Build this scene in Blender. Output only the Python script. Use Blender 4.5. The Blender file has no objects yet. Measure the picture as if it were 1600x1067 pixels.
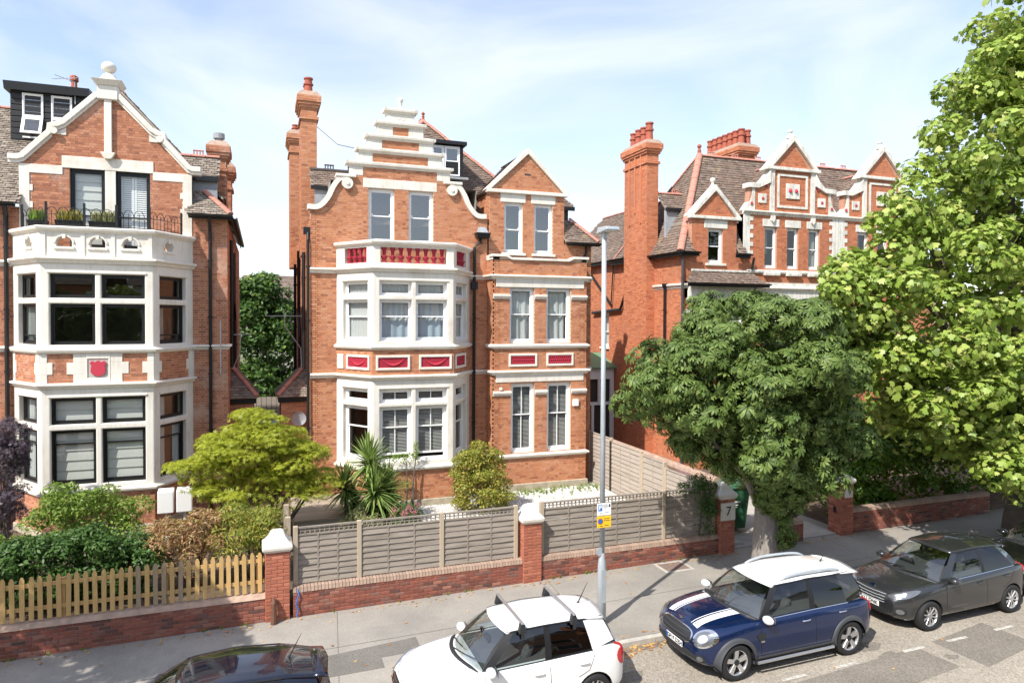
import bpy, bmesh, math, random
import numpy as np
from mathutils import Vector, Matrix
random.seed(7); rng = np.random.default_rng(7)
R = math.radians
scene = bpy.context.scene
COL = scene.collection

# ------------------------------------------------------------------ camera
cam_d = bpy.data.cameras.new('camera')
cam_d.sensor_width = 36.0; cam_d.lens = 24.0
cam_d.shift_y = -15.5 / 1600.0
cam_d.clip_start = 0.1; cam_d.clip_end = 3000
cam = bpy.data.objects.new('camera', cam_d); COL.objects.link(cam)
def _cam():
    yaw, pitch, roll = R(20.1), R(-1.1), R(0.25)
    fw = Vector((math.sin(yaw) * math.cos(pitch), math.cos(yaw) * math.cos(pitch), math.sin(pitch)))
    rt = Vector((math.cos(yaw), -math.sin(yaw), 0)); up = rt.cross(fw)
    c, s = math.cos(roll), math.sin(roll)
    r2 = c * rt + s * up; u2 = -s * rt + c * up
    m = Matrix((r2, u2, -fw)).transposed().to_4x4()
    m.translation = Vector((0, 0, 6.7))
    cam.matrix_world = m
_cam()
scene.camera = cam

# ------------------------------------------------------------------ light
SUN_EL = R(48.0)
sun_to = Vector((-0.835 * math.cos(SUN_EL), -0.55 * math.cos(SUN_EL), math.sin(SUN_EL))).normalized()
sd = bpy.data.lights.new('sun', 'SUN'); sd.energy = 4.1; sd.angle = R(0.53); sd.color = (1.0, 0.955, 0.88)
sun = bpy.data.objects.new('sun', sd); COL.objects.link(sun)
sun.rotation_euler = sun_to.to_track_quat('Z', 'Y').to_euler()

w = bpy.data.worlds.new('World'); scene.world = w; w.use_nodes = True
nt = w.node_tree; nt.nodes.clear()
def N(nt, t, **kw):
    n = nt.nodes.new(t)
    for k, v in kw.items():
        if k[0] == '_':
            key = k[1:]
            key = int(key) if key.isdigit() else key.replace('_', ' ')
            n.inputs[key].default_value = v
        else: setattr(n, k, v)
    return n
wo = N(nt, 'ShaderNodeOutputWorld'); bg = N(nt, 'ShaderNodeBackground', _Strength=0.15)
sky = N(nt, 'ShaderNodeTexSky', sky_type='NISHITA', sun_disc=False, sun_elevation=SUN_EL, sun_rotation=R(236.6),
        air_density=1.0, dust_density=0.7, ozone_density=1.0)
# wispy cirrus: noise stretched along the sky direction, mixed towards white cloud
tc = N(nt, 'ShaderNodeTexCoord'); mp = N(nt, 'ShaderNodeMapping')
mp.inputs['Scale'].default_value = (1.0, 1.6, 3.2); mp.inputs['Rotation'].default_value = (0.2, 0.35, 0.6)
nz = N(nt, 'ShaderNodeTexNoise', _Scale=1.5, _Detail=6.0, _Roughness=0.52, _Distortion=0.9)
rp = N(nt, 'ShaderNodeValToRGB'); rp.color_ramp.elements[0].position = 0.36; rp.color_ramp.elements[1].position = 0.78
rp.color_ramp.elements[0].color = (0.20, 0.20, 0.20, 1); rp.color_ramp.elements[1].color = (0.82, 0.82, 0.82, 1)
mx = N(nt, 'ShaderNodeMixRGB'); mx.inputs[2].default_value = (4.85, 4.95, 5.55, 1)
nt.links.new(tc.outputs['Generated'], mp.inputs[0]); nt.links.new(mp.outputs[0], nz.inputs['Vector'])
nt.links.new(nz.outputs[0], rp.inputs[0]); nt.links.new(rp.outputs[0], mx.inputs[0])
nt.links.new(sky.outputs[0], mx.inputs[1]); nt.links.new(mx.outputs[0], bg.inputs[0]); nt.links.new(bg.outputs[0], wo.inputs[0])

vs = scene.view_settings
vs.view_transform = 'Standard'; vs.look = 'None'; vs.exposure = 0.74; vs.gamma = 1.0; vs.use_curve_mapping = False
scene.cycles.max_bounces = 7; scene.cycles.transparent_max_bounces = 12; scene.cycles.diffuse_bounces = 3
scene.cycles.glossy_bounces = 3; scene.cycles.caustics_reflective = False; scene.cycles.caustics_refractive = False

# ------------------------------------------------------------------ materials
MATS = {}
def mat(name, col, rough=0.7, var=0.0, vscale=6.0, col2=None, bump=0.0, bscale=40.0, spec=0.4, metal=0.0, island=None,
        coat=0.0, detail=6.0, stretch=None, ramp=(0.35, 0.7), rand_val=0.0, trans=0.0, stain=None, streak=None):
    """procedural principled: col<->col2 by noise, island = list of colours picked per loose piece"""
    m = bpy.data.materials.new(name); m.use_nodes = True; t = m.node_tree; t.nodes.clear()
    out = N(t, 'ShaderNodeOutputMaterial'); b = N(t, 'ShaderNodeBsdfPrincipled')
    b.inputs['Roughness'].default_value = rough; b.inputs['Metallic'].default_value = metal
    b.inputs['Specular IOR Level'].default_value = spec; b.inputs['Coat Weight'].default_value = coat
    if coat: b.inputs['Coat Roughness'].default_value = 0.03
    tcn = N(t, 'ShaderNodeTexCoord'); vec = tcn.outputs['Object']
    if stretch:
        mpn = N(t, 'ShaderNodeMapping'); mpn.inputs['Scale'].default_value = stretch
        t.links.new(vec, mpn.inputs[0]); vec = mpn.outputs[0]
    if island:
        geo = N(t, 'ShaderNodeNewGeometry'); cr = N(t, 'ShaderNodeValToRGB'); cr.color_ramp.interpolation = 'LINEAR'
        e = cr.color_ramp.elements
        while len(e) < len(island): e.new(0.5)
        for i, c in enumerate(island): e[i].position = i / (len(island) - 1); e[i].color = (*c, 1)
        t.links.new(geo.outputs['Random Per Island'], cr.inputs[0]); src = cr.outputs[0]
    else:
        rgb = N(t, 'ShaderNodeRGB'); rgb.outputs[0].default_value = (*col, 1); src = rgb.outputs[0]
    if rand_val:
        oi = N(t, 'ShaderNodeObjectInfo'); hv = N(t, 'ShaderNodeHueSaturation')
        mr = N(t, 'ShaderNodeMapRange'); mr.inputs[3].default_value = 1 - rand_val; mr.inputs[4].default_value = 1 + rand_val
        t.links.new(oi.outputs['Random'], mr.inputs[0]); t.links.new(mr.outputs[0], hv.inputs['Value']); t.links.new(src, hv.inputs['Color']); src = hv.outputs[0]
        if island:   # per-object pick instead of per-island
            t.links.new(oi.outputs['Random'], cr.inputs[0])
    if var or col2:
        nz = N(t, 'ShaderNodeTexNoise', _Scale=vscale, _Detail=detail, _Roughness=0.6); t.links.new(vec, nz.inputs['Vector'])
        rr = N(t, 'ShaderNodeValToRGB'); rr.color_ramp.elements[0].position = ramp[0]; rr.color_ramp.elements[1].position = ramp[1]
        t.links.new(nz.outputs[0], rr.inputs[0])
        mxn = N(t, 'ShaderNodeMixRGB')
        if col2: mxn.inputs[2].default_value = (*col2, 1)
        else:
            mxn.blend_type = 'MULTIPLY'; v = 1 - var; mxn.inputs[2].default_value = (v, v, v, 1)
        t.links.new(rr.outputs[0], mxn.inputs[0]); t.links.new(src, mxn.inputs[1]); src = mxn.outputs[0]
    if stain:   # (colour, scale, lo, hi): irregular weather staining
        nz2 = N(t, 'ShaderNodeTexNoise', _Scale=stain[1], _Detail=5.0, _Roughness=0.65); t.links.new(tcn.outputs['Object'], nz2.inputs['Vector'])
        r2 = N(t, 'ShaderNodeValToRGB'); r2.color_ramp.elements[0].position = stain[2]; r2.color_ramp.elements[1].position = stain[3]
        t.links.new(nz2.outputs[0], r2.inputs[0]); mx2 = N(t, 'ShaderNodeMixRGB'); mx2.inputs[2].default_value = (*stain[0], 1)
        t.links.new(r2.outputs[0], mx2.inputs[0]); t.links.new(src, mx2.inputs[1]); src = mx2.outputs[0]
    if streak:  # (colour, lo, hi, amount): rain-wash runs, long in z
        mp3 = N(t, 'ShaderNodeMapping'); mp3.inputs['Scale'].default_value = (7, 7, 0.55); t.links.new(tcn.outputs['Object'], mp3.inputs[0])
        nz3 = N(t, 'ShaderNodeTexNoise', _Scale=1.6, _Detail=7.0, _Roughness=0.7); t.links.new(mp3.outputs[0], nz3.inputs['Vector'])
        r3 = N(t, 'ShaderNodeValToRGB'); r3.color_ramp.elements[0].position = streak[1]; r3.color_ramp.elements[1].position = streak[2]
        r3.color_ramp.elements[1].color = (streak[3],) * 3 + (1,)
        t.links.new(nz3.outputs[0], r3.inputs[0]); mx3 = N(t, 'ShaderNodeMixRGB'); mx3.inputs[2].default_value = (*streak[0], 1)
        t.links.new(r3.outputs[0], mx3.inputs[0]); t.links.new(src, mx3.inputs[1]); src = mx3.outputs[0]
    t.links.new(src, b.inputs['Base Color'])
    if bump:
        nb = N(t, 'ShaderNodeTexNoise', _Scale=bscale, _Detail=5.0, _Roughness=0.65); t.links.new(vec, nb.inputs['Vector'])
        bp = N(t, 'ShaderNodeBump', _Strength=bump, _Distance=0.02); t.links.new(nb.outputs[0], bp.inputs['Height'])
        t.links.new(bp.outputs[0], b.inputs['Normal'])
    sh = b.outputs[0]
    if trans:
        tr = N(t, 'ShaderNodeBsdfTranslucent'); t.links.new(src, tr.inputs[0]); ms = N(t, 'ShaderNodeMixShader'); ms.inputs[0].default_value = trans
        t.links.new(b.outputs[0], ms.inputs[1]); t.links.new(tr.outputs[0], ms.inputs[2]); sh = ms.outputs[0]
    t.links.new(sh, out.inputs[0]); MATS[name] = m
    return m
def glass(name, tint=(0.9, 0.95, 0.93), ior=1.5, rough=0.0):
    """thin pane: mirror part by Fresnel (same from both sides), the rest passes straight through"""
    m = bpy.data.materials.new(name); m.use_nodes = True; t = m.node_tree; t.nodes.clear()
    out = N(t, 'ShaderNodeOutputMaterial'); f = N(t, 'ShaderNodeFresnel'); g = N(t, 'ShaderNodeNewGeometry'); mr = N(t, 'ShaderNodeMapRange')
    mr.inputs[3].default_value = ior; mr.inputs[4].default_value = 1 / ior; t.links.new(g.outputs['Backfacing'], mr.inputs[0]); t.links.new(mr.outputs[0], f.inputs['IOR'])
    tr = N(t, 'ShaderNodeBsdfTransparent'); tr.inputs[0].default_value = (*tint, 1)
    gl = N(t, 'ShaderNodeBsdfGlossy', _Roughness=rough); ms = N(t, 'ShaderNodeMixShader')
    t.links.new(f.outputs[0], ms.inputs[0]); t.links.new(tr.outputs[0], ms.inputs[1]); t.links.new(gl.outputs[0], ms.inputs[2]); t.links.new(ms.outputs[0], out.inputs[0])
    MATS[name] = m; return m

mat('white', (0.75, 0.71, 0.635), 0.6, bump=0.06, bscale=14, stain=((0.54, 0.47, 0.37), 1.1, 0.50, 0.85), streak=((0.40, 0.355, 0.29), 0.50, 0.80, 0.5))
mat('white_old', (0.76, 0.73, 0.66), 0.7, bump=0.1, bscale=16, stain=((0.40, 0.38, 0.33), 2.2, 0.50, 0.78), streak=((0.30, 0.28, 0.24), 0.48, 0.75, 0.8))
mat('paint', (0.86, 0.86, 0.85), 0.35)
mat('mortar', (0.64, 0.47, 0.345), 0.9, var=0.2, vscale=9)
mat('mortar_red', (0.53, 0.28, 0.19), 0.9, var=0.2, vscale=9)
mat('mortar_wall', (0.33, 0.25, 0.20), 0.9, var=0.35, vscale=5)
BR = [(0.326, 0.123, 0.068), (0.5, 0.199, 0.095), (0.557, 0.232, 0.113), (0.596, 0.265, 0.136), (0.528, 0.213, 0.104), (0.586, 0.284, 0.158), (0.442, 0.161, 0.081), (0.624, 0.312, 0.181)]
mat('brick', BR[0], 0.88, island=BR, var=0.14, vscale=25, bump=0.25, bscale=60, stain=((0.40, 0.20, 0.125), 0.5, 0.55, 0.9), streak=((0.28, 0.165, 0.12), 0.56, 0.84, 0.45))
BRR = [(0.412, 0.132, 0.064), (0.539, 0.187, 0.088), (0.598, 0.218, 0.104), (0.559, 0.196, 0.092), (0.637, 0.255, 0.132), (0.451, 0.146, 0.072)]
mat('brick_red', BRR[0], 0.88, island=BRR, var=0.12, vscale=25, bump=0.25, bscale=60, stain=((0.40, 0.17, 0.10), 0.45, 0.48, 0.84), streak=((0.26, 0.12, 0.085), 0.5, 0.8, 0.55))
BRL = [(0.278, 0.109, 0.068), (0.432, 0.171, 0.09), (0.5, 0.208, 0.113), (0.548, 0.251, 0.145), (0.461, 0.184, 0.099), (0.374, 0.142, 0.081)]
mat('brick_left', BRL[0], 0.88, island=BRL, var=0.14, vscale=25, bump=0.25, bscale=60, stain=((0.58, 0.40, 0.31), 0.9, 0.55, 0.8))
BRW = [(0.15, 0.085, 0.07), (0.25, 0.085, 0.06), (0.33, 0.105, 0.07), (0.37, 0.125, 0.08), (0.29, 0.10, 0.07), (0.20, 0.105, 0.085), (0.40, 0.17, 0.115)]
mat('brick_wall', BRW[0], 0.85, island=BRW, rand_val=0.15, var=0.3, vscale=14, bump=0.3, bscale=50)
BRP = [(0.40, 0.13, 0.08), (0.48, 0.16, 0.095), (0.44, 0.145, 0.085), (0.52, 0.195, 0.12)]
mat('brick_pier', BRP[0], 0.85, island=BRP, rand_val=0.12, var=0.2, vscale=14, bump=0.3, bscale=50)
mat('coping', (0.44, 0.31, 0.235), 0.9, var=0.35, vscale=6, bump=0.25, bscale=40, rand_val=0.12)
mat('plinth', (0.46, 0.40, 0.30), 0.9, var=0.35, vscale=4, bump=0.2)
mat('tile', (0.2, 0.15, 0.11), 0.85, island=[(0.13, 0.09, 0.07), (0.21, 0.155, 0.12), (0.17, 0.125, 0.10), (0.26, 0.195, 0.155), (0.20, 0.13, 0.095), (0.24, 0.19, 0.155)], var=0.25, vscale=12, bump=0.2, stain=((0.45, 0.34, 0.17), 0.9, 0.62, 0.8))
mat('slate', (0.25, 0.23, 0.2), 0.8, island=[(0.15, 0.125, 0.10), (0.25, 0.205, 0.165), (0.32, 0.265, 0.21), (0.20, 0.165, 0.135), (0.37, 0.315, 0.25)], var=0.25, vscale=10, bump=0.2)
mat('ridge', (0.52, 0.235, 0.175), 0.8, var=0.25, vscale=8, rand_val=0.1)
mat('lead', (0.36, 0.38, 0.40), 0.55, var=0.25, vscale=5, spec=0.5)
mat('black', (0.012, 0.012, 0.013), 0.42)
mat('blackwood', (0.02, 0.02, 0.022), 0.55)
mat('pot', (0.42, 0.115, 0.07), 0.8, var=0.3, vscale=7)
mat('crimson', (0.40, 0.025, 0.05), 0.55, var=0.25, vscale=12)
mat('crimson_hi', (0.52, 0.045, 0.075), 0.55)
mat('room', (0.30, 0.27, 0.23), 0.9)
mat('curtain', (0.72, 0.75, 0.74), 0.9, trans=0.35)
mat('curtain_blue', (0.55, 0.66, 0.76), 0.9, trans=0.35)
mat('blind', (0.80, 0.81, 0.76), 0.85, trans=0.3)
mat('slat', (0.50, 0.50, 0.48), 0.5)
mat('furn', (0.06, 0.05, 0.045), 0.6)
mat('fence', (0.225, 0.19, 0.155), 0.9, col2=(0.35, 0.305, 0.258), vscale=3, stretch=(0.6, 4, 9), bump=0.3, bscale=30, rand_val=0.16)
mat('fence_warm', (0.33, 0.28, 0.23), 0.9, col2=(0.42, 0.365, 0.31), vscale=3, stretch=(3, 0.6, 9), bump=0.3, bscale=30, rand_val=0.14)
mat('post', (0.40, 0.325, 0.235), 0.9, col2=(0.48, 0.40, 0.30), vscale=3, stretch=(8, 8, 0.8), rand_val=0.1)
mat('pine', (0.60, 0.40, 0.165), 0.75, col2=(0.50, 0.31, 0.115), vscale=4, stretch=(10, 10, 1), rand_val=0.13)
mat('pine_old', (0.30, 0.23, 0.16), 0.85, col2=(0.42, 0.31, 0.19), vscale=4, stretch=(10, 10, 1))
mat('timber', (0.44, 0.36, 0.27), 0.85, var=0.3, vscale=4, stretch=(0.6, 8, 4), rand_val=0.12)
mat('galv', (0.50, 0.545, 0.58), 0.45, var=0.15, vscale=3, metal=0.35)
mat('gravel', (0.75, 0.73, 0.70), 0.9, island=[(0.45, 0.43, 0.40), (0.62, 0.61, 0.58), (0.70, 0.69, 0.67), (0.56, 0.53, 0.48)])
mat('soil', (0.14, 0.10, 0.07), 0.95, var=0.4, vscale=5, bump=0.5)
mat('drive', (0.42, 0.39, 0.35), 0.9, var=0.25, vscale=2, bump=0.2)
mat('bark', (0.30, 0.265, 0.235), 0.9, col2=(0.19, 0.16, 0.135), vscale=5, stretch=(3, 3, 0.7), bump=0.8, bscale=14)
mat('bark_dark', (0.14, 0.115, 0.09), 0.9, var=0.4, vscale=5, bump=0.8, bscale=14)
mat('greenbin', (0.035, 0.13, 0.065), 0.45)
mat('purple', (0.38, 0.29, 0.62), 0.5)
mat('rubber', (0.02, 0.02, 0.021), 0.75, var=0.2, vscale=10)
mat('alloy', (0.62, 0.62, 0.63), 0.3, metal=0.85)
mat('chrome', (0.78, 0.78, 0.8), 0.12, metal=1.0)
mat('plastic', (0.022, 0.023, 0.025), 0.55)
mat('plastic_grey', (0.055, 0.058, 0.065), 0.55)
mat('seat', (0.075, 0.073, 0.075), 0.8)
mat('red_lens', (0.50, 0.008, 0.015), 0.12, coat=1.0)
mat('lens', (0.20, 0.21, 0.225), 0.12, metal=0.6, coat=1.0)
mat('amber', (0.75, 0.22, 0.03), 0.2)
mat('plate', (0.82, 0.82, 0.80), 0.4)
mat('ink', (0.012, 0.012, 0.012), 0.5)
mat('blue_sign', (0.02, 0.16, 0.52), 0.4)
mat('yellow_sign', (0.85, 0.55, 0.02), 0.4)
mat('rust', (0.16, 0.075, 0.05), 0.85, var=0.4)
mat('iron_cover', (0.24, 0.175, 0.145), 0.8, var=0.3, vscale=14)
mat('concrete', (0.50, 0.47, 0.42), 0.9, var=0.25, vscale=5)
mat('paving_patch', (0.25, 0.235, 0.215), 0.92, var=0.25, vscale=9, bump=0.25, bscale=120)
mat('line_paint', (0.52, 0.50, 0.45), 0.7, col2=(0.34, 0.31, 0.27), vscale=9, ramp=(0.45, 0.62))
mat('dry_leaf', (0.42, 0.22, 0.09), 0.8, island=[(0.30, 0.13, 0.05), (0.50, 0.25, 0.09), (0.55, 0.36, 0.12)])
mat('green_door', (0.13, 0.26, 0.15), 0.5)
glass("glass", (0.95, 0.97, 0.96), 1.9)
glass("glass_sky", (0.75, 0.80, 0.82), 2.9)
glass("glass_dark", (0.66, 0.70, 0.68), 1.9)
glass('car_glass', (0.72, 0.78, 0.77), 1.9)
glass('windscreen', (0.78, 0.84, 0.83), 2.5)
glass('privacy', (0.12, 0.13, 0.14), 1.75)
def leafmat(name, cols, trans=0.35, rough=0.45, spec=0.35):
    mat(name, cols[0], rough, island=cols, trans=trans, spec=spec)
leafmat('leaf_chestnut', [(0.05, 0.085, 0.018), (0.08, 0.13, 0.028), (0.115, 0.175, 0.04), (0.095, 0.15, 0.034), (0.18, 0.24, 0.065), (0.135, 0.19, 0.045)], 0.18, 0.5, 0.25)
leafmat('leaf_plane', [(0.13, 0.205, 0.028), (0.21, 0.31, 0.042), (0.30, 0.41, 0.07), (0.40, 0.49, 0.12), (0.25, 0.345, 0.05), (0.48, 0.50, 0.14)], 0.30, 0.45, 0.45)
leafmat('leaf_acer', [(0.28, 0.34, 0.03), (0.40, 0.46, 0.045), (0.50, 0.52, 0.065), (0.34, 0.42, 0.04), (0.52, 0.46, 0.075)], 0.42)
leafmat('leaf_hedge', [(0.045, 0.10, 0.025), (0.075, 0.15, 0.03), (0.105, 0.19, 0.045)], 0.3)
leafmat('leaf_shrub', [(0.13, 0.22, 0.035), (0.20, 0.31, 0.05), (0.28, 0.37, 0.07), (0.17, 0.27, 0.04)], 0.35)
leafmat('leaf_laurel', [(0.13, 0.25, 0.025), (0.20, 0.34, 0.04), (0.09, 0.19, 0.025)], 0.35, 0.35, 0.5)
leafmat('leaf_gold', [(0.24, 0.28, 0.04), (0.38, 0.37, 0.06), (0.46, 0.40, 0.08), (0.20, 0.25, 0.04), (0.42, 0.28, 0.08)], 0.35)
leafmat('leaf_brown', [(0.36, 0.20, 0.09), (0.46, 0.28, 0.13), (0.30, 0.14, 0.06), (0.50, 0.36, 0.18), (0.28, 0.24, 0.08)], 0.3)
leafmat('leaf_purple', [(0.07, 0.05, 0.065), (0.12, 0.09, 0.115), (0.18, 0.145, 0.17), (0.08, 0.06, 0.07)], 0.2)
leafmat('leaf_yucca', [(0.13, 0.21, 0.05), (0.23, 0.33, 0.08), (0.35, 0.45, 0.14), (0.18, 0.27, 0.07)], 0.25, 0.4, 0.5)
leafmat('leaf_pale', [(0.36, 0.36, 0.16), (0.28, 0.31, 0.12), (0.45, 0.43, 0.22)], 0.3)
leafmat('petal', [(0.55, 0.16, 0.22), (0.68, 0.33, 0.34), (0.45, 0.10, 0.16)], 0.3)

# ------------------------------------------------------------------ mesh helpers
class Fr:
    """upright frame: s along the wall, o outward, z up"""
    def __init__(f, ax, ay, bx, by):
        L = math.hypot(bx - ax, by - ay); f.ax, f.ay, f.L = ax, ay, L
        f.dx, f.dy = (bx - ax) / L, (by - ay) / L; f.nx, f.ny = f.dy, -f.dx
    def p(f, s, o, z): return (f.ax + f.dx * s + f.nx * o, f.ay + f.dy * s + f.ny * o, z)
WORLD = None
class MB:
    def __init__(b): b.v = []; b.f = []
    def add(b, vs, fs):
        k = len(b.v); b.v += [tuple(x) for x in vs]; b.f += [tuple(i + k for i in q) for q in fs]; return b
    def hexa(b, c):
        return b.add(c, [(0, 3, 2, 1), (4, 5, 6, 7), (0, 1, 5, 4), (1, 2, 6, 5), (2, 3, 7, 6), (3, 0, 4, 7)])
    def box(b, x0, x1, y0, y1, z0, z1):
        return b.hexa([(x0, y0, z0), (x1, y0, z0), (x1, y1, z0), (x0, y1, z0), (x0, y0, z1), (x1, y0, z1), (x1, y1, z1), (x0, y1, z1)])
    def fbox(b, fr, s0, s1, o0, o1, z0, z1):
        P = fr.p
        return b.hexa([P(s0, o1, z0), P(s1, o1, z0), P(s1, o0, z0), P(s0, o0, z0), P(s0, o1, z1), P(s1, o1, z1), P(s1, o0, z1), P(s0, o0, z1)])
    def fprism(b, fr, poly, o0, o1):
        """poly in (s,z), extruded between outward offsets o0 (back) and o1 (front)"""
        n = len(poly)
        area = sum(poly[i][0] * poly[(i + 1) % n][1] - poly[(i + 1) % n][0] * poly[i][1] for i in range(n))
        if area < 0: poly = poly[::-1]
        vs = [fr.p(s, o1, z) for s, z in poly] + [fr.p(s, o0, z) for s, z in poly]
        fs = [tuple(range(n)), tuple(range(2 * n - 1, n - 1, -1))]
        fs += [(i, i + n, (i + 1) % n + n, (i + 1) % n) for i in range(n)]
        return b.add(vs, fs)
    def panel(b, fr, s0, s1, z0, z1, holes, of, ob):
        """wall sheet with rectangular holes and reveals"""
        hs = [h for h in holes if h[0] < s1 and h[1] > s0 and h[2] < z1 and h[3] > z0]
        S = sorted({s0, s1, *[min(max(x, s0), s1) for h in hs for x in h[:2]]}); Z = sorted({z0, z1, *[min(max(x, z0), z1) for h in hs for x in h[2:]]})
        ns, nz = len(S) - 1, len(Z) - 1
        def solid(i, j):
            if i < 0 or j < 0 or i >= ns or j >= nz: return False
            cs, cz = (S[i] + S[i + 1]) / 2, (Z[j] + Z[j + 1]) / 2
            return not any(h[0] < cs < h[1] and h[2] < cz < h[3] for h in hs)
        idx = {}
        def V(i, j, o):
            k = (i, j, o)
            if k not in idx: idx[k] = len(b.v); b.v.append(fr.p(S[i], o, Z[j]))
            return idx[k]
        for i in range(ns):
            for j in range(nz):
                if not solid(i, j): continue
                b.f.append((V(i, j, of), V(i + 1, j, of), V(i + 1, j + 1, of), V(i, j + 1, of)))
                b.f.append((V(i, j, ob), V(i, j + 1, ob), V(i + 1, j + 1, ob), V(i + 1, j, ob)))
                if not solid(i - 1, j): b.f.append((V(i, j, of), V(i, j + 1, of), V(i, j + 1, ob), V(i, j, ob)))
                if not solid(i + 1, j): b.f.append((V(i + 1, j, ob), V(i + 1, j + 1, ob), V(i + 1, j + 1, of), V(i + 1, j, of)))
                if not solid(i, j - 1): b.f.append((V(i, j, ob), V(i + 1, j, ob), V(i + 1, j, of), V(i, j, of)))
                if not solid(i, j + 1): b.f.append((V(i, j + 1, of), V(i + 1, j + 1, of), V(i + 1, j + 1, ob), V(i, j + 1, ob)))
        return b
    def tube(b, pts, r, n=8, cap=True):
        pts = [Vector(p) for p in pts]; rs = r if isinstance(r, (list, tuple)) else [r] * len(pts)
        k = len(b.v); m = len(pts); prev = None
        for i, p in enumerate(pts):
            d = (pts[min(i + 1, m - 1)] - pts[max(i - 1, 0)]).normalized()
            if prev is None:
                a = Vector((0, 0, 1)) if abs(d.z) < 0.9 else Vector((1, 0, 0)); u = d.cross(a).normalized()
            else:
                u = prev - d * prev.dot(d)
                u = u.normalized() if u.length > 1e-6 else d.orthogonal().normalized()
            prev = u; w_ = d.cross(u)
            for j in range(n):
                a = 2 * math.pi * j / n; b.v.append(tuple(p + (u * math.cos(a) + w_ * math.sin(a)) * rs[i]))
        for i in range(m - 1):
            for j in range(n):
                b.f.append((k + i * n + j, k + i * n + (j + 1) % n, k + (i + 1) * n + (j + 1) % n, k + (i + 1) * n + j))
        if cap:
            b.f.append(tuple(k + j for j in range(n))[::-1]); b.f.append(tuple(k + (m - 1) * n + j for j in range(n)))
        return b
    def lathe(b, c, prof, n=14, axis='z'):
        k = len(b.v); m = len(prof)
        for r, h in prof:
            for j in range(n):
                a = 2 * math.pi * j / n; x, y = r * math.cos(a), r * math.sin(a)
                b.v.append((c[0] + x, c[1] + y, c[2] + h) if axis == 'z' else (c[0] + x, c[1] + h, c[2] + y))
        for i in range(m - 1):
            for j in range(n):
                q = (k + i * n + j, k + i * n + (j + 1) % n, k + (i + 1) * n + (j + 1) % n, k + (i + 1) * n + j)
                b.f.append(q if axis == 'z' else q[::-1])
        b.f.append(tuple(k + j for j in range(n))[::-1]); b.f.append(tuple(k + (m - 1) * n + j for j in range(n)))
        return b
    def sweep(b, path, prof, cap=True):
        """moulding: closed profile [(o,z)] swept along plan path [(x,y)] with mitred corners, outward = right-hand (dy,-dx)"""
        k = len(b.v); m = len(path); n = len(prof)
        def nrm(i): 
            dx, dy = path[i + 1][0] - path[i][0], path[i + 1][1] - path[i][1]; L = math.hypot(dx, dy); return (dy / L, -dx / L)
        for i in range(m):
            if i == 0: mx_, my_ = nrm(0)
            elif i == m - 1: mx_, my_ = nrm(m - 2)
            else:
                a, c = nrm(i - 1), nrm(i); sx, sy = a[0] + c[0], a[1] + c[1]; q = 2 / (sx * sx + sy * sy); mx_, my_ = sx * q, sy * q
            for o, z in prof: b.v.append((path[i][0] + mx_ * o, path[i][1] + my_ * o, z))
        for i in range(m - 1):
            for j in range(n):
                b.f.append((k + i * n + j, k + (i + 1) * n + j, k + (i + 1) * n + (j + 1) % n, k + i * n + (j + 1) % n))
        if cap:
            b.f.append(tuple(k + j for j in range(n))); b.f.append(tuple(k + (m - 1) * n + j for j in range(n))[::-1])
        return b
    def mesh(b, name, smooth=False, fix=True):
        me = bpy.data.meshes.new(name); me.from_pydata(b.v, [], b.f)
        if fix:
            bm = bmesh.new(); bm.from_mesh(me); bmesh.ops.recalc_face_normals(bm, faces=bm.faces); bm.to_mesh(me); bm.free()
        if smooth: me.polygons.foreach_set('use_smooth', [True] * len(me.polygons))
        me.update(); return me
    def build(b, name, material, parent=None, smooth=False, bevel=0.0, kind=None, fix=True, label=None):
        o = obj(name, b.mesh(name, smooth, fix), material, parent, kind)
        if bevel:
            md = o.modifiers.new('bevel', 'BEVEL'); md.width = bevel; md.segments = 2; md.limit_method = 'ANGLE'; md.angle_limit = R(35)
        if label: o['label'] = label
        return o
def obj(name, me, material=None, parent=None, kind=None):
    o = bpy.data.objects.new(name, me); COL.objects.link(o)
    if material is not None and me is not None and not me.materials: me.materials.append(MATS[material] if isinstance(material, str) else material)
    if parent is not None: o.parent = parent
    if kind: o['kind'] = kind
    return o
def tag(o, label, cat, group=None):
    o['label'] = label; o['category'] = cat
    if group: o['group'] = group
    return o
def thing(name, label, cat, loc=(0, 0, 0), rz=0.0, group=None):
    """Empty at the thing's base; children are built in world coordinates and brought back by the parent inverse"""
    o = bpy.data.objects.new(name, None); COL.objects.link(o); o.location = loc; o.rotation_euler = (0, 0, rz)
    o.empty_display_size = 0.3
    return tag(o, label, cat, group)
def rebase(root):
    """children were built in world coordinates: shift them so that they keep their place under the moved root"""
    inv = Matrix.LocRotScale(root.location, root.rotation_euler, None).inverted()
    for ch in root.children: ch.matrix_parent_inverse = inv
def piece(name, me, material, parent, loc, rot=(0, 0, 0)):
    o = bpy.data.objects.new(name, me); COL.objects.link(o); o.parent = parent; o.location = loc; o.rotation_euler = rot
    if not me.materials: me.materials.append(MATS[material])
    return o
def text_mesh(txt, size, bold=0.0):
    cu = bpy.data.curves.new('lettering', 'FONT'); cu.body = txt; cu.size = size; cu.extrude = 0.002; cu.offset = bold
    cu.align_x = 'CENTER'; cu.align_y = 'CENTER'
    o = bpy.data.objects.new('lettering', cu); COL.objects.link(o)
    dg = bpy.context.evaluated_depsgraph_get(); me = bpy.data.meshes.new_from_object(o.evaluated_get(dg))
    bpy.data.objects.remove(o); bpy.data.curves.remove(cu); return me

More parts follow.
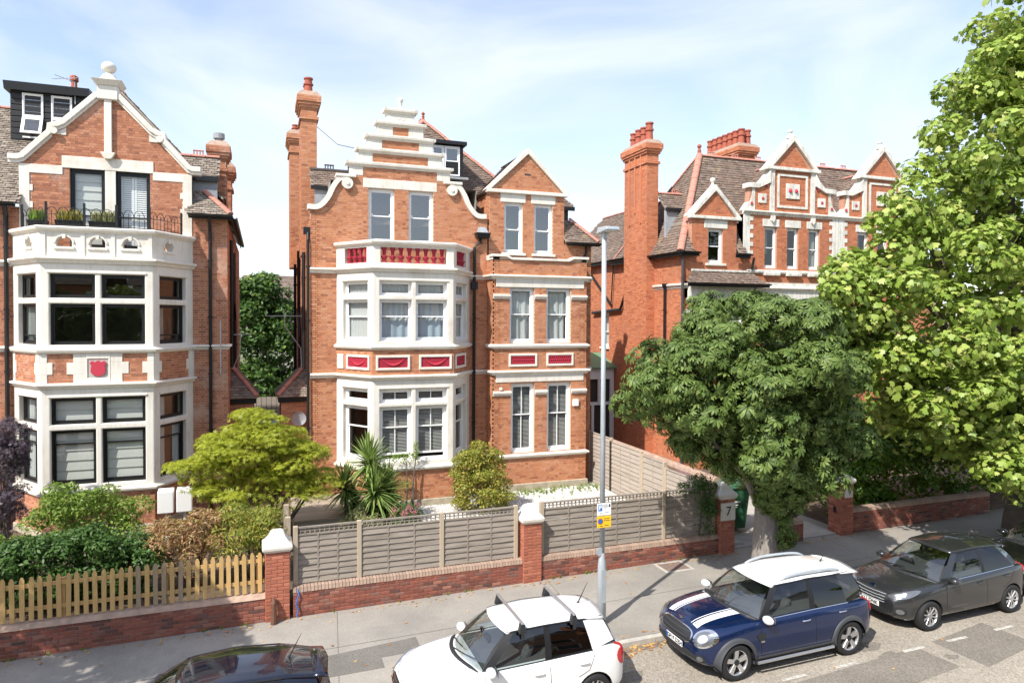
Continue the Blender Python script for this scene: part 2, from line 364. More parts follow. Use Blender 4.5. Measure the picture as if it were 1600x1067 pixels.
# ---- brickwork: bricks stand proud of a mortar sheet, Flemish bond, clipped to outline minus holes
def intervals(polys, holes, z0, z1):
    zm = (z0 + z1) / 2; xs = []
    out = []
    for poly in polys:
        xs = []
        n = len(poly)
        for i in range(n):
            (a, za), (c, zc) = poly[i], poly[(i + 1) % n]
            if (za <= zm < zc) or (zc <= zm < za): xs.append(a + (c - a) * (zm - za) / (zc - za))
        xs.sort(); out += [[xs[i], xs[i + 1]] for i in range(0, len(xs) - 1, 2)]
    for h in holes:
        if h[2] < zm < h[3]:
            nxt = []
            for a, c in out:
                if h[1] <= a or h[0] >= c: nxt.append([a, c]); continue
                if h[0] > a: nxt.append([a, h[0]])
                if h[1] < c: nxt.append([h[1], c])
            out = nxt
    return out
def bricks(b, fr, polys, holes=(), o=0.0, proud=0.007, course=0.0765, flemish=True, zbase=0.0):
    zs = [p[1] for q in polys for p in q]; z0, z1 = min(zs), max(zs)
    r = int(math.floor((z0 - zbase) / course))
    while True:
        za = zbase + r * course; zb = za + course - 0.011
        if za >= z1: break
        a_, b_ = max(za, z0), min(zb, z1)
        if b_ - a_ > 0.02:
            for s0, s1 in intervals(polys, holes, a_, b_):
                per = 0.3375 if flemish else 0.225; off = (r % 2) * (0.169 if flemish else 0.1125)
                k = math.floor((s0 - off) / per) - 1; s = off + k * per
                while s < s1:
                    for L in ((0.215, 0.1025) if flemish else (0.215,)):
                        a, c = max(s, s0), min(s + L, s1)
                        if c - a > 0.03:
                            t = proud + random.uniform(-0.0025, 0.0025); P = fr.p
                            b.add([P(a, o - 0.004, a_), P(c, o - 0.004, a_), P(c, o - 0.004, b_), P(a, o - 0.004, b_), P(a, o + t, a_), P(c, o + t, a_), P(c, o + t, b_), P(a, o + t, b_)],
                                  [(4, 5, 6, 7), (0, 1, 5, 4), (1, 2, 6, 5), (2, 3, 7, 6), (3, 0, 4, 7)])
                        s += L + 0.01
        r += 1
    return b
def rect(s0, s1, z0, z1): return [(s0, z0), (s1, z0), (s1, z1), (s0, z1)]

def pip(x, y, poly):
    c = False; n = len(poly)
    for i in range(n):
        x1, y1 = poly[i]; x2, y2 = poly[(i + 1) % n]
        if (y1 > y) != (y2 > y) and x < (x2 - x1) * (y - y1) / (y2 - y1) + x1: c = not c
    return c
def roof_slope(parent, pts, material='tile', tw=0.17, gauge=0.115, name='roof_slope', under='slate'):
    """pts: 3-D polygon, first two points along the eave. Individual lapped tiles on a boarded sheet."""
    P = [Vector(p) for p in pts]; e = (P[1] - P[0]).normalized(); nn = None
    for q in P[2:]:
        nn = e.cross(q - P[0])
        if nn.length > 1e-4: break
    nn.normalize()
    if nn.z < 0: nn = -nn
    up = nn.cross(e)
    if up.z < 0: up = -up
    loc = [((q - P[0]).dot(e), (q - P[0]).dot(up)) for q in P]
    sb = MB(); th = 0.06
    n = len(P); sb.add([q - nn * 0.01 for q in P] + [q - nn * (0.01 + th) for q in P], [tuple(range(n)), tuple(range(2 * n - 1, n - 1, -1))] + [(i, i + n, (i + 1) % n + n, (i + 1) % n) for i in range(n)])
    root = sb.build(name, under, parent)
    b = MB(); amin, amax = min(a for a, _ in loc), max(a for a, _ in loc); bmax = max(c for _, c in loc)
    r = 0; z = -0.04
    while z < bmax:
        a = amin - (r % 2) * tw / 2
        while a < amax:
            jx = random.uniform(-0.006, 0.006); jl = random.uniform(-0.01, 0.012); h = 0.028 + random.uniform(-0.007, 0.012)
            a0, a1 = a + 0.006 + jx, a + tw - 0.006 + jx; b0, b1 = z + jl, z + gauge + 0.03
            if pip((a0 + a1) / 2, max(0.02, (b0 + b1) / 2 - .02), loc):
                q = lambda aa, bb, hh: tuple(P[0] + e * aa + up * bb + nn * hh)
                b.add([q(a0, b0, h), q(a1, b0, h), q(a1, b1, 0.006), q(a0, b1, 0.006), q(a0, b0, h - 0.016), q(a1, b0, h - 0.016)],
                      [(0, 1, 2, 3), (4, 5, 1, 0), (0, 3, 4), (1, 5, 2)])
            a += tw
        z += gauge; r += 1
    b.build('tiles', material, root, kind='stuff', fix=False)
    return root
def ridge_run(parent, a, c, r=0.11, seg=0.42, mat_='ridge', name='ridge_tiles', crest=False):
    a, c = Vector(a), Vector(c); d = c - a; L = d.length; n = max(1, int(L / seg)); d.normalize()
    s = d.cross(Vector((0, 0, 1))).normalized(); u = s.cross(d); b = MB()
    for i in range(n):
        p, q = a + d * (L * i / n + 0.008), a + d * (L * (i + 1) / n - 0.008); lift = random.uniform(0, 0.012)
        k = []
        for e_ in (p, q):
            for j in range(7):
                t = math.pi * j / 6; k.append(e_ + s * math.cos(t) * r + u * (math.sin(t) * r * 0.8 - 0.03 + lift))
        b.add(k, [(j, j + 1, j + 8, j + 7) for j in range(6)] + [tuple(range(7)), tuple(range(13, 6, -1))])
        if crest and i % 3 == 1:
            m_ = (p + q) / 2 + u * (r * 0.8 - 0.03)
            for kx in (-0.14, -0.045, 0.05, 0.14):
                b.tube([m_ + d * kx - u * 0.02, m_ + d * kx + u * 0.13], 0.022, 5)
            b.tube([m_ - d * 0.17 + u * 0.13, m_ + d * 0.17 + u * 0.13], 0.028, 5)
    return b.build(name, mat_, parent, kind='stuff')
def cor(z0, z1, pj):
    h = z1 - z0
    return [(-0.03, z0), (pj * 0.25, z0), (pj * 0.42, z0 + h * 0.22), (pj * 0.45, z0 + h * 0.35), (pj * 0.85, z0 + h * 0.58), (pj, z0 + h * 0.66), (pj, z1 - h * 0.12), (pj * 0.85, z1), (-0.03, z1 + 0.015)]
# ------------------------------------------------------------------ ground: road and pavement climb gently to the right (1.2 %)
GR = 0.012
def gz(x): return GR * x
def sheet(name, x0, x1, y0, y1, dz, material, nx=2, kind='structure', parent=None, th=0.0):
    b = MB(); xs = np.linspace(x0, x1, nx)
    for x in xs: b.v += [(x, y0, gz(x) + dz), (x, y1, gz(x) + dz)]
    b.f = [(2 * i, 2 * i + 2, 2 * i + 3, 2 * i + 1) for i in range(nx - 1)]
    o = b.build(name, material, parent, fix=False)
    if kind: o['kind'] = kind
    return o
def asphalt(name, c1, c2, c3, sc, patch, gr=.28):
    m = bpy.data.materials.new(name); m.use_nodes = True; t = m.node_tree; t.nodes.clear()
    out = N(t, 'ShaderNodeOutputMaterial'); b = N(t, 'ShaderNodeBsdfPrincipled'); b.inputs['Roughness'].default_value = 0.9; b.inputs['Specular IOR Level'].default_value = 0.3
    tcn = N(t, 'ShaderNodeTexCoord'); v = tcn.outputs['Object']
    n1 = N(t, 'ShaderNodeTexNoise', _Scale=patch, _Detail=6.0, _Roughness=0.62); n2 = N(t, 'ShaderNodeTexVoronoi', _Scale=sc); n3 = N(t, 'ShaderNodeTexNoise', _Scale=3.1, _Detail=8.0, _Roughness=0.7)
    for n in (n1, n2, n3): t.links.new(v, n.inputs['Vector'])
    r1 = N(t, 'ShaderNodeValToRGB'); r1.color_ramp.elements[0].position = 0.35; r1.color_ramp.elements[1].position = 0.68
    r1.color_ramp.elements[0].color = (*c1, 1); r1.color_ramp.elements[1].color = (*c2, 1); t.links.new(n1.outputs[0], r1.inputs[0])
    r2 = N(t, 'ShaderNodeValToRGB'); r2.color_ramp.elements[0].position = 0.1; r2.color_ramp.elements[1].position = 0.9
    r2.color_ramp.elements[0].color = (1 - gr, 1 - gr, 1 - gr, 1); r2.color_ramp.elements[1].color = (1 + gr, 1 + gr * .95, 1 + gr * .85, 1)
    t.links.new(n2.outputs['Color'], r2.inputs[0])
    mu = N(t, 'ShaderNodeMixRGB', blend_type='MULTIPLY'); mu.inputs[0].default_value = 1.0
    t.links.new(r1.outputs[0], mu.inputs[1]); t.links.new(r2.outputs[0], mu.inputs[2])
    r3 = N(t, 'ShaderNodeValToRGB'); r3.color_ramp.elements[0].position = 0.56; r3.color_ramp.elements[1].position = 0.78; t.links.new(n3.outputs[0], r3.inputs[0])
    m2 = N(t, 'ShaderNodeMixRGB'); m2.inputs[2].default_value = (*c3, 1); mm = N(t, 'ShaderNodeMath', operation='MULTIPLY'); mm.inputs[1].default_value = 0.55
    t.links.new(r3.outputs[0], mm.inputs[0]); t.links.new(mm.outputs[0], m2.inputs[0]); t.links.new(mu.outputs[0], m2.inputs[1]); t.links.new(m2.outputs[0], b.inputs['Base Color'])
    bp = N(t, 'ShaderNodeBump', _Strength=0.35, _Distance=0.01); t.links.new(n2.outputs['Distance'], bp.inputs['Height']); t.links.new(bp.outputs[0], b.inputs['Normal'])
    t.links.new(b.outputs[0], out.inputs[0]); MATS[name] = m
asphalt('road', (0.275, 0.245, 0.205), (0.375, 0.335, 0.28), (0.19, 0.168, 0.14), 38, 0.35)
asphalt('pavement', (0.245, 0.228, 0.203), (0.345, 0.316, 0.276), (0.19, 0.18, 0.165), 70, 0.45, .14)
mat('earth', (0.16, 0.14, 0.08), 0.95, col2=(0.10, 0.13, 0.04), vscale=0.3)

sheet('ground', -900, 900, -900, 1500, -0.35, 'earth')
sheet('road', -160, 160, 2.0, 12.02, 0.0, 'road', 3)
pv = MB(); Y0, Y1 = 12.14, 24.0
for x in (-160, 160): pv.v += [(x, Y0, gz(x) + 0.11), (x, Y1, gz(x) + 0.11), (x, Y0, gz(x) - 0.2), (x, Y1, gz(x) - 0.2)]
pv.f = [(0, 4, 5, 1), (2, 6, 4, 0)]; pv.build('pavement', 'pavement', kind='structure', fix=False)
sheet('far_pavement', -160, 160, -2.5, 1.9, 0.11, 'pavement')
# granite kerb stones, each one a piece of the kerb
kerb = MB().box(-160, -8, 12.0, 12.14, -0.2, 0.0); kerb.v = [(x, y, z + gz(x) + (0.105 if z > -0.1 else 0)) for x, y, z in kerb.v]
kerb.add(*(lambda q: (q.v, q.f))(MB())); kb = kerb.build('kerb', 'concrete', kind='structure')
ks = MB().box(0, 0.905, 0, 0.138, -0.3, 0.105).mesh('kerb_stone')
for i in range(44):
    x = -8 + i * 0.915; piece('kerb_stone', ks, 'concrete', kb, (x, 12.0, gz(x) + random.uniform(-0.006, 0.004)), (0, -GR, random.uniform(-0.004, 0.004)))
# repairs, bay markings, covers
def patch(name, pts, dz, material, kind='structure', **k):
    b = MB(); b.add([(x, y, gz(x) + dz) for x, y in pts], [tuple(range(len(pts)))]); o = b.build(name, material, fix=False)
    bm = bmesh.new(); bm.from_mesh(o.data); bmesh.ops.recalc_face_normals(bm, faces=bm.faces)
    if bm.faces[:][0].normal.z < 0: bmesh.ops.reverse_faces(bm, faces=bm.faces)
    bm.to_mesh(o.data); bm.free()
    if kind: o['kind'] = kind
    return o
asphalt('road_repair', (0.185, 0.165, 0.14), (0.225, 0.20, 0.17), (0.16, 0.145, 0.125), 45, 0.8)
asphalt('pave_repair', (0.15, 0.14, 0.125), (0.185, 0.172, 0.155), (0.20, 0.19, 0.175), 70, 1.2)
patch('pavement_repair', [(0.9, 12.75), (2.15, 12.75), (2.15, 13.15), (2.95, 13.15), (2.95, 13.75), (0.9, 13.55)], 0.114, 'pave_repair')
patch('road_repair', [(9.0, 8.75), (12.4, 9.1), (12.3, 9.95), (9.1, 9.75)], 0.004, 'road_repair')
patch('road_repair', [(12.9, 8.9), (14.7, 9.2), (14.6, 10.25), (12.8, 10.0)], 0.004, 'road_repair')
for i, x in enumerate((6.0, 7.4, 8.9, 10.15, 11.9, 13.1, 14.5, 15.9, 17.4)):
    patch('bay_marking', [(x, 9.86), (x + 0.56, 9.86), (x + 0.56, 9.94), (x, 9.94)], 0.008, 'line_paint')

# dirty channel along the kerb, paving joints, a gully grating
asphalt('channel', (0.13, 0.115, 0.095), (0.22, 0.195, 0.16), (0.10, 0.09, 0.075), 30, 1.4)
cb = MB(); X_ = np.linspace(-12, 30, 120)
for x in X_: w_ = 0.10 + 0.10 * (0.5 + 0.5 * math.sin(x * 1.7) * math.sin(x * .43 + 1)) + random.uniform(0, .05); cb.v += [(x, 12.0 - w_, gz(x) + .004), (x, 12.0, gz(x) + .005)]
cb.f = [(2 * i, 2 * i + 2, 2 * i + 3, 2 * i + 1) for i in range(119)]; cb.build('road_channel', 'channel', kind='structure', fix=False)
for x0_, x1_, y0_, y1_ in ((-9, 30, 13.86, 13.875), ): patch('pavement_joint', [(x0_, y0_), (x1_, y0_), (x1_, y1_), (x0_, y1_)], .1145, 'pave_repair')
for x in (1.25, 6.35, 11.2, 15.2): patch('pavement_joint', [(x, 12.2), (x + .014, 12.2), (x + .014 + .3, 15.58), (x + .3, 15.58)], .1143, 'pave_repair')
patch('pavement_repair', [(13.9, 12.3), (17.8, 12.3), (17.8, 13.6), (13.9, 13.5)], .1142, 'pave_repair')
for i in range(9):
    x, y, r_ = random.uniform(1, 17), random.uniform(9.0, 11.5), random.uniform(.12, .35); patch('oil_stain', [(x + r_ * (1 + .25 * math.sin(3 * a + i)) * math.cos(a), y + .6 * r_ * (1 + .2 * math.cos(2 * a + i)) * math.sin(a)) for a in np.linspace(0, 6.28, 15)[:-1]], .0042, 'road_repair')
# ------------------------------------------------------------------ windows, bays and other building parts
def curtain(parent, fr, s0, s1, z0, z1, o, material='curtain', amp=0.035, wl=0.16, name='curtain', flare=0.0):
    b = MB(); n = max(6, int((s1 - s0) / 0.02)); ph = random.uniform(0, 6); rows = 5
    for j in range(rows):
        t = j / (rows - 1)
        for i in range(n + 1):
            s = s0 + (s1 - s0) * i / n
            w_ = math.sin(2 * math.pi * s / wl + ph + 0.7 * math.sin(5.3 * s)) * amp * (0.55 + 0.45 * t)
            ss = s + flare * (1 - t) * (s - s0)
            b.v.append(fr.p(ss, o + w_, z1 + (z0 - z1) * t))
    for j in range(rows - 1):
        for i in range(n): b.f.append((j * (n + 1) + i, j * (n + 1) + i + 1, (j + 1) * (n + 1) + i + 1, (j + 1) * (n + 1) + i))
    return b.build(name, material, parent, smooth=True, fix=False)
def venetian(parent, fr, s0, s1, z0, z1, o):
    b = MB(); z = z0
    while z < z1:
        b.hexa([fr.p(s0, o + 0.02, z), fr.p(s1, o + 0.02, z), fr.p(s1, o - 0.02, z + 0.018), fr.p(s0, o - 0.02, z + 0.018), fr.p(s0, o + 0.02, z + 0.003), fr.p(s1, o + 0.02, z + 0.003), fr.p(s1, o - 0.02, z + 0.021), fr.p(s0, o - 0.02, z + 0.021)])
        z += 0.048
    return b.build('venetian_blind', 'slat', parent, fix=False)
def roman(parent, fr, s0, s1, z0, z1, o):
    b = MB(); n = max(2, int((z1 - z0) / 0.26)); h = (z1 - z0) / n
    for i in range(n):
        za = z0 + i * h
        b.add([fr.p(s0, o + 0.03, za), fr.p(s1, o + 0.03, za), fr.p(s1, o + 0.015, za + h * 0.5), fr.p(s0, o + 0.015, za + h * 0.5), fr.p(s1, o - 0.005, za + h), fr.p(s0, o - 0.005, za + h)], [(0, 1, 2, 3), (3, 2, 4, 5)])
    return b.build('roman_blind', 'blind', parent, fix=False)
def shutter(parent, fr, s0, s1, z0, z1, o):
    b = MB(); m_ = (s0 + s1) / 2
    for a, c in ((s0, m_ - 0.005), (m_ + 0.005, s1)):
        b.fbox(fr, a, a + 0.06, o - 0.03, o, z0, z1); b.fbox(fr, c - 0.06, c, o - 0.03, o, z0, z1)
        z = z0 + 0.04
        while z < z1 - 0.05:
            b.hexa([fr.p(a + .06, o, z), fr.p(c - .06, o, z), fr.p(c - .06, o - 0.03, z + 0.05), fr.p(a + .06, o - 0.03, z + 0.05), fr.p(a + .06, o, z + 0.008), fr.p(c - .06, o, z + 0.008), fr.p(c - .06, o - 0.03, z + 0.058), fr.p(a + .06, o - 0.03, z + 0.058)])
            z += 0.066
    return b.build('shutter', 'paint', parent, fix=False)
def win(house, fr, s0, s1, z0, z1, o=-0.12, m='paint', fw=0.07, meet=0.5, bars=(0, 0), gl='glass', horn=False, sill=None, fill=None, drop=0.0, label=None, d=0.09, single=False, r=0.042):
    """sash window: outer frame > upper and lower sash, panes, glazing bars, what hangs behind"""
    b = MB(); b.panel(fr, s0, s1, z0, z1, [(s0 + fw, s1 - fw, z0 + fw, z1 - fw)], o, o - d)
    w_ = b.build('window', m, house, label=label)
    zm = z0 + (z1 - z0) * meet
    spans = [(z0 + fw, z1 - fw, 0.02, 0)] if single else [(zm - r * 0.5, z1 - fw, 0.02, bars[0]), (z0 + fw + drop, zm + r * 0.5, 0.05, bars[1])]
    for (a, c, dep, nb) in spans:
        sb = MB(); rb = 0.07 if a < zm - 0.1 and not single else r
        hol = [(s0 + fw + r, s1 - fw - r, a + rb, c - r)]
        sb.panel(fr, s0 + fw, s1 - fw, a, c, hol, o - dep, o - dep - 0.028)
        sh = sb.build('sash', m, w_)
        if nb:
            gb = MB()
            for k in range(nb):
                x = hol[0][0] + (hol[0][1] - hol[0][0]) * (k + 1) / (nb + 1); gb.fbox(fr, x - 0.014, x + 0.014, o - dep - 0.024, o - dep - 0.003, a + rb, c - r)
            gb.build('glazing_bar', m, w_)
        g = MB(); g.add([fr.p(s0 + fw + r * .6, o - dep - 0.018, a + r * .6), fr.p(s1 - fw - r * .6, o - dep - 0.018, a + r * .6), fr.p(s1 - fw - r * .6, o - dep - 0.018, c - r * .6), fr.p(s0 + fw + r * .6, o - dep - 0.018, c - r * .6)], [(0, 1, 2, 3)])
        g.build('pane', gl, w_, fix=False)
    if horn and not single:
        hb = MB()
        for x in (s0 + fw + 0.05, s1 - fw - 0.09): hb.fbox(fr, x, x + 0.04, o - 0.05, o - 0.02, zm + 0.02, zm + 0.08)
        hb.build('sash_horn', m, w_)
    if sill:
        sl = MB(); q = sill; sl.fprism(Fr(*fr.p(s0 - q, 0, 0)[:2], *fr.p(s1 + q, 0, 0)[:2]), rect(0, s1 - s0 + 2 * q, z0 - 0.10, z0 - 0.0), -0.14, 0.09); sl.build('window_sill', 'white', w_, bevel=0.015)
    a0, a1, b0, b1 = s0 + fw, s1 - fw, z0 + fw, z1 - fw; oo = o - d - 0.035
    for f in (fill or []):
        if f == 'nets': curtain(w_, fr, a0, a1, b0, b1, oo, 'curtain', 0.02, 0.13)
        elif f == 'nets_top': curtain(w_, fr, a0, a1, b0 + (b1 - b0) * .5, b1, oo - .03, 'curtain', 0.03, 0.19)
        elif f == 'nets_mid': curtain(w_, fr, a0 + (a1 - a0) * .1, a1 - (a1 - a0) * .08, b0, b1 - .1, oo, 'curtain', 0.035, 0.24)
        elif f == 'blue': curtain(w_, fr, a0, a1, b0, b1, oo - .04, 'curtain_blue', 0.025, 0.3)
        elif f == 'left': curtain(w_, fr, a0 - .02, a0 + (a1 - a0) * .38, b0, b1, oo, 'curtain', 0.03, 0.1)
        elif f == 'right': curtain(w_, fr, a1 - (a1 - a0) * .3, a1 + .02, b0, b1, oo, 'curtain', 0.03, 0.1)
        elif f == 'swag': curtain(w_, fr, a0, a0 + (a1 - a0) * .45, b0 + (b1 - b0) * .35, b1, oo, 'curtain', 0.025, 0.1, flare=-0.0)
        elif f == 'venetian': venetian(w_, fr, a0, a1, b0 + .05 + drop, b1, oo)
        elif f == 'roman': roman(w_, fr, a0, a1, b0 + .05, b1, oo)
        elif f == 'shutter': shutter(w_, fr, a0, a1, b0, b1, oo)
        elif f == 'blindhalf': roman(w_, fr, a0, a1, b0 + (b1 - b0) * .55, b1, oo)
    return w_
def room(house, x0, x1, y0, y1, z0, z1):
    """plain room behind a storey's windows, open to the street wall"""
    b = MB(); b.add([(x0, y0, z0), (x1, y0, z0), (x1, y1, z0), (x0, y1, z0), (x0, y0, z1), (x1, y0, z1), (x1, y1, z1), (x0, y1, z1)], [(0, 1, 2, 3), (7, 6, 5, 4), (0, 3, 7, 4), (2, 1, 5, 6), (3, 2, 6, 7)])
    return b.build('room', 'room', house, fix=False)
def pipe(parent, pts, r=0.05, name='downpipe', m='black', collars=True):
    b = MB(); b.tube(pts, r, 8)
    if collars:
        for i in range(len(pts) - 1):
            a, c = Vector(pts[i]), Vector(pts[i + 1]); L = (c - a).length
            for k in range(int(L / 1.8)): 
                p = a + (c - a) * ((k + 0.5) * 1.8 / L); d_ = (c - a).normalized(); b.tube([p - d_ * .03, p + d_ * .03], r * 1.35, 8)
    return b.build(name, m, parent, smooth=False)
def gutter(parent, a, c, drop=0.12, m='black'):
    """half-round gutter and fascia along an eave"""
    a, c = Vector(a), Vector(c); d_ = (c - a).normalized(); s = d_.cross(Vector((0, 0, 1))); b = MB(); ks = []
    for e_ in (a, c):
        for j in range(7):
            t = math.pi + math.pi * j / 6; ks.append(e_ + s * (math.cos(t) * 0.07 + 0.07) + Vector((0, 0, math.sin(t) * 0.07 - 0.01)))
        for j in range(6, -1, -1):
            t = math.pi + math.pi * j / 6; ks.append(e_ + s * (math.cos(t) * 0.062 + 0.07) + Vector((0, 0, math.sin(t) * 0.062 - 0.01)))
    b.add(ks, [(j, (j + 1) % 14, (j + 1) % 14 + 14, j + 14) for j in range(14)])
    g = b.build('gutter', m, parent)
    f = MB(); f.hexa([a - s * .0 + Vector((0, 0, -drop)), c + Vector((0, 0, -drop)), c - s * .03 + Vector((0, 0, -drop)), a - s * .03 + Vector((0, 0, -drop)), a + Vector((0, 0, .02)), c + Vector((0, 0, .02)), c - s * .03 + Vector((0, 0, .02)), a - s * .03 + Vector((0, 0, .02))])
    f.build('fascia', m, g); return g
def chimney(parent, x0, x1, y0, y1, z0, z1, material, mortar, pots, ribs=False, name='chimney'):
    """brick stack with oversailing courses, band and clay pots; faces -Y, -X and +X carry bricks"""
    b = MB(); b.box(x0, x1, y0, y1, z0, z1 - 0.45); c = b.build(name, mortar, parent)
    k = MB()
    faces = [Fr(x0, y0, x1, y0), Fr(x0, y1, x0, y0), Fr(x1, y0, x1, y1)]
    for f in faces: bricks(k, f, [rect(0, f.L, z0, z1 - 0.95)], flemish=False)
    for i, (za, zb, e_) in enumerate(((z1 - 1.05, z1 - 0.95, 0.06), (z1 - 0.95, z1 - 0.62, 0.0), (z1 - 0.62, z1 - 0.52, 0.06), (z1 - 0.52, z1 - 0.42, 0.11), (z1 - 0.42, z1 - 0.18, 0.15))):
        if e_: MB().box(x0 - e_, x1 + e_, y0 - e_, y1 + e_, za, zb - .004).build('oversail', mortar, c)
        for f in (Fr(x0 - e_, y0 - e_, x1 + e_, y0 - e_), Fr(x0 - e_, y1 + e_, x0 - e_, y0 - e_), Fr(x1 + e_, y0 - e_, x1 + e_, y1 + e_)):
            bricks(k, f, [rect(0, f.L, za, zb)], flemish=False, zbase=za)
    k.build('brickwork', material, c, kind='stuff', fix=False)
    w_ = MB(); e_ = 0.15; z = z1 - 0.185
    w_.hexa([(x0 - e_, y0 - e_, z), (x1 + e_, y0 - e_, z), (x1 + e_, y1 + e_, z), (x0 - e_, y1 + e_, z), (x0, y0, z1), (x1, y0, z1), (x1, y1, z1), (x0, y1, z1)])
    w_.build('weathering', 'coping', c)
    if ribs:
        rb = MB(); n = 3
        for i in range(n):
            y = y0 + (y1 - y0) * (i + 1) / (n + 1); rb.box(x0 - 0.05, x0 + .01, y - 0.05, y + 0.05, z1 - 3.6 + (i % 2) * .5, z1 - 0.62)
        rb.build('rib', material, c)
    for (px, py, h, r) in pots:
        q = MB(); q.lathe((px, py, z1 - 0.06), [(r * 1.05, 0), (r, 0.05), (r * 0.86, h * 0.55), (r * 1.12, h * 0.58), (r * 1.12, h * 0.66), (r * 0.86, h * 0.69), (r * 0.84, h * 0.9), (r * 1.05, h * 0.92), (r * 1.05, h), (r * 0.8, h), (r * 0.75, h * .8)], 12)
        q.build('chimney_pot', 'pot', c, smooth=False)
    return c

def bay(house, xl, xr, wl, wr, yf, yw, p):
    """three-sided two-storey bay in painted stone; p holds levels and window builder"""
    FL, FF, FR_ = Fr(wl, yw, xl, yf), Fr(xl, yf, xr, yf), Fr(xr, yf, wr, yw)
    path = [(wl, yw), (xl, yf), (xr, yf), (wr, yw)]
    fw, cl = FF.L, FL.L; mid = fw / 2; mu = 0.075
    fo = [(0.23, mid - mu), (mid + mu, fw - 0.23)]; co = [(0.34, cl - 0.26)]; cr_ = [(0.26, FR_.L - 0.34)]
    bm_ = MB().panel(FF, 0, fw, 0.45, 1.66, [], 0, -0.28); bk = MB()
    MB().panel(FL, 0, cl, 0.45, 1.66, [], 0, -0.28).build('bay_base', p['mortar'], house)
    MB().panel(FR_, 0, FR_.L, 0.45, 1.66, [], 0, -0.28).build('bay_base', p['mortar'], house)
    bm_.build('bay_base', p['mortar'], house)
    for f in (FL, FF, FR_): bricks(bk, f, [rect(0, f.L, 0.66, 1.64)])
    MB().sweep(path, [(-0.05, 0.40), (0.07, 0.40), (0.07, 0.66), (0.05, 0.675), (-0.05, 0.675)]).build('plinth', 'plinth', house)
    MB().sweep(path, [(-0.25, 1.655), (0.04, 1.655), (0.055, 1.70), (0.11, 1.71), (0.12, 1.76), (0.0, 1.83), (-0.25, 1.83)]).build('sill_course', 'white', house)
    MB().sweep(path, cor(4.66, 4.82, 0.13)).build('cornice', 'white', house)
    MB().sweep(path, [(-0.25, 5.65), (0.03, 5.65), (0.045, 5.69), (0.10, 5.70), (0.12, 5.76), (0.0, 5.83), (-0.25, 5.83)]).build('sill_course', 'white', house)
    MB().sweep(path, cor(8.19, 8.37, 0.15)).build('cornice', 'white', house)
    MB().sweep(path, [(-0.34, 9.05), (0.02, 9.05), (0.05, 9.09), (0.10, 9.12), (0.12, 9.18), (0.08, 9.22), (-0.34, 9.22)]).build('coping', 'white', house)
    # string band between the storeys
    for f in (FL, FF, FR_):
        MB().panel(f, 0, f.L, 4.82, 5.66, [], 0, -0.28).build('bay_band', p['mortar'], house)
        bricks(bk, f, [rect(0, f.L, 4.825, 5.65)], zbase=4.825)
    bk.build('brickwork', p['brick'], house, kind='stuff', fix=False)
    for st in p['storeys']:
        za, zb, wb, wh, t0, t1 = st['z']
        for f, ops in ((FL, co), (FF, fo), (FR_, cr_)):
            holes = [(a, c, wb, t0) for a, c in ops] + [(a, c, t1, wh) for a, c in ops]
            stn = MB().panel(f, 0, f.L, za, zb, holes, 0, -0.30).build('bay_wall', 'white', house, bevel=0.03)
            # moulded lip round the lights
            lip = MB()
            for a, c in [(ops[0][0], ops[-1][1])]:
                lip.fbox(f, a - 0.05, c + 0.05, -0.02, 0.03, wh + 0.02, wh + 0.07)
            lip.build('hood_mould', 'white', stn, bevel=0.012)
            for i, (a, c) in enumerate(ops):
                side = 'L' if f is FL else ('R' if f is FR_ else 'F%d' % i)
                st['win'](house, f, a, c, wb, t0, t1, wh, side)
    # parapet
    for f, ops in ((FL, co), (FF, fo), (FR_, cr_)): p['parapet'](house, f, 'F' if f is FF else ('L' if f is FL else 'R'))
    MB().add([(wl + .1, yw, 8.33), (xl + .1, yf + .15, 8.33), (xr - .1, yf + .15, 8.33), (wr - .1, yw, 8.33), (wl + .1, yw, 8.25), (xl + .1, yf + .15, 8.25), (xr - .1, yf + .15, 8.25), (wr - .1, yw, 8.25)],
             [(0, 1, 2, 3), (7, 6, 5, 4), (0, 4, 5, 1), (1, 5, 6, 2), (2, 6, 7, 3)]).build('balcony_floor', 'lead', house)
    for za, zb in ((0.75, 4.6), (4.9, 8.2)):
        room(house, wl - .3, wr + .3, yw + 0.32, yw + 4.5, za, zb)
        b = MB(); q = [(wl + .35, yw + .33), (xl + .25, yf + .33), (xr - .25, yf + .33), (wr - .35, yw + .33)]
        b.add([(x, y, za) for x, y in q] + [(x, y, zb) for x, y in q], [(0, 1, 2, 3), (7, 6, 5, 4)]); b.build('room', 'room', house, fix=False)
    return FL, FF, FR_, path
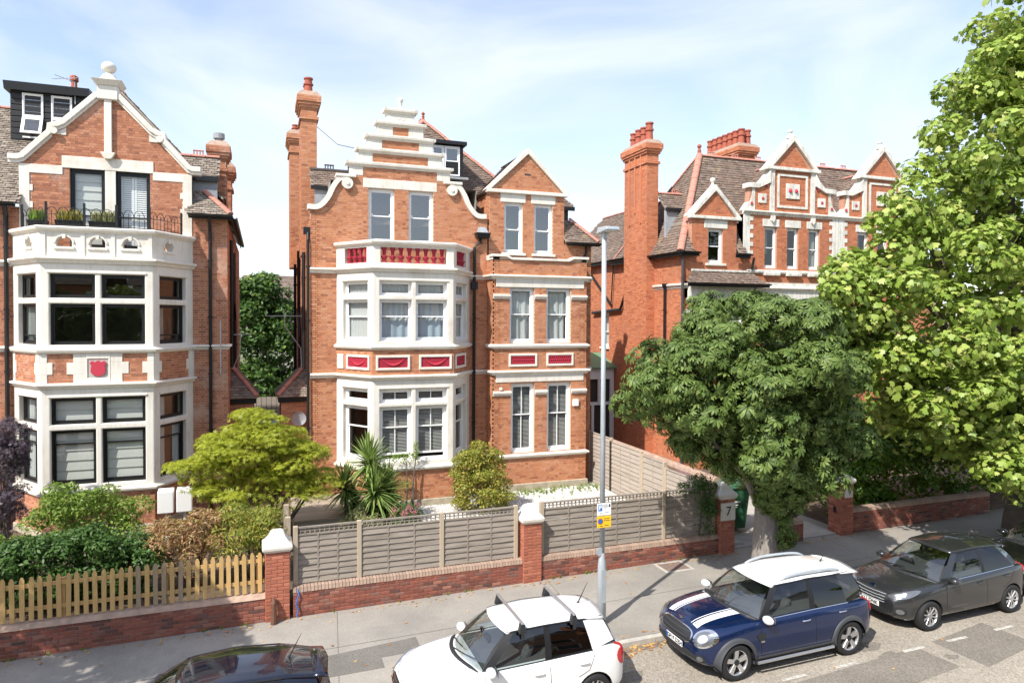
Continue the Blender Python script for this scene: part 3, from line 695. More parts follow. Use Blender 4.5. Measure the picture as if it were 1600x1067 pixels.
def terracotta(house, f, s0, s1, z0, z1, swag=True, m='white'):
    """moulded crimson panel in a painted frame"""
    MB().panel(f, s0, s1, z0, z1, [(s0 + .075, s1 - .075, z0 + .08, z1 - .08)], 0.05, -0.03).build('panel_frame', m, house, bevel=0.015)
    a, c, e_, g = s0 + .075, s1 - .075, z0 + .08, z1 - .08
    q = MB().fbox(f, a, c, -0.02, 0.012, e_, g).build('terracotta_panel', 'crimson', house); b = MB()
    if swag:
        n = 14
        for i in range(n):
            t = i / (n - 1); s = a + (c - a) * (0.12 + 0.76 * t); z = g - .04 - (g - e_) * 0.62 * (1 - (2 * t - 1) ** 2); r = 0.028 + 0.03 * (1 - abs(2 * t - 1))
            P = Vector(f.p(s, 0.014, z)); b.lathe((P.x, P.y, P.z - r * .7), [(0.004, 0), (r, r * .5), (r, r), (0.004, r * 1.5)], 6)
        for k in range(46):
            s = random.uniform(a + .03, c - .03); z = random.uniform(e_ + .03, g - .03); r = random.uniform(0.012, 0.024); P = Vector(f.p(s, 0.01, z)); b.lathe((P.x, P.y, P.z - r * .5), [(0.004, 0), (r, r * .5), (0.004, r)], 5)
    else:
        n = int((c - a) / 0.085)
        for i in range(n):
            for j in range(3):
                P = Vector(f.p(a + .06 + (c - a - .12) * i / (n - 1) + (j % 2) * .03, 0.012, e_ + .05 + (g - e_ - .1) * j / 2)); b.tube([P + Vector((-.03, 0, -.03)), P + Vector((0.0, -.02, 0.01)), P + Vector((.035, 0, .03))], 0.014, 5)
    b.build('relief', 'crimson_hi', q, kind='stuff')
# ------------------------------------------------------------------ the middle house: stepped gable, bay, gabled wing
H1 = thing('brick_house', 'red brick house with stepped white gable and crimson balustrade, in the middle', 'house', (6.5, 26, 0.45))
def win_main(up):
    def f(house, fr, a, c, wb, t0, t1, wh, side):
        if up:
            win(house, fr, a, c, t1, wh, -0.14, single=True, fill=['nets'], fw=0.05)
            win(house, fr, a, c, wb, t0, -0.14, meet=0.60, fw=0.05, fill=['nets_top', 'blue'] if side[0] == 'F' else ['nets'])
        else:
            v = ['venetian'] if side[0] == 'F' else []
            n = 1 if side[0] == 'F' else 0
            w1 = win(house, fr, a, c, t1, wh, -0.14, meet=0.5, fw=0.075, single=True, fill=v)
            if n:
                m_ = (a + c) / 2; MB().fbox(fr, m_ - 0.014, m_ + 0.014, -0.185, -0.155, t1 + .07, wh - .07).build('glazing_bar', 'paint', w1)
            win(house, fr, a, c, wb, t0, -0.14, meet=0.62, fw=0.075, bars=(n, n), fill=v, drop=0.12 if n else 0)
    return f
def par_main(house, f, side):
    a, c = (0.25, f.L - 0.25) if side == 'F' else ((0.42, f.L - 0.3) if side == 'L' else (0.3, f.L - 0.42))
    MB().panel(f, 0, f.L, 8.37, 9.05, [(a, c, 8.5, 9.0)], 0, -0.24).build('parapet', 'white', house, bevel=0.01)
    n = 8 if side == 'F' else 4
    bl = MB(); pr = [(.085, 0), (.085, .05), (.045, .07), (.075, .13), (.115, .20), (.115, .225), (.05, .24), (.055, .34), (.075, .44), (.09, .47), (.09, .505)]
    for i in range(n):
        P = f.p(a + (c - a) * (i + 0.5) / n, -0.12, 8.495)
        MB().lathe(P, pr, 8).build('baluster', 'crimson', house)
B1 = dict(mortar='mortar', brick='brick', parapet=par_main, storeys=[
    dict(z=(1.80, 4.67, 1.98, 4.36, 3.78, 3.91), win=win_main(False)), dict(z=(5.80, 8.20, 5.94, 7.90, 7.29, 7.43), win=win_main(True))])
FL1, FF1, FR1, path1 = bay(H1, 3.36, 6.07, 2.36, 7.07, 22.3, 23.8, B1)
terracotta(H1, FF1, 0.10, 1.22, 4.99, 5.48); terracotta(H1, FF1, 1.52, 2.64, 4.99, 5.48)
terracotta(H1, FL1, 0.55, 1.68, 4.99, 5.48); terracotta(H1, FR1, 0.12, 1.25, 4.99, 5.48)
MB().fbox(FL1, 0.10, 0.40, -.02, 0.05, 4.99, 5.48).build('panel_frame', 'white', H1, bevel=.015)

# gable wall
YW = 23.8; CX = 4.55
FM = Fr(0, YW, 1, YW)
scrL = [(-3.12, 10.40), (-2.77, 10.42), (-2.48, 10.72), (-2.30, 11.10), (-2.12, 11.36), (-1.92, 11.45), (-1.78, 11.40)]
outl = [(1.52, 0.45), (1.52, 10.38)] + [(CX + a, z - 0.03) for a, z in scrL[1:]] + [(CX - 1.77, 11.86), (CX + 1.77, 11.86)] + [(CX - a, z - 0.03) for a, z in scrL[::-1][:-1]] + [(7.73, 10.30), (7.73, 0.45)]
wx = [(3.44, 4.33), (4.83, 5.71)]; wz = (9.30, 11.15)
hol1 = [(a, c, *wz) for a, c in wx]
b = MB(); b.panel(FM, 1.52, 7.73, 0.45, 11.2, hol1 + [(2.62, 6.82, 0.8, 8.3)], 0, -0.30)
# trim the sheet to the scroll outline: keep the rectangle only where the outline is straight
b = MB(); b.panel(FM, 1.52, 7.73, 0.45, 10.30, hol1 + [(2.62, 6.82, 0.8, 8.3)], 0, -0.30)
b.panel(FM, CX - 1.77, CX + 1.77, 10.30, 11.86, hol1, 0, -0.30)
b.fprism(FM, [(1.52, 10.3), (CX - 1.77, 10.3), (CX - 1.77, 11.4)] + [(CX + a, z - .03) for a, z in scrL[::-1][1:]], -0.30, 0)
b.fprism(FM, [(7.73, 10.3), (CX + 1.77, 10.3), (CX + 1.77, 11.4)] + [(CX - a, z - .03) for a, z in scrL[::-1][1:]], -0.30, 0)
b.build('gable_wall', 'mortar', H1)
k = MB(); bricks(k, FM, [outl], hol1 + [(2.40, 7.03, 0.4, 8.30), (CX - 1.29, CX + 1.29, 11.17, 11.49), (CX - 1.78, CX - 1.29, 11.55, 11.9), (CX + 1.29, CX + 1.78, 11.55, 11.9)])
for hw, z0_, z1_ in ((0.97, 12.04, 12.35), (0.645, 12.52, 12.83), (0.275, 13.01, 13.31)): bricks(k, FM, [rect(CX - hw, CX + hw, z0_, z1_)], zbase=z0_)
k.build('brickwork', 'brick', H1, kind='stuff', fix=False)
MB().fbox(FM, CX - 1.29, CX + 1.29, -0.25, 0.02, 11.165, 11.485).build('lintel', 'white', H1, bevel=.01)
steps = [(1.77, 1.295, 11.56, 11.86, 1.88), (1.485, 0.97, 12.03, 12.35, 1.555), (1.13, 0.645, 12.51, 12.83, 1.235), (0.80, 0.275, 13.0, 13.31, 0.895), (0.47, 0.0, 13.48, 13.77, 0.59)]
for i, (hw, bw, za, zb, cw) in enumerate(steps):
    if i: MB().fbox(FM, CX - hw + .01, CX + hw - .01, -0.29, -0.004, za, zb).build('gable_step', 'mortar', H1)
    if bw:
        for sg in (-1, 1):
            a, c = sorted((CX + sg * hw, CX + sg * bw)); MB().fbox(FM, a, c, -0.31, 0.02, za, zb).build('gable_block', 'white', H1, bevel=.01)
    else: MB().fbox(FM, CX - hw, CX + hw, -0.31, 0.02, za, zb).build('gable_block', 'white', H1, bevel=.01)
    z0_ = zb - 0.005
    pr = [(-0.42, z0_), (0.04, z0_), (0.06, z0_ + .04), (0.11, z0_ + .08), (0.12, z0_ + .15), (0.09, z0_ + .18), (-0.42, z0_ + .18)]
    MB().sweep([(CX - cw + .11, YW + .0), (CX + cw - .11, YW + .0)], pr).build('gable_cornice', 'white', H1)
    for sg in (-1, 1):
        x0_, x1_ = sorted((CX + sg * (cw - .115), CX + sg * cw)); MB().hexa([(x0_, YW - .10, z0_ + .07), (x1_, YW - .10, z0_ + .09), (x1_, YW + .40, z0_ + .09), (x0_, YW + .40, z0_ + .07), (x0_, YW - .115, z0_ + .18), (x1_, YW - .115, z0_ + .18), (x1_, YW + .42, z0_ + .18), (x0_, YW + .42, z0_ + .18)]).build('cornice_end', 'white', H1)
em = MB()
for sx in (-1, 1):
    for t in range(10):
        a = t * 0.62; r_ = 0.10 * (1 - t / 13); P = Vector((CX + sx * 0.085 + sx * math.cos(a) * r_ * .8, YW - .025, 13.62 + math.sin(a) * r_)); em.lathe((P.x, P.y, P.z - .015), [(0.004, 0), (.017, .015), (0.004, .03)], 5)
em.build('emblem', 'white', H1)
MB().lathe((CX, YW + .12, 13.94), [(.13, 0), (.13, .05), (.07, .10), (.06, .2), (.075, .23), (.05, .25), (.10, .30), (.115, .36), (.09, .42), (.02, .46)], 12).build('finial', 'white', H1, smooth=True)
# scrolled copings, thickness across the wall
def scroll(parent, cx, sg, pts, fr, m, th=(-0.34, 0.10), wd=0.17):
    pp = [Vector((cx + sg * a, z)) for a, z in pts]; n = len(pp)
    # smooth
    q = []
    for i in range(n - 1):
        p0, p1, p2, p3 = pp[max(i - 1, 0)], pp[i], pp[i + 1], pp[min(i + 2, n - 1)]
        for k_ in range(5):
            t = k_ / 5; q.append(0.5 * ((2 * p1) + (p2 - p0) * t + (2 * p0 - 5 * p1 + 4 * p2 - p3) * t * t + (3 * p1 - p0 - 3 * p2 + p3) * t ** 3))
    q.append(pp[-1]); up, dn = [], []
    for i, p in enumerate(q):
        d_ = (q[min(i + 1, len(q) - 1)] - q[max(i - 1, 0)]).normalized(); nn = Vector((-d_.y, d_.x)) * sg * -1
        if nn.y < 0 and i < 3: nn = -nn
        up.append(p - nn * wd * .5); dn.append(p + nn * wd * .5)
    b = MB()
    for i in range(len(q) - 1): 
        a, c, d_, e_ = up[i], up[i + 1], dn[i + 1], dn[i]
        vs_ = [fr.p(x.x, o, x.y) for o in (th[1], th[0]) for x in (a, c, d_, e_)]
        b.add(vs_, [(0, 1, 2, 3), (7, 6, 5, 4), (0, 4, 5, 1), (2, 6, 7, 3)] + ([(0, 3, 7, 4)] if i == 0 else []) + ([(1, 5, 6, 2)] if i == len(q) - 2 else []))
    return b.build('scroll_coping', m, parent)
for sg in (-1, 1):
    s_ = scroll(H1, CX, sg, [(-a if True else a, z) for a, z in scrL], FM, 'white')
    vx = CX + sg * 1.83
    MB().lathe((vx, YW - .13, 11.25), [(.19, 0), (.19, .45)], 16, 'y').build('volute', 'white', H1)
    MB().lathe((vx, YW - .16, 11.25), [(.06, 0), (.06, .05)], 10, 'y').build('volute_eye', 'white', H1)
    a, c = sorted((vx - sg * .30, vx + sg * .38)); MB().fbox(FM, a, c, -.36, .13, 11.46, 11.565).build('scroll_cap', 'white', H1, bevel=.02)
for (a, c) in wx: win(H1, FM, a, c, wz[0], wz[1], -0.10, meet=0.5, horn=True, fw=0.075, gl='glass_sky', sill=.03)
room(H1, 2.2, 7.4, YW + .32, YW + 3.0, 8.6, 11.4)
MB().fbox(FM, 6.55, 6.77, -.02, .004, 9.53, 9.6).build('air_brick', 'furn', H1)

# string mouldings on the plain wall either side of the bay
for x0_, x1_ in ((1.50, 2.40),):
    for z0_, z1_, pj in ((4.66, 4.82, .13), (8.19, 8.37, .15)): MB().sweep([(x0_, YW), (x1_, YW)], cor(z0_, z1_, pj)).build('string_course', 'white', H1)
pR = [(7.05, YW), (7.73, YW), (7.73, 23.1), (11.42, 23.1), (11.42, 23.8), (11.95, 23.8)]
for z0_, z1_, pj in ((4.66, 4.82, .13), (8.10, 8.26, .15)): MB().sweep(pR, cor(z0_, z1_, pj)).build('string_course', 'white', H1)
for za in (5.61,): MB().sweep(pR[1:5], [(-.05, za), (.03, za), (.045, za + .04), (.10, za + .05), (.12, za + .11), (.0, za + .17), (-.05, za + .17)]).build('sill_course', 'white', H1)
MB().sweep(pR[1:5], [(-.05, 1.63), (.03, 1.63), (.045, 1.67), (.10, 1.68), (.12, 1.74), (.0, 1.80), (-.05, 1.80)]).build('sill_course', 'white', H1)
MB().sweep(pR[1:5], [(-.05, .40), (.07, .40), (.07, .68), (.05, .70), (-.05, .70)]).build('plinth', 'plinth', H1)

# wing: square bay with paired sashes
FRb = Fr(0, 23.1, 1, 23.1); g1 = [(8.42, 9.34), (9.83, 10.80)]; u1 = [(8.36, 9.31), (9.79, 10.77)]
hg = [(a, c, 1.82, 4.36) for a, c in g1]; hu = [(a, c, 5.80, 7.82) for a, c in u1]
MB().panel(FRb, 7.73, 11.42, .45, 8.8, hg + hu, 0, -.30).build('wing_wall', 'mortar', H1)
FRl = Fr(7.73, 23.8, 7.73, 23.1); MB().panel(FRl, 0, .7, .45, 8.8, [], 0, -.30).build('wing_wall', 'mortar', H1)
FRr = Fr(11.42, 23.1, 11.42, 23.8); MB().panel(FRr, 0, .7, .45, 8.8, [], 0, -.30).build('wing_wall', 'mortar', H1)
k = MB(); tp = [(8.30, 9.3, 7.78, 8.12)]
bricks(k, FRb, [rect(7.73, 11.42, .70, 8.8)], hg + hu + [(7.85, 11.30, 4.40, 4.68), (7.85, 11.30, 7.82, 8.11)])
bricks(k, FRl, [rect(0, .7, .70, 8.8)]); bricks(k, FRr, [rect(0, .7, .7, 8.8)])
k.build('brickwork', 'brick', H1, kind='stuff', fix=False)
for z0_, z1_ in ((4.40, 4.67), (7.82, 8.105)): MB().fbox(FRb, 7.84, 11.31, -.2, .03, z0_, z1_).build('lintel_band', 'white', H1, bevel=.01)
for ops, z in ((g1, 3.92), (u1, 7.40)):
    xs_ = [7.73, ops[0][0], ops[0][1], ops[1][0], ops[1][1], 11.42]
    for i in (0, 2, 4): MB().sweep([(xs_[i] - (.0 if i == 0 else -.0), 23.1), (xs_[i + 1], 23.1)], [(-.02, z), (.05, z), (.06, z + .05), (.11, z + .09), (.11, z + .15), (-.02, z + .175)]).build('impost', 'white', H1)
for a, c in g1: win(H1, FRb, a, c, 1.82, 4.34, -.12, meet=.55, bars=(1, 1), fw=.09, fill=['venetian'])
for i, (a, c) in enumerate(u1): win(H1, FRb, a, c, 5.80, 7.82, -.12, meet=.52, fw=.085, fill=['nets_mid', 'nets_top'], label=None)
terracotta(H1, FRb, 8.33, 9.43, 4.96, 5.43, False); terracotta(H1, FRb, 9.80, 10.89, 4.96, 5.43, False)
room(H1, 7.9, 11.3, 23.42, 27, .8, 4.6); room(H1, 7.9, 11.3, 23.42, 27, 5.2, 8.0)
MB().fbox(FRb, 10.86, 11.10, -.01, .09, 3.44, 3.70).build('alarm_box', 'paint', H1, bevel=.03)
MB().fbox(FRb, 7.98, 8.06, -.01, .10, 4.14, 4.22).build('security_light', 'paint', H1)
# parapet coping with raised ends
def cope(pts, parent, fr, th=(-.32, .08), h=.09, m='white', name='parapet_coping'):
    b = MB()
    b.fprism(fr, [(s, z) for s, z in pts] + [(s, z + h) for s, z in pts[::-1]], *th); return b.build(name, m, parent, bevel=.012)
cope([(7.66, 8.90), (8.22, 8.90), (8.42, 8.80), (10.68, 8.80), (10.88, 8.90), (11.49, 8.90)], H1, FRb)
MB().fprism(FRb, [(7.73, 8.78), (7.73, 8.90), (8.22, 8.90), (8.40, 8.80), (8.40, 8.78)], -.3, 0).build('parapet_end', 'mortar', H1)
MB().fprism(FRb, [(11.42, 8.78), (11.42, 8.90), (10.88, 8.90), (10.70, 8.80), (10.70, 8.78)], -.3, 0).build('parapet_end', 'mortar', H1)
MB().box(7.70, 7.98, 23.1, 23.8, 8.80, 8.99).build('parapet_coping', 'white', H1, bevel=.01)
MB().box(11.2, 11.46, 23.1, 23.8, 8.80, 8.99).build('parapet_coping', 'white', H1, bevel=.01)
MB().box(7.8, 11.4, 23.3, 24.2, 8.5, 8.56).build('balcony_floor', 'lead', H1)
# attic of the wing with pediment
aw = [(8.38, 9.12), (9.57, 10.32)]; ha = [(a, c, 9.12, 10.98) for a, c in aw]
MB().panel(FM, 7.80, 10.80, 8.4, 11.32, ha, .002, -.30).build('attic_wall', 'mortar', H1)
MB().fprism(FM, [(7.80, 11.32), (10.80, 11.32), (9.30, 12.90)], -.30, .002).build('attic_wall', 'mortar', H1)
FAl = Fr(7.80, 26.2, 7.80, 23.8); MB().panel(FAl, 0, 2.4, 8.4, 11.3, [], 0, -.3).build('attic_wall', 'mortar', H1)
k = MB(); bricks(k, FM, [[(7.80, 8.8), (10.80, 8.8), (10.80, 11.30), (9.30, 12.86), (7.80, 11.30)]], ha + [(8.22, 9.22, 10.98, 11.30), (9.44, 10.44, 10.98, 11.30)], o=.002)
bricks(k, FAl, [rect(0, 2.4, 8.4, 11.3)]); k.build('brickwork', 'brick', H1, kind='stuff', fix=False)
for a in (8.24, 9.45): MB().fbox(FM, a, a + .98, -.2, .025, 10.985, 11.30).build('lintel', 'white', H1, bevel=.01)
MB().fbox(FM, 7.68, 10.92, -.1, .12, 11.30, 11.43).build('pediment_cornice', 'white', H1, bevel=.02)
for sg in (-1, 1):
    MB().fprism(FM, [(9.30 + sg * 1.66, 11.40), (9.30 + sg * 1.46, 11.42), (9.30, 12.80), (9.30, 13.02)], -.36, .10).build('pediment_coping', 'white', H1, bevel=.012)
for i, (a, c) in enumerate(aw): win(H1, FM, a, c, 9.12, 10.98, -.10, meet=.47, horn=True, fw=.07, sill=.10, gl='glass_sky')
room(H1, 7.95, 10.7, 24.13, 26.5, 8.7, 11.2)
MB().fbox(FM, 9.18, 9.42, -.02, .012, 12.02, 12.08).build('air_brick', 'furn', H1)
# set-back wall right of the wing, and flank walls
MB().panel(FM, 11.42, 11.95, .45, 9.55, [], 0, -.3).build('flank_wall', 'mortar', H1)
MB().panel(FM, 10.80, 11.42, 8.4, 9.55, [], 0, -.3).build('flank_wall', 'mortar', H1)
FS = Fr(1.52, 36.0, 1.52, 23.8); sh_ = [(1.5, 2.3, 6.0, 7.8), (5.3, 6.1, 6.0, 7.8)]
MB().panel(FS, 0, 12.2, .45, 10.0, [], 0, -.3).build('flank_wall', 'mortar', H1)
MB().box(11.65, 11.95, 23.8, 36, .45, 9.55).build('flank_wall', 'mortar', H1); MB().box(1.52, 11.95, 35.7, 36, .45, 10).build('rear_wall', 'mortar', H1)
k = MB(); bricks(k, FM, [rect(11.42, 11.95, .45, 9.55)]); bricks(k, FM, [rect(10.8, 11.42, 8.9, 9.55)]); bricks(k, FS, [rect(0, 12.2, .45, 10.0)])
k.build('brickwork', 'brick', H1, kind='stuff', fix=False)
# roofs: main hip, gable roof behind the steps, side piece left, side slopes right
zE, y0_ = 10.0, 24.2
pk = (6.35, 28.3, 14.92)
roof_slope(H1, [(1.6, y0_, zE), (11.0, y0_, zE), pk], name='hip_roof')
roof_slope(H1, [(11.0, y0_, zE), (11.0, 36, zE), (6.35, 33, 14.92), pk], name='hip_roof')
roof_slope(H1, [(1.6, 36, zE), (1.6, y0_, zE), pk, (6.35, 33, 14.92)], name='hip_roof')
ridge_run(H1, (11.0, y0_, zE + .03), (6.35, 28.3, 14.96)); ridge_run(H1, (1.6, y0_, zE + .03), (6.35, 28.3, 14.96)); ridge_run(H1, (6.35, 28.3, 14.96), (6.35, 33, 14.96), crest=True)
MB().lathe((6.35, 28.3, 14.92), [(.08, 0), (.05, .16), (.07, .2), (.04, .24), (.08, .33), (.02, .40)], 8).build('roof_finial', 'pot', H1)
for sg in (-1, 1): roof_slope(H1, [(CX + sg * 2.2, 24.12, 11.0), (CX + sg * 2.2, 26.2, 11.0), (CX, 27.2, 13.1), (CX, 24.12, 13.1)], name='gable_roof')
for sg in (-1, 1): roof_slope(H1, [(9.3 + sg * 1.62, 24.1, 11.35), (9.3 + sg * 1.62, 25.4, 11.35), (9.3, 26.7, 12.85), (9.3, 24.1, 12.85)], name='wing_roof')
roof_slope(H1, [(1.62, 25.1, 11.33), (3.0, 25.1, 11.33), (3.0, 25.75, 12.05), (1.62, 25.75, 12.05)], name='side_roof'); ridge_run(H1, (1.62, 25.78, 12.06), (3.0, 25.78, 12.06), crest=True, mat_='furn')
MB().box(1.75, 3.0, 25.12, 25.2, 10.2, 11.3).build('dormer_cheek', 'lead', H1); MB().box(1.62, 3.0, 25.04, 25.1, 11.22, 11.36).build('fascia', 'black', H1)
roof_slope(H1, [(10.78, 23.55, 9.6), (12.15, 23.55, 9.6), (11.3, 24.4, 10.55), (10.78, 24.4, 10.55)], name='side_roof'); gutter(H1, (10.8, 23.5, 9.58), (12.2, 23.5, 9.58))
roof_slope(H1, [(12.15, 23.55, 9.6), (12.15, 30, 9.6), (11.3, 29, 10.55), (11.3, 24.4, 10.55)], name='side_roof'); ridge_run(H1, (12.15, 23.55, 9.64), (11.3, 24.4, 10.6))
roof_slope(H1, [(10.3, 24.9, 11.15), (11.75, 24.9, 11.15), (11.1, 25.9, 12.25), (10.3, 25.9, 12.25)], name='side_roof'); MB().box(10.3, 11.75, 24.85, 24.9, 11.0, 11.16).build('fascia', 'black', H1); MB().box(10.3, 11.5, 24.95, 25.1, 10.0, 11.05).build('dormer_cheek', 'blackwood', H1)
# flat-roofed dormer
dm = MB().box(6.0, 7.22, 25.25, 27.6, 12.0, 13.25).build('dormer', 'black', H1)
MB().box(5.9, 7.32, 25.05, 27.8, 13.25, 13.38).build('dormer_roof', 'black', H1)
FD = Fr(0, 25.24, 1, 25.24)
win(H1, FD, 6.48, 7.08, 12.1, 13.2, .03, meet=.5, fw=.05, d=.03, gl='glass_sky'); win(H1, FD, 5.98, 6.46, 12.1, 13.2, .03, meet=.5, fw=.05, d=.03, gl='glass_sky')
MB().box(6.0, 7.35, 24.98, 25.3, 11.94, 12.02).build('dormer_sill', 'lead', H1)
# rainwater goods
pipe(H1, [(7.47, 23.72, 9.62), (7.42, 23.70, 9.45), (7.22, 23.70, 9.25), (7.20, 23.70, .45)], .055)
MB().hexa([(7.28, 23.50, 9.60), (7.72, 23.50, 9.60), (7.72, 23.78, 9.60), (7.28, 23.78, 9.60), (7.22, 23.45, 9.78), (7.76, 23.45, 9.78), (7.76, 23.78, 9.78), (7.22, 23.78, 9.78)]).build('hopper', 'black', H1)
MB().hexa([(7.30, 23.52, 9.78), (7.70, 23.52, 9.78), (7.70, 23.78, 9.78), (7.30, 23.78, 9.78), (7.38, 23.66, 10.0), (7.62, 23.66, 10.0), (7.62, 23.78, 10.0), (7.38, 23.78, 10.0)]).build('lead_chute', 'lead', H1)
MB().box(7.10, 7.32, 23.60, 23.80, 7.75, 8.02).build('hopper', 'black', H1)
pipe(H1, [(1.44, 23.86, 9.6), (1.44, 23.78, 9.3), (1.44, 23.74, .45)], .05); MB().box(1.30, 1.55, 23.8, 24.1, 9.5, 9.72).build('hopper', 'black', H1)
pipe(H1, [(1.38, 25.2, 9.0), (1.38, 25.2, 4.9)], .06); pipe(H1, [(1.34, 28, 9.3), (1.34, 28, 6.9), (1.34, 27.2, 6.0), (1.34, 27.2, 2)], .06); pipe(H1, [(1.34, 31, 9.0), (1.34, 31, 3)], .06)
pipe(H1, [(11.7, 23.7, 9.5), (11.7, 23.72, 9.2), (11.55, 23.72, 9.0)], .045, collars=False)
# chimneys
chimney(H1, 1.36, 1.90, 26.2, 27.6, 9.0, 15.0, 'brick', 'mortar', [(1.63, 26.55, .62, .16), (1.63, 27.1, .5, .16)])
chimney(H1, 1.22, 1.72, 33.0, 34.6, 9.0, 15.3, 'brick', 'mortar', [(1.47, 33.5, .4, .15), (1.47, 34.1, .4, .15)])
MB().tube([(1.9, 26.3, 13.75), (2.6, 25.6, 12.98), (3.1, 24.0, 12.5)], .012, 5).build('cable', 'black', H1)
# porch lean-to on the flank
def porch(house, x0, x1, y, m, mo, sg):
    xa, xb = sorted((x0, x1)); MB().box(xa, xb, y, y + 2.2, .45, 3.75).build('porch_wall', mo, house)
    k = MB(); fF = Fr(xa, y, xb, y); bricks(k, fF, [rect(0, fF.L, .45, 3.7)]); fS = Fr(xa, y + 2.2, xa, y) if sg < 0 else Fr(xb, y, xb, y + 2.2); bricks(k, fS, [rect(0, 2.2, .45, 3.7)]); k.build('brickwork', m, house, kind='stuff', fix=False)
    MB().box(xa - .1, xb + .1, y - .1, y + 2.3, 3.72, 3.92).build('porch_fascia', 'black', house)
    out, inn = (x0, x1)
    e = .14 * sg
    roof_slope(house, [(out + e, y - .14, 3.93), (inn, y - .14, 3.93), (inn, y + .85, 4.98)], 'slate', name='porch_roof') if sg > 0 else roof_slope(house, [(inn, y - .14, 3.93), (out + e, y - .14, 3.93), (inn, y + .85, 4.98)], 'slate', name='porch_roof')
    roof_slope(house, [(out + e, y - .14, 3.93), (out + e, y + 2.3, 3.93), (inn, y + 2.3, 4.98), (inn, y + .85, 4.98)], 'slate', name='porch_roof')
    ridge_run(house, (out + e, y - .14, 3.98), (inn, y + .85, 5.03), r=.09)
porch(H1, 0.62, 1.52, 25.3, 'brick', 'mortar', -1)
# aerial and dish on the porch
ar = MB(); ar.tube([(1.32, 25.6, 4.95), (1.30, 25.6, 5.6), (0.75, 25.5, 6.4), (0.72, 25.5, 7.0)], .018, 6); ar.tube([(.10, 25.5, 6.75), (1.35, 25.5, 6.75)], .012, 5)
for i in range(9): x = .15 + i * .13; ar.tube([(x, 25.36, 6.75), (x, 25.64, 6.75)], .006, 4)
ar.build('tv_aerial', 'galv', H1)
ds = MB(); ds.lathe((1.2, 25.0, 3.15), [(.005, .06), (.16, .04), (.25, 0), (.25, .012), (.16, .055), (.005, .075)], 16, 'y'); ds.build('satellite_dish', 'lead', H1)
rebase(H1)
# ------------------------------------------------------------------ left house: pale gable with ball finial, black-framed windows
H0 = thing('brick_house', 'red brick house with cream curved gable, ball finial and black-framed windows, on the left', 'house', (-4.4, 26, 0.45))
def win_left(up):
    def f(house, fr, a, c, wb, t0, t1, wh, side):
        F_ = side[0] == 'F'
        win(house, fr, a, c, t1, wh, -0.13, m='black', single=True, fw=.055, fill=[] if up else (['roman'] if F_ else ['left']), gl='glass_dark' if up else 'glass')
        if up: win(house, fr, a, c, wb, t0, -0.13, m='black', single=F_, meet=.72 if F_ else .22, fw=.055, fill=[] if F_ else ['left'], gl='glass_dark')
        else: win(house, fr, a, c, wb, t0, -0.13, m='black', meet=.74, fw=.055, fill=['roman'] if F_ else ['left', 'right'])
    return f
def par_left(house, f, side):
    n = 3 if side == 'F' else 1; hs = []
    for i in range(n):
        m_ = f.L / 2 + (i - (n - 1) / 2) * .82 + (0 if side == 'F' else (.25 if side == 'L' else -.25)); hs.append((m_ - .19, m_ + .19, 8.66, 8.94))
    MB().panel(f, 0, f.L, 8.37, 9.05, hs, 0, -.24).build('parapet', 'white', house)
    for a, c, z0_, z1_ in hs:
        m_ = (a + c) / 2
        for sg in (-1, 1):
            arc = [(m_ + sg * .195 * math.cos(t), z0_ + .10 + .185 * math.sin(t)) for t in np.linspace(0, math.pi / 2, 6)]
            MB().fprism(f, arc + [(m_, z1_ + .01), (m_ + sg * .197, z1_ + .01)], -.238, -.004).build('arch_spandrel', 'white', house)
        ring = [(m_ + .25 * math.cos(t), z0_ + .10 + .235 * math.sin(t)) for t in np.linspace(0, math.pi, 12)]; r2 = [(m_ + .205 * math.cos(t), z0_ + .10 + .195 * math.sin(t)) for t in np.linspace(math.pi, 0, 12)]
        MB().fprism(f, ring + r2, -.02, .03).build('arch_mould', 'white', house)
        MB().fprism(f, [(m_ - .035, z1_ - .06), (m_ + .035, z1_ - .06), (m_ + .05, z1_ + .06), (m_ - .05, z1_ + .06)], -.02, .05).build('keystone', 'white', house)
        MB().fbox(f, a - .06, c + .06, -.02, .04, z0_ - .07, z0_ - .01).build('arch_sill', 'white', house)
    if side == 'F':
        for x in (.05, 1.0, f.L - 1.08, f.L - .13): MB().fbox(f, x, x + .10, -.02, .025, 8.40, 9.05).build('pilaster', 'white', house)
B0 = dict(mortar='mortar', brick='brick_left', parapet=par_left, storeys=[
    dict(z=(1.80, 4.67, 1.93, 4.40, 3.49, 3.65), win=win_left(False)), dict(z=(5.80, 8.20, 5.90, 7.90, 7.06, 7.22), win=win_left(True))])
FL0, FF0, FR0, path0 = bay(H0, -5.80, -2.97, -6.86, -2.05, 22.3, 23.8, B0)
# painted blocks and shield in the band
def blk(f, s0, s1, z0_, z1_): MB().fbox(f, s0, s1, -.02, .025, z0_, z1_).build('painted_block', 'white', H0, bevel=.008)
for f, ss in ((FF0, ((0, .17, .13), (2.66, 2.83, -.13))), (FL0, ((0, .2, .08), (1.60, 1.84, -.08))), (FR0, ((0, .2, .1), (1.50, 1.76, -.1)))):
    for a, c, ex in ss:
        for i, (z0_, z1_) in enumerate(((4.825, 5.07), (5.07, 5.40), (5.40, 5.645))):
            e_ = ex if i == 1 else 0; blk(f, a + min(e_, 0), c + max(e_, 0), z0_, z1_)
for sg in (0, 1):
    for i, (z0_, z1_) in enumerate(((4.825, 5.07), (5.07, 5.40), (5.40, 5.645))):
        e_ = .16 if i == 1 else 0
        if sg == 0: blk(FF0, .80 - e_, 1.10, z0_, z1_)
        else: blk(FF0, 1.72, 2.02 + e_, z0_, z1_)
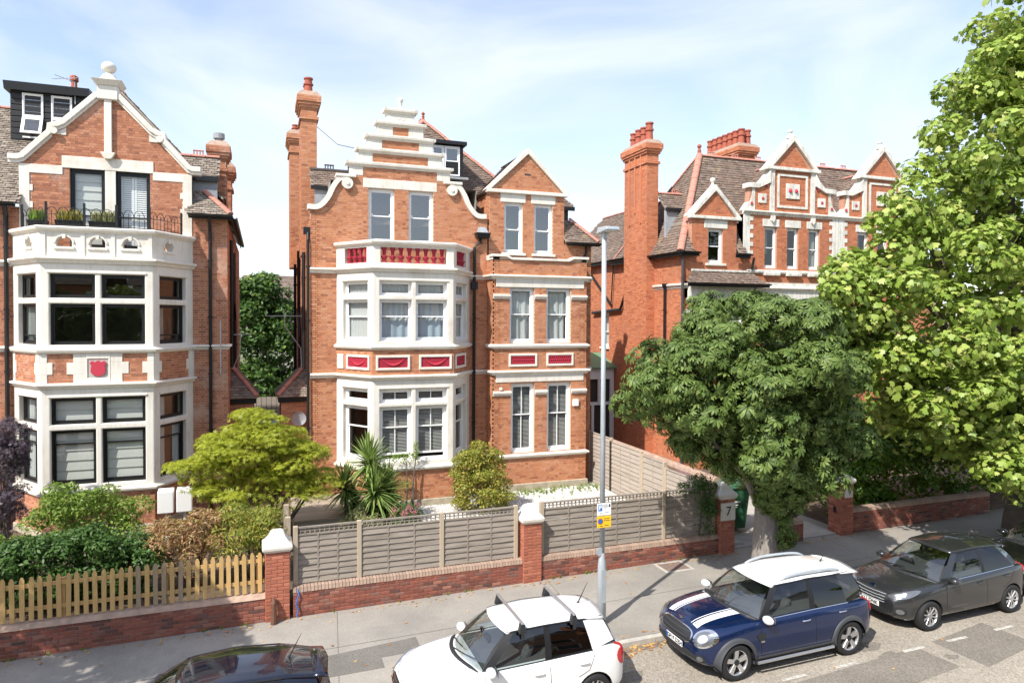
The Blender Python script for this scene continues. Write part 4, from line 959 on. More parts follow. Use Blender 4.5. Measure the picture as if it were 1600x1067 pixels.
MB().panel(FF0, 1.10, 1.72, 4.825, 5.645, [(1.15, 1.67, 4.96, 5.50)], .035, -.02).build('panel_frame', 'white', H0, bevel=.015)
MB().fbox(FF0, 1.10, 1.72, -.01, .012, 4.9, 5.55).build('panel_back', 'concrete', H0)
shp = [(0, -.235), (.07, -.20), (.145, -.165), (.185, -.10), (.18, .0), (.165, .08), (.21, .16), (.15, .215), (.085, .175), (0, .225)]
shp = [(1.41 + x, 5.23 + z) for x, z in shp] + [(1.41 - x, 5.23 + z) for x, z in shp[-2:0:-1]]
MB().fprism(FF0, shp, .0, .05).build('shield', 'crimson_hi', H0)
# gable wall: curved coping in two sweeps, painted corner piers and bands
CL = -4.37; d0 = [(-5.40, -4.47), (-4.18, -3.25)]; hz = (8.75, 11.13); hol0 = [(a, c, *hz) for a, c in d0]
prof = [(-2.56, 11.27), (-2.32, 11.27), (-2.16, 11.33), (-1.46, 12.10), (-1.44, 12.30), (-1.30, 12.31), (-1.12, 12.41), (-.25, 13.32), (0, 13.34)]
half = [(CL + a, z) for a, z in prof]; full = half + [(CL - a, z) for a, z in prof[::-1][1:]]
gx0, gx1 = CL - 2.30, CL + 2.30
b = MB().panel(FM, gx0, gx1, .45, 11.16, hol0 + [(-6.6, -2.3, .8, 8.3)], 0, -.3); b.fprism(FM, [(gx0, 11.16), (gx1, 11.16)] + [(x, z) for x, z in full[::-1] if gx0 <= x <= gx1], -.3, 0); b.build('gable_wall', 'mortar', H0)
k = MB(); bricks(k, FM, [[(gx0, 8.3), (gx1, 8.3), (gx1, 11.16)] + [(x, z - .04) for x, z in full[::-1] if gx0 < x < gx1] + [(gx0, 11.16)]], hol0 + [(gx0, gx0 + .28, 8, 11.2), (gx1 - .28, gx1, 8, 11.2), (CL - 2.3, CL - 1.2, 10.92, 11.18), (CL + 1.2, CL + 2.3, 10.92, 11.18), (CL - 1.22, CL + 1.22, 11.13, 11.5), (CL - .16, CL + .16, 8, 11.3)])
k.build('brickwork', 'brick_left', H0, kind='stuff', fix=False)
for a, c, z0_, z1_ in ((gx0, gx0 + .26, 8.35, 11.16), (gx1 - .26, gx1, 8.35, 11.16)): MB().fbox(FM, a, c, -.3, .03, z0_, z1_).build('corner_pier', 'white', H0, bevel=.01)
for z0_ in (9.2, 9.9, 10.4): 
    blkx = MB(); blkx.fbox(FM, gx0 + .2, gx0 + .34, -.1, .025, z0_, z0_ + .18); blkx.fbox(FM, gx1 - .34, gx1 - .2, -.1, .025, z0_, z0_ + .18); blkx.build('painted_block', 'white', H0)
for a, c in ((gx0, CL - 1.2), (CL + 1.2, gx1)): MB().fbox(FM, a, c, -.1, .028, 10.92, 11.18).build('painted_band', 'white', H0, bevel=.01)
MB().fbox(FM, CL - 1.22, CL + 1.22, -.1, .032, 11.13, 11.49).build('painted_band', 'white', H0, bevel=.01)
MB().fbox(FM, -4.47, -4.18, -.2, .02, 8.35, 11.13).build('window_pier', 'white', H0, bevel=.01)
MB().fbox(FM, CL - .10, CL + .10, -.02, .10, 11.66, 13.3).build('pilaster', 'white', H0, bevel=.01)
MB().fprism(FM, [(CL - .20, 11.66), (CL + .20, 11.66), (CL + .13, 11.52), (CL + .08, 11.46), (CL - .08, 11.46), (CL - .13, 11.52)], -.02, .16).build('corbel', 'white', H0, bevel=.01)
for sg in (-1, 1):
    up = [(CL + sg * a, z) for a, z in prof]; n_ = len(up)
    lo = []
    for i in range(n_):
        a, c = Vector(up[max(i - 1, 0)]), Vector(up[min(i + 1, n_ - 1)]); d_ = (c - a).normalized(); nn = Vector((d_.y, -d_.x)) * (1 if sg < 0 else -1)
        if nn.y > 0: nn = -nn
        lo.append(tuple(Vector(up[i]) + nn * (-.16) ))
    MB().fprism(FM, up + lo[::-1], -.36, .12).build('gable_coping', 'white', H0, bevel=.015)
    lo2 = [(x, z - .09) for x, z in up]; MB().fprism(FM, up + lo2[::-1], -.2, .06).build('coping_mould', 'white', H0)
    MB().fprism(FM, [(CL + sg * 1.45, 12.1), (CL + sg * 1.10, 12.1), (CL + sg * 1.10, 12.32)], -.2, .03).build('kneeler', 'white', H0)
    MB().lathe((CL + sg * 1.40, YW - .14, 12.19), [(.10, 0), (.10, .1)], 12, 'y').build('volute', 'white', H0)
ped = MB(); ped.box(CL - .27, CL + .27, YW - .15, YW + .4, 13.25, 13.66); ped.hexa([(CL - .30, YW - .18, 13.66), (CL + .30, YW - .18, 13.66), (CL + .30, YW + .42, 13.66), (CL - .30, YW + .42, 13.66), (CL - .42, YW - .3, 13.82), (CL + .42, YW - .3, 13.82), (CL + .42, YW + .54, 13.82), (CL - .42, YW + .54, 13.82)])
ped.build('finial_pedestal', 'white', H0, bevel=.015)
MB().lathe((CL, YW + .12, 13.82), [(.34, 0), (.30, .06), (.22, .12), (.17, .22), (.10, .26), (.09, .30), (.16, .34), (.205, .42), (.205, .50), (.15, .58), (.05, .63)], 16).build('finial', 'white', H0, smooth=True)
for i, (a, c) in enumerate(d0): win(H0, FM, a, c, hz[0], hz[1], -.10, m='black', meet=.42, fw=.075, fill=['roman'] if i == 0 else ['shutter'])
room(H0, -6.4, -2.4, YW + .32, YW + 3, 8.4, 11.3)
# balcony railing: hooped iron, stanchions, planters
rl = MB()
def rail_run(pts, z0_=9.22):
    for i in range(len(pts) - 1):
        a, c = Vector((*pts[i], 0)), Vector((*pts[i + 1], 0)); d_ = c - a; L = d_.length; d_.normalize(); n = int(L / .135)
        for z in (z0_ + .06, z0_ + .36): rl.tube([a + Vector((0, 0, z)), c + Vector((0, 0, z))], .010, 5)
        for j in range(n + 1):
            p = a + d_ * (L * j / n); h = .46 if j % 2 else .30
            rl.tube([p + Vector((0, 0, z0_)), p + Vector((0, 0, z0_ + h))], .008, 4)
            if j % 2 == 0 and j + 2 <= n:
                q0, q1 = p, a + d_ * (L * (j + 2) / n); rl.tube([q0.lerp(q1, .5 - .5 * math.cos(t)) + Vector((0, 0, z0_ + .36 + .2 * math.sin(t))) for t in np.linspace(0, math.pi, 8)], .009, 4)
rail_run([(-6.55, 23.5), (-5.68, 22.5), (-3.09, 22.5), (-2.35, 23.5)])
rl.build('railing', 'black', H0, kind='stuff')
for x, y in ((-6.5, 23.4), (-5.68, 22.5), (-4.75, 22.5), (-3.95, 22.5), (-3.09, 22.5), (-2.35, 23.5)): MB().box(x - .028, x + .028, y - .028, y + .028, 9.2, 9.92).build('stanchion', 'black', H0)
# flank to the right of the bay and its stepped side
FSr = Fr(-2.07, 23.8, -1.05, 23.8); MB().panel(FSr, 0, 1.02, .45, 9.85, [], -.001, -.3).build('flank_wall', 'mortar', H0)
FSs = Fr(-1.05, 23.8, -1.05, 36); MB().panel(FSs, 0, 12.2, .45, 9.85, [], 0, -.3).build('flank_wall', 'mortar', H0)
FSl = Fr(-9.5, 23.8, -6.67, 23.8); MB().panel(FSl, 0, 2.83, .45, 9.9, [], -.001, -.3).build('flank_wall', 'mortar', H0); MB().box(-9.5, -9.2, 23.9, 36, .45, 9.9).build('flank_wall', 'mortar', H0); MB().box(-9.5, -1.05, 35.7, 36, .45, 9.9).build('rear_wall', 'mortar', H0)
k = MB(); bricks(k, FSr, [rect(0, 1.02, .45, 9.85)]); bricks(k, FSs, [rect(0, 12.2, .45, 9.85)]); bricks(k, FSl, [rect(0, 2.83, .45, 9.9)]); k.build('brickwork', 'brick_left', H0, kind='stuff', fix=False)
for z0_, z1_, pj in ((5.66, 5.82, .12),): MB().sweep([(-2.07, YW), (-1.05, YW), (-1.05, YW + .6)], cor(z0_, z1_, pj)).build('string_course', 'white', H0)
for z0_, z1_, pj in ((5.66, 5.82, .12), (8.15, 8.33, .14)): MB().sweep([(-9.5, YW), (-6.84, YW)], cor(z0_, z1_, pj)).build('string_course', 'white', H0)
# roofs
roof_slope(H0, [(-9.9, 23.5, 10.0), (-6.6, 23.5, 10.0), (-6.6, 27.5, 13.68), (-9.9, 27.5, 13.68)], 'slate', name='front_roof'); ridge_run(H0, (-9.9, 27.5, 13.68), (-5.2, 27.5, 13.68)); gutter(H0, (-9.9, 23.46, 9.98), (-6.68, 23.46, 9.98))
roof_slope(H0, [(-6.6, 24.1, 11.3), (-6.6, 28, 11.3), (CL, 28, 13.1), (CL, 24.1, 13.1)], 'slate', name='gable_roof'); roof_slope(H0, [(-2.15, 28, 11.3), (-2.15, 24.1, 11.3), (CL, 24.1, 13.1), (CL, 28, 13.1)], 'slate', name='gable_roof')
roof_slope(H0, [(-2.6, 24.9, 11.35), (-1.35, 24.9, 11.35), (-1.35, 25.6, 12.15), (-2.6, 25.6, 12.15)], 'slate', name='side_roof'); ridge_run(H0, (-2.7, 25.62, 12.17), (-1.35, 25.62, 12.17), crest=True)
MB().box(-2.2, -1.4, 24.95, 25.05, 9.9, 11.32).build('dormer_cheek', 'lead', H0); MB().box(-2.2, -1.35, 24.82, 24.9, 11.2, 11.38).build('fascia', 'black', H0)
roof_slope(H0, [(-2.2, 23.5, 9.95), (-.92, 23.5, 9.95), (-1.75, 24.35, 10.75), (-2.2, 24.35, 10.75)], 'slate', name='side_roof'); roof_slope(H0, [(-.92, 23.5, 9.95), (-.92, 33, 9.95), (-1.75, 33, 10.75), (-1.75, 24.35, 10.75)], 'slate', name='side_roof')
ridge_run(H0, (-.92, 23.5, 9.98), (-1.75, 24.35, 10.8)); gutter(H0, (-2.15, 23.46, 9.9), (-.9, 23.46, 9.9)); gutter(H0, (-.88, 23.5, 9.9), (-.88, 33, 9.9))
roof_slope(H0, [(-1.2, 25, 10.7), (-1.2, 34, 10.7), (-4.5, 34, 14.4), (-4.5, 26.5, 14.4)], 'slate', name='main_roof'); ridge_run(H0, (-4.5, 26.8, 14.4), (-4.5, 34, 14.4))
MB().lathe((-6.1, 27.6, 13.9), [(.24, 0), (.12, .25), (.09, .9), (.14, .95), (.13, 1.1), (.05, 1.15)], 10).build('roof_vent', 'pot', H0)
# timber-clad dormer with one light tipped open
MB().box(-7.50, -5.40, 26.0, 28.4, 12.25, 14.0).build('dormer', 'blackwood', H0)
FDm = Fr(0, 26.0, 1, 26.0)
for i in range(9): MB().fprism(FDm, [(-7.50, 12.34 + i * .185), (-5.40, 12.34 + i * .185), (-5.40, 12.50 + i * .185), (-7.50, 12.50 + i * .185)], 0, .03).build('weatherboard', 'blackwood', H0, bevel=.01)
MB().hexa([(-7.62, 25.80, 13.86), (-5.30, 25.80, 13.86), (-5.30, 28.5, 13.86), (-7.62, 28.5, 13.86), (-7.64, 25.78, 14.12), (-5.28, 25.78, 14.12), (-5.28, 28.5, 14.22), (-7.64, 28.5, 14.22)]).build('dormer_roof', 'black', H0)
win(H0, FDm, -7.17, -6.60, 13.08, 13.82, .06, single=True, fw=.035, d=.03, r=.03, gl='glass_sky'); win(H0, FDm, -6.38, -5.80, 13.08, 13.82, .06, single=True, fw=.035, d=.03, r=.03, gl='glass_sky'); win(H0, FDm, -6.38, -5.80, 12.42, 13.08, .06, single=True, fw=.035, d=.03, r=.03, gl='glass_sky')
FDt = Fr(-7.17, 26.0, -6.60, 26.0); ow = win(H0, FDt, 0, .57, -.62, 0, 0, single=True, fw=.045, d=.04, r=.04, gl='glass_sky'); ow['label'] = 'dormer light tipped open at the foot'; ow.matrix_world = Matrix.Translation((0, 25.93, 13.08)) @ Matrix.Rotation(R(-24), 4, 'X') @ Matrix.Translation((0, -26.0, 0))
MB().box(-7.17, -6.60, 25.94, 26.0, 12.40, 12.45).build('window_sill', 'paint', H0)
an = MB(); an.tube([(-5.7, 25.9, 13.6), (-5.7, 25.85, 14.3), (-6.2, 25.6, 14.4)], .014, 5)
for i in range(7): an.tube([(-6.3 + i * .1, 25.7 + i * .02, 14.28 + i * .02), (-6.2 + i * .1, 25.9, 14.38 + i * .02)], .008, 4)
an.build('tv_aerial', 'galv', H0)
chimney(H0, -1.66, -1.18, 26.0, 26.9, 9.0, 12.85, 'brick_left', 'mortar', []); chimney(H0, -1.55, -1.10, 28.2, 29.2, 9.0, 12.6, 'brick_left', 'mortar', [])
MB().lathe((-1.42, 26.4, 12.8), [(.13, 0), (.13, .2), (.19, .2), (.19, .38), (.15, .4)], 12).build('flue_cowl', 'lead', H0)
pipe(H0, [(-1.55, 23.42, 9.85), (-1.55, 23.62, 9.6), (-1.55, 23.72, 9.4), (-1.55, 23.72, .45)], .05); pipe(H0, [(-6.95, 23.5, 9.9), (-6.98, 23.7, 9.6), (-6.98, 23.7, .45)], .06)
pipe(H0, [(-.97, 25.0, 9.3), (-.97, 25.0, 5)], .055); pipe(H0, [(-.95, 26.5, 9.0), (-.95, 26.5, 7.2), (-.95, 27.2, 6.6), (-.95, 27.2, 3)], .06)
porch(H0, -.30, -1.05, 25.3, 'brick_left', 'mortar', 1)
MB().tube([(-1.25, 23.6, 4.9), (-1.25, 23.6, 6.6)], .018, 6).build('mast', 'galv', H0)
ar = MB(); ar.tube([(-.95, 25.4, 4.9), (-.92, 25.4, 5.0), (-.72, 25.3, 5.5), (-.70, 25.3, 6.1)], .016, 6); ar.tube([(-1.0, 25.2, 6.1), (-.35, 25.4, 6.12)], .012, 5)
for i in range(6): ar.tube([(-1.0 + i * .11, 25.1 + i * .03, 6.1), (-1.0 + i * .11, 25.36 + i * .03, 6.1)], .006, 4)
ar.build('tv_aerial', 'galv', H0)
rebase(H0)
# what stands on the balcony
for i, (x, y, ln, c_, lab) in enumerate(((-5.15, 22.72, .72, 'leaf_gold', 'black trough planter of yellow-green grass on the left balcony'), (-4.32, 22.72, .72, 'leaf_pale', 'black trough planter of pale leafy herbs beside the yellow one on the balcony'), (-6.0, 23.0, .5, 'leaf_shrub', 'black planter at the left end of the balcony'))):
    t = thing('planter', lab, 'planter', (x, y, 9.22), 0, 'planters on the balcony')
    MB().hexa([(-ln / 2 + .03, -.1, 0), (ln / 2 - .03, -.1, 0), (ln / 2 - .03, .1, 0), (-ln / 2 + .03, .1, 0), (-ln / 2, -.13, .22), (ln / 2, -.13, .22), (ln / 2, .13, .22), (-ln / 2, .13, .22)]).build('trough', 'black', t, bevel=.01)
    g = MB()
    for k_ in range(170):
        px, py = random.uniform(-ln / 2 + .05, ln / 2 - .05), random.uniform(-.1, .1); h = random.uniform(.18, .38); a = random.uniform(0, 6.28); w_ = random.uniform(.008, .02) * (1 if i != 1 else 2); ox, oy = random.uniform(-.09, .09), random.uniform(-.09, .09)
        dx, dy = math.cos(a) * w_, math.sin(a) * w_
        g.add([(px - dx, py - dy, .2), (px + dx, py + dy, .2), (px + ox * .5 + dx, py + oy * .5 + dy, .2 + h * .6), (px + ox, py + oy, .2 + h), (px + ox * .5 - dx, py + oy * .5 - dy, .2 + h * .6)], [(0, 1, 2, 3, 4)])
    g.build('foliage', c_, t, kind='stuff', fix=False)
# ------------------------------------------------------------------ right house: brighter brick, hipped roof, ornate gables
H2 = thing('brick_house', 'orange-red brick house with tiled hip roof, ornate white gables and tall chimneys, on the right', 'house', (22, 27, 0.5))
XS = 16.1
# front wall, openings
dw = (17.32, 18.07, 9.02, 10.46); gw = [(20.20, 20.86), (21.40, 22.03), (22.58, 23.21)]; gz_ = (8.90, 10.68)
hol2 = [dw] + [(a, c, *gz_) for a, c in gw]
low = [(16.95, 17.95, 5.8, 7.45), (18.15, 19.15, 5.8, 7.45), (20.1, 21.0, 5.6, 7.4), (21.3, 22.2, 5.6, 7.4), (22.5, 23.3, 5.6, 7.4)]
MB().panel(FM, XS, 30.0, .45, 9.4, hol2 + low, 0, -.3).build('front_wall', 'mortar_red', H2)
MB().panel(FM, 16.54, 18.75, 9.4, 10.85, hol2, .001, -.3).build('front_wall', 'mortar_red', H2); MB().fprism(FM, [(16.54, 10.85), (18.75, 10.85), (17.63, 12.05)], -.3, 0).build('dormer_gable', 'mortar_red', H2)
k = MB(); bricks(k, FM, [rect(XS, 30, .5, 9.4)], hol2 + low + [(16.2, 19.8, 7.55, 8.25), (19.7, 30, 7.9, 8.3), (19.9, 24.2, 7.45, 7.9)])
bricks(k, FM, [[(16.54, 9.38), (18.75, 9.38), (18.75, 10.85), (17.63, 12.0), (16.54, 10.85)]], hol2 + [(17.10, 18.3, 10.46, 10.82)], o=.001)
for a, c, z0_, z1_ in ((17.13, 18.28, 10.47, 10.81),): MB().fbox(FM, a, c, -.2, .025, z0_, z1_).build('lintel', 'white_old', H2, bevel=.01)
MB().fbox(FM, 16.36, 18.93, -.1, .12, 10.83, 10.96).build('dormer_cornice', 'white_old', H2, bevel=.02)
for sg in (-1, 1): MB().fprism(FM, [(17.645 + sg * 1.30, 10.94), (17.645 + sg * 1.08, 10.96), (17.645, 12.02), (17.645, 12.26)], -.36, .10).build('dormer_coping', 'white_old', H2, bevel=.012)
MB().lathe((17.6, YW + .1, 12.1), [(.14, 0), (.12, .12), (.06, .22), (.06, .28), (.12, .34), (.10, .44), (.02, .48)], 10).build('finial', 'white_old', H2, smooth=True)
win(H2, FM, *dw, -.10, meet=.5, fw=.075, sill=.12, gl='glass_dark')
# bay below the dormer with its tiled lid
MB().panel(FM, 16.35, 19.60, 7.50, 8.18, [], .10, -.05).build('bay_fascia', 'white_old', H2, bevel=.02)
MB().sweep([(16.3, YW), (16.45, YW - .12), (19.55, YW - .12), (19.65, YW)], cor(7.42, 7.55, .08)).build('bay_cornice', 'white_old', H2)
roof_slope(H2, [(16.05, 23.35, 8.20), (20.05, 23.35, 8.20), (19.35, 23.8, 8.70), (16.55, 23.8, 8.70)], 'tile', name='bay_roof'); gutter(H2, (16.05, 23.32, 8.19), (20.1, 23.32, 8.19), .16)
MB().box(16.5, 19.4, 23.70, 23.8, 8.68, 8.76).build('lead_flashing', 'white_old', H2)
MB().fbox(FM, 16.25, 16.95, -.02, .08, 6.95, 7.12).build('impost', 'white_old', H2)
win(H2, FM, *low[0], -.1, meet=.5, fill=['nets_top'], gl='glass_dark'); win(H2, FM, *low[1], -.1, meet=.5, fill=['nets_top'], gl='glass_dark')
for q in low[2:]: win(H2, FM, *q, -.1, meet=.5, gl='glass_dark')
room(H2, 16.6, 19.4, 24.15, 27, 8.5, 10.8); room(H2, 16.4, 24, 24.15, 27, 5.2, 8.0)
for z0_, z1_ in ((7.90, 8.10),): MB().sweep([(19.75, YW), (30, YW)], cor(z0_, z1_, .14)).build('string_course', 'white_old', H2)
MB().fbox(FM, 19.9, 24.2, -.02, .03, 7.45, 7.9).build('painted_band', 'white_old', H2); MB().fbox(FM, 19.75, 30, -.02, .04, 8.1, 8.28).build('painted_band', 'white_old', H2)
# ornate gables
def ornate(cx, full=True):
    G = lambda x: cx + x
    ws = [(-1.46, -.80), (-.26, .37), (.92, 1.55)] ; hs = [(G(a), G(c), *gz_) for a, c in ws]
    MB().panel(FM, G(-2.58), G(2.58), 9.4, 11.2, hs, .003, -.3).build('gable_wall', 'mortar_red', H2)
    MB().fprism(FM, [(G(-2.3), 11.2), (G(2.3), 11.2), (G(2.25), 12.3), (G(1.25), 12.5), (G(1.2), 13.2), (G(0), 14.4), (G(-1.2), 13.2), (G(-1.25), 12.5), (G(-2.25), 12.3)], -.3, .003).build('gable_wall', 'mortar_red', H2)
    bricks(k, FM, [rect(G(-2.3), G(2.3), 9.38, 11.15)], hs + [(a - .12, c + .12, 10.66, 11.02) for a, c, _, _ in hs], o=.003)
    bricks(k, FM, [[(G(-2.0), 11.35), (G(2.0), 11.35), (G(2.0), 12.3), (G(1.0), 12.4), (G(1.0), 13.2), (G(0), 14.3), (G(-1.0), 13.2), (G(-1.0), 12.4), (G(-2.0), 12.3)]], [], o=.003)
    MB().sweep([(G(-2.62), YW), (G(2.55), YW)], cor(11.15, 11.33, .14)).build('gable_cornice', 'white_old', H2)
    for a, c, _, _ in hs: MB().fbox(FM, a - .11, c + .11, -.2, .03, 10.68, 11.0).build('lintel', 'white_old', H2, bevel=.01)
    for i, (a, c) in enumerate(ws):
        win(H2, FM, G(a), G(c), *gz_, -.1, meet=.5, fw=.07, gl='glass_dark', fill=[['swag'], [], ['nets_mid']][i])
    room(H2, G(-2.1), G(2.1), 24.15, 27, 8.5, 11)
    for sg in (-1, 1):
        # corner quoins, upper pilasters, shoulders, scroll wings
        MB().fbox(FM, *sorted((G(sg * 2.58), G(sg * 2.25))), -.3, .04, 9.3, 11.15).build('quoin', 'white_old', H2)
        for j in range(5): MB().fbox(FM, *sorted((G(sg * 2.3), G(sg * 2.08))), -.1, .035, 9.45 + j * .36, 9.63 + j * .36).build('quoin_block', 'white_old', H2)
        MB().fbox(FM, *sorted((G(sg * 1.22), G(sg * .98))), -.3, .06, 11.33, 13.18).build('pilaster', 'white_old', H2, bevel=.01)
        MB().fprism(FM, [(G(sg * 1.20), 11.15), (G(sg * .98), 11.15), (G(sg * 1.0), 10.95), (G(sg * 1.09), 10.86), (G(sg * 1.18), 10.95)], 0, .12).build('corbel', 'white_old', H2)
        MB().fprism(FM, [(G(sg * 2.56), 11.33), (G(sg * 2.0), 11.33), (G(sg * 2.0), 12.3), (G(sg * 2.14), 12.3), (G(sg * 2.14), 12.0), (G(sg * 2.22), 11.75), (G(sg * 2.42), 11.52)], -.3, .03).build('scroll_wing', 'white_old', H2)
        MB().fprism(FM, [(G(sg * 2.38), 12.28), (G(sg * 1.85), 12.28), (G(sg * 1.22), 12.55), (G(sg * 1.22), 13.1), (G(sg * 1.45), 12.78), (G(sg * 1.75), 12.5), (G(sg * 2.38), 12.48)], -.33, .10).build('shoulder', 'white_old', H2, bevel=.012)
        MB().fprism(FM, [(G(sg * 1.50), 13.12), (G(sg * 1.26), 13.14), (G(0), 14.42), (G(0), 14.70)], -.36, .12).build('pediment_coping', 'white_old', H2, bevel=.012)
        MB().fbox(FM, *sorted((G(sg * 1.82), G(sg * 1.40))), -.02, .05, 11.66, 12.06).build('square_panel', 'white_old', H2, bevel=.01)
        for (px, pz, r_) in ((1.61, 11.86, .09), (2.18, 11.62, .08), (1.38, 12.42, .055)):
            for a in range(5): MB().fprism(FM, [(G(sg * px) + r_ * math.cos(a * 1.257 + t) * (1 if t in (0,) else .45), pz + r_ * math.sin(a * 1.257 + t) * (1 if t == 0 else .45)) for t in (-.6, 0, .6)] + [(G(sg * px), pz)], 0, .07).build('rosette', 'crimson_hi', H2)
    MB().fbox(FM, G(-1.46), G(1.46), -.1, .14, 13.12, 13.26).build('pediment_cornice', 'white_old', H2, bevel=.02)
    MB().panel(FM, G(-.82), G(.82), 11.52, 12.98, [(G(-.72), G(.72), 11.62, 12.88)], .05, -.02).build('panel_frame', 'white_old', H2)
    MB().fbox(FM, G(-.36), G(.36), -.02, .06, 11.93, 12.58).build('square_panel', 'white_old', H2, bevel=.01)
    for sg in (-1, 1):
        P = (G(sg * .16), YW - .062, 12.18); MB().lathe(P, [(.005, 0), (.08, .04), (.085, .1), (.05, .17), (.005, .2)], 8).build('rosette', 'crimson_hi', H2)
    MB().lathe((G(-.05), YW + .12, 14.55), [(.16, 0), (.15, .12), (.06, .2), (.06, .26), (.11, .3), (.10, .38), (.02, .42)], 10).build('finial', 'white_old', H2, smooth=True)
    MB().sweep([(G(-2.4), YW), (G(2.4), YW)], [(-.02, 8.66), (.06, 8.66), (.10, 8.72), (.10, 8.80), (-.02, 8.84)]).build('sill_course', 'white_old', H2)
    for a, c in ws: MB().fbox(FM, G(a) - .08, G(c) + .08, -.02, .16, 8.58, 8.72).build('window_sill', 'white_old', H2, bevel=.02)
    for sg in (-1, 1): roof_slope(H2, [(G(sg * 2.3), 24.15, 11.2), (G(sg * 2.3), 27.5, 11.2), (G(0), 28.5, 13.6), (G(0), 24.15, 13.6)], 'tile', name='gable_roof', tw=.2, gauge=.14)
    ridge_run(H2, (G(0), 24.15, 13.62), (G(0), 29, 13.62))
ornate(21.66); ornate(26.85)
# flank wall on the left, rear outshot
FS2 = Fr(XS, 36, XS, 23.8)
so = [(5.2, 5.95, 5.3, 7.0)]
MB().panel(FS2, 0, 12.2, .45, 9.45, so, 0, -.3).build('flank_wall', 'mortar_red', H2); bricks(k, FS2, [rect(0, 12.2, .45, 9.45)], so + [(9.0, 12.2, 7.98, 8.14)])
win(H2, FS2, *so[0], -.1, meet=.45, fill=['nets'], sill=.1)
MB().sweep([(XS, 26.6), (XS, 23.8), (16.35, 23.8)], cor(7.96, 8.16, .12)).build('string_course', 'white_old', H2)
MB().box(30, 30.3, 23.8, 36, .45, 9.4).build('flank_wall', 'mortar_red', H2); MB().box(XS, 30, 35.7, 36, .45, 9.4).build('rear_wall', 'mortar_red', H2)
k.build('brickwork', 'brick_red', H2, kind='stuff', fix=False)
chimney(H2, 15.68, 16.24, 25.9, 27.85, .5, 14.5, 'brick_red', 'mortar_red', [(15.96, 26.2, .85, .17), (15.96, 26.65, .75, .16), (15.96, 27.1, .75, .16), (15.96, 27.55, .7, .16)], True)
chimney(H2, 22.3, 23.3, 28.2, 31.2, 11.0, 15.5, 'brick_red', 'mortar_red', [(22.6, 28.4 + i * .42, .8, .17) for i in range(7)] + [(23.05, 28.5, .8, .17)], False)
# roofs
pk2 = (18.7, 26.4, 14.15); e0 = 9.45; ov = .25
kz = (14.15 - e0) / 2.8; zb_ = e0 + .54 * kz
roof_slope(H2, [(16.40, 24.14, zb_), (30, 24.14, zb_), (30, 26.4, 14.15), pk2], 'tile', name='hip_roof', tw=.2, gauge=.14)
roof_slope(H2, [(XS - ov, 23.6, e0), (16.52, 23.6, e0), (16.52, 24.14, zb_), (16.40, 24.14, zb_)], 'tile', name='hip_roof', tw=.2, gauge=.14)
roof_slope(H2, [(18.78, 23.6, e0), (19.2, 23.6, e0), (19.06, 24.14, zb_), (18.78, 24.14, zb_)], 'tile', name='hip_roof', tw=.2, gauge=.14)
roof_slope(H2, [(XS - ov, 29.3, e0), (XS - ov, 23.6, e0), pk2], 'tile', name='hip_roof', tw=.2, gauge=.14)
roof_slope(H2, [(XS - ov, 36, e0 + .1), (XS - ov, 28.4, e0 + .1), (18.9, 28.4, 12.6), (18.9, 36, 12.6)], 'tile', name='rear_roof', tw=.2, gauge=.14); ridge_run(H2, (18.9, 27.6, 12.6), (18.9, 36, 12.6))
ridge_run(H2, (XS - ov, 23.6, e0 + .02), (18.7, 26.4, 14.2), .15); ridge_run(H2, (XS - ov, 29.3, e0 + .02), (18.7, 26.4, 14.2), .1); ridge_run(H2, pk2, (30, 26.4, 14.17), crest=True)
MB().lathe((18.7, 26.4, 14.15), [(.1, 0), (.08, .25), (.05, .3), (.10, .38), (.09, .46), (.02, .5)], 8).build('roof_finial', 'pot', H2)
gutter(H2, (XS - ov - .02, 29.5, e0), (XS - ov - .02, 23.58, e0), .18); gutter(H2, (XS - ov, 23.56, e0), (16.75, 23.56, e0), .18); gutter(H2, (18.55, 23.56, e0), (19.3, 23.56, e0), .18); gutter(H2, (XS - ov - .02, 36, e0 + .1), (XS - ov - .02, 28.0, e0 + .1), .18)
# side dormer by the chimney, rooflights
roof_slope(H2, [(16.25, 25.3, 11.45), (17.5, 25.3, 11.45), (17.5, 26.0, 12.2), (16.25, 26.0, 12.2)], 'tile', name='side_roof', tw=.2, gauge=.14); MB().box(16.3, 17.4, 25.35, 25.5, 10.0, 11.4).build('dormer_cheek', 'lead', H2); ridge_run(H2, (16.25, 26.02, 12.22), (17.5, 26.02, 12.22), crest=True); MB().box(16.25, 17.5, 25.24, 25.3, 11.32, 11.48).build('fascia', 'black', H2)
def rooflight(y, x, z, w_):
    o = MB().hexa([(x, y, z), (x, y + w_, z), (x + .5, y + w_, z + .6), (x + .5, y, z + .6), (x - .07, y, z + .07), (x - .07, y + w_, z + .07), (x + .43, y + w_, z + .67), (x + .43, y, z + .67)]).build('rooflight', 'lead', H2)
    MB().add([(x - .04, y + .08, z + .12), (x - .04, y + w_ - .08, z + .12), (x + .38, y + w_ - .08, z + .65), (x + .38, y + .08, z + .65)], [(0, 1, 2, 3)]).build('pane', 'lens', o, fix=False)
rooflight(28.9, 16.6, 10.05, .9); rooflight(27.0, 17.6, 12.2, .7)
pipe(H2, [(16.02, 23.68, 9.3), (16.02, 23.68, .5)], .05, m='plastic_grey'); pipe(H2, [(19.5, 23.6, 9.3), (19.45, 23.65, 8.8)], .05)
pipe(H2, [(15.98, 26.3, 8.3), (15.98, 26.3, .5)], .03, m='brick_red', collars=False); pipe(H2, [(15.97, 24.9, 8.0), (15.97, 24.9, 4)], .05); MB().lathe((15.97, 24.9, 7.95), [(.05, 0), (.12, .18), (.12, .25)], 8).build('hopper', 'black', H2)
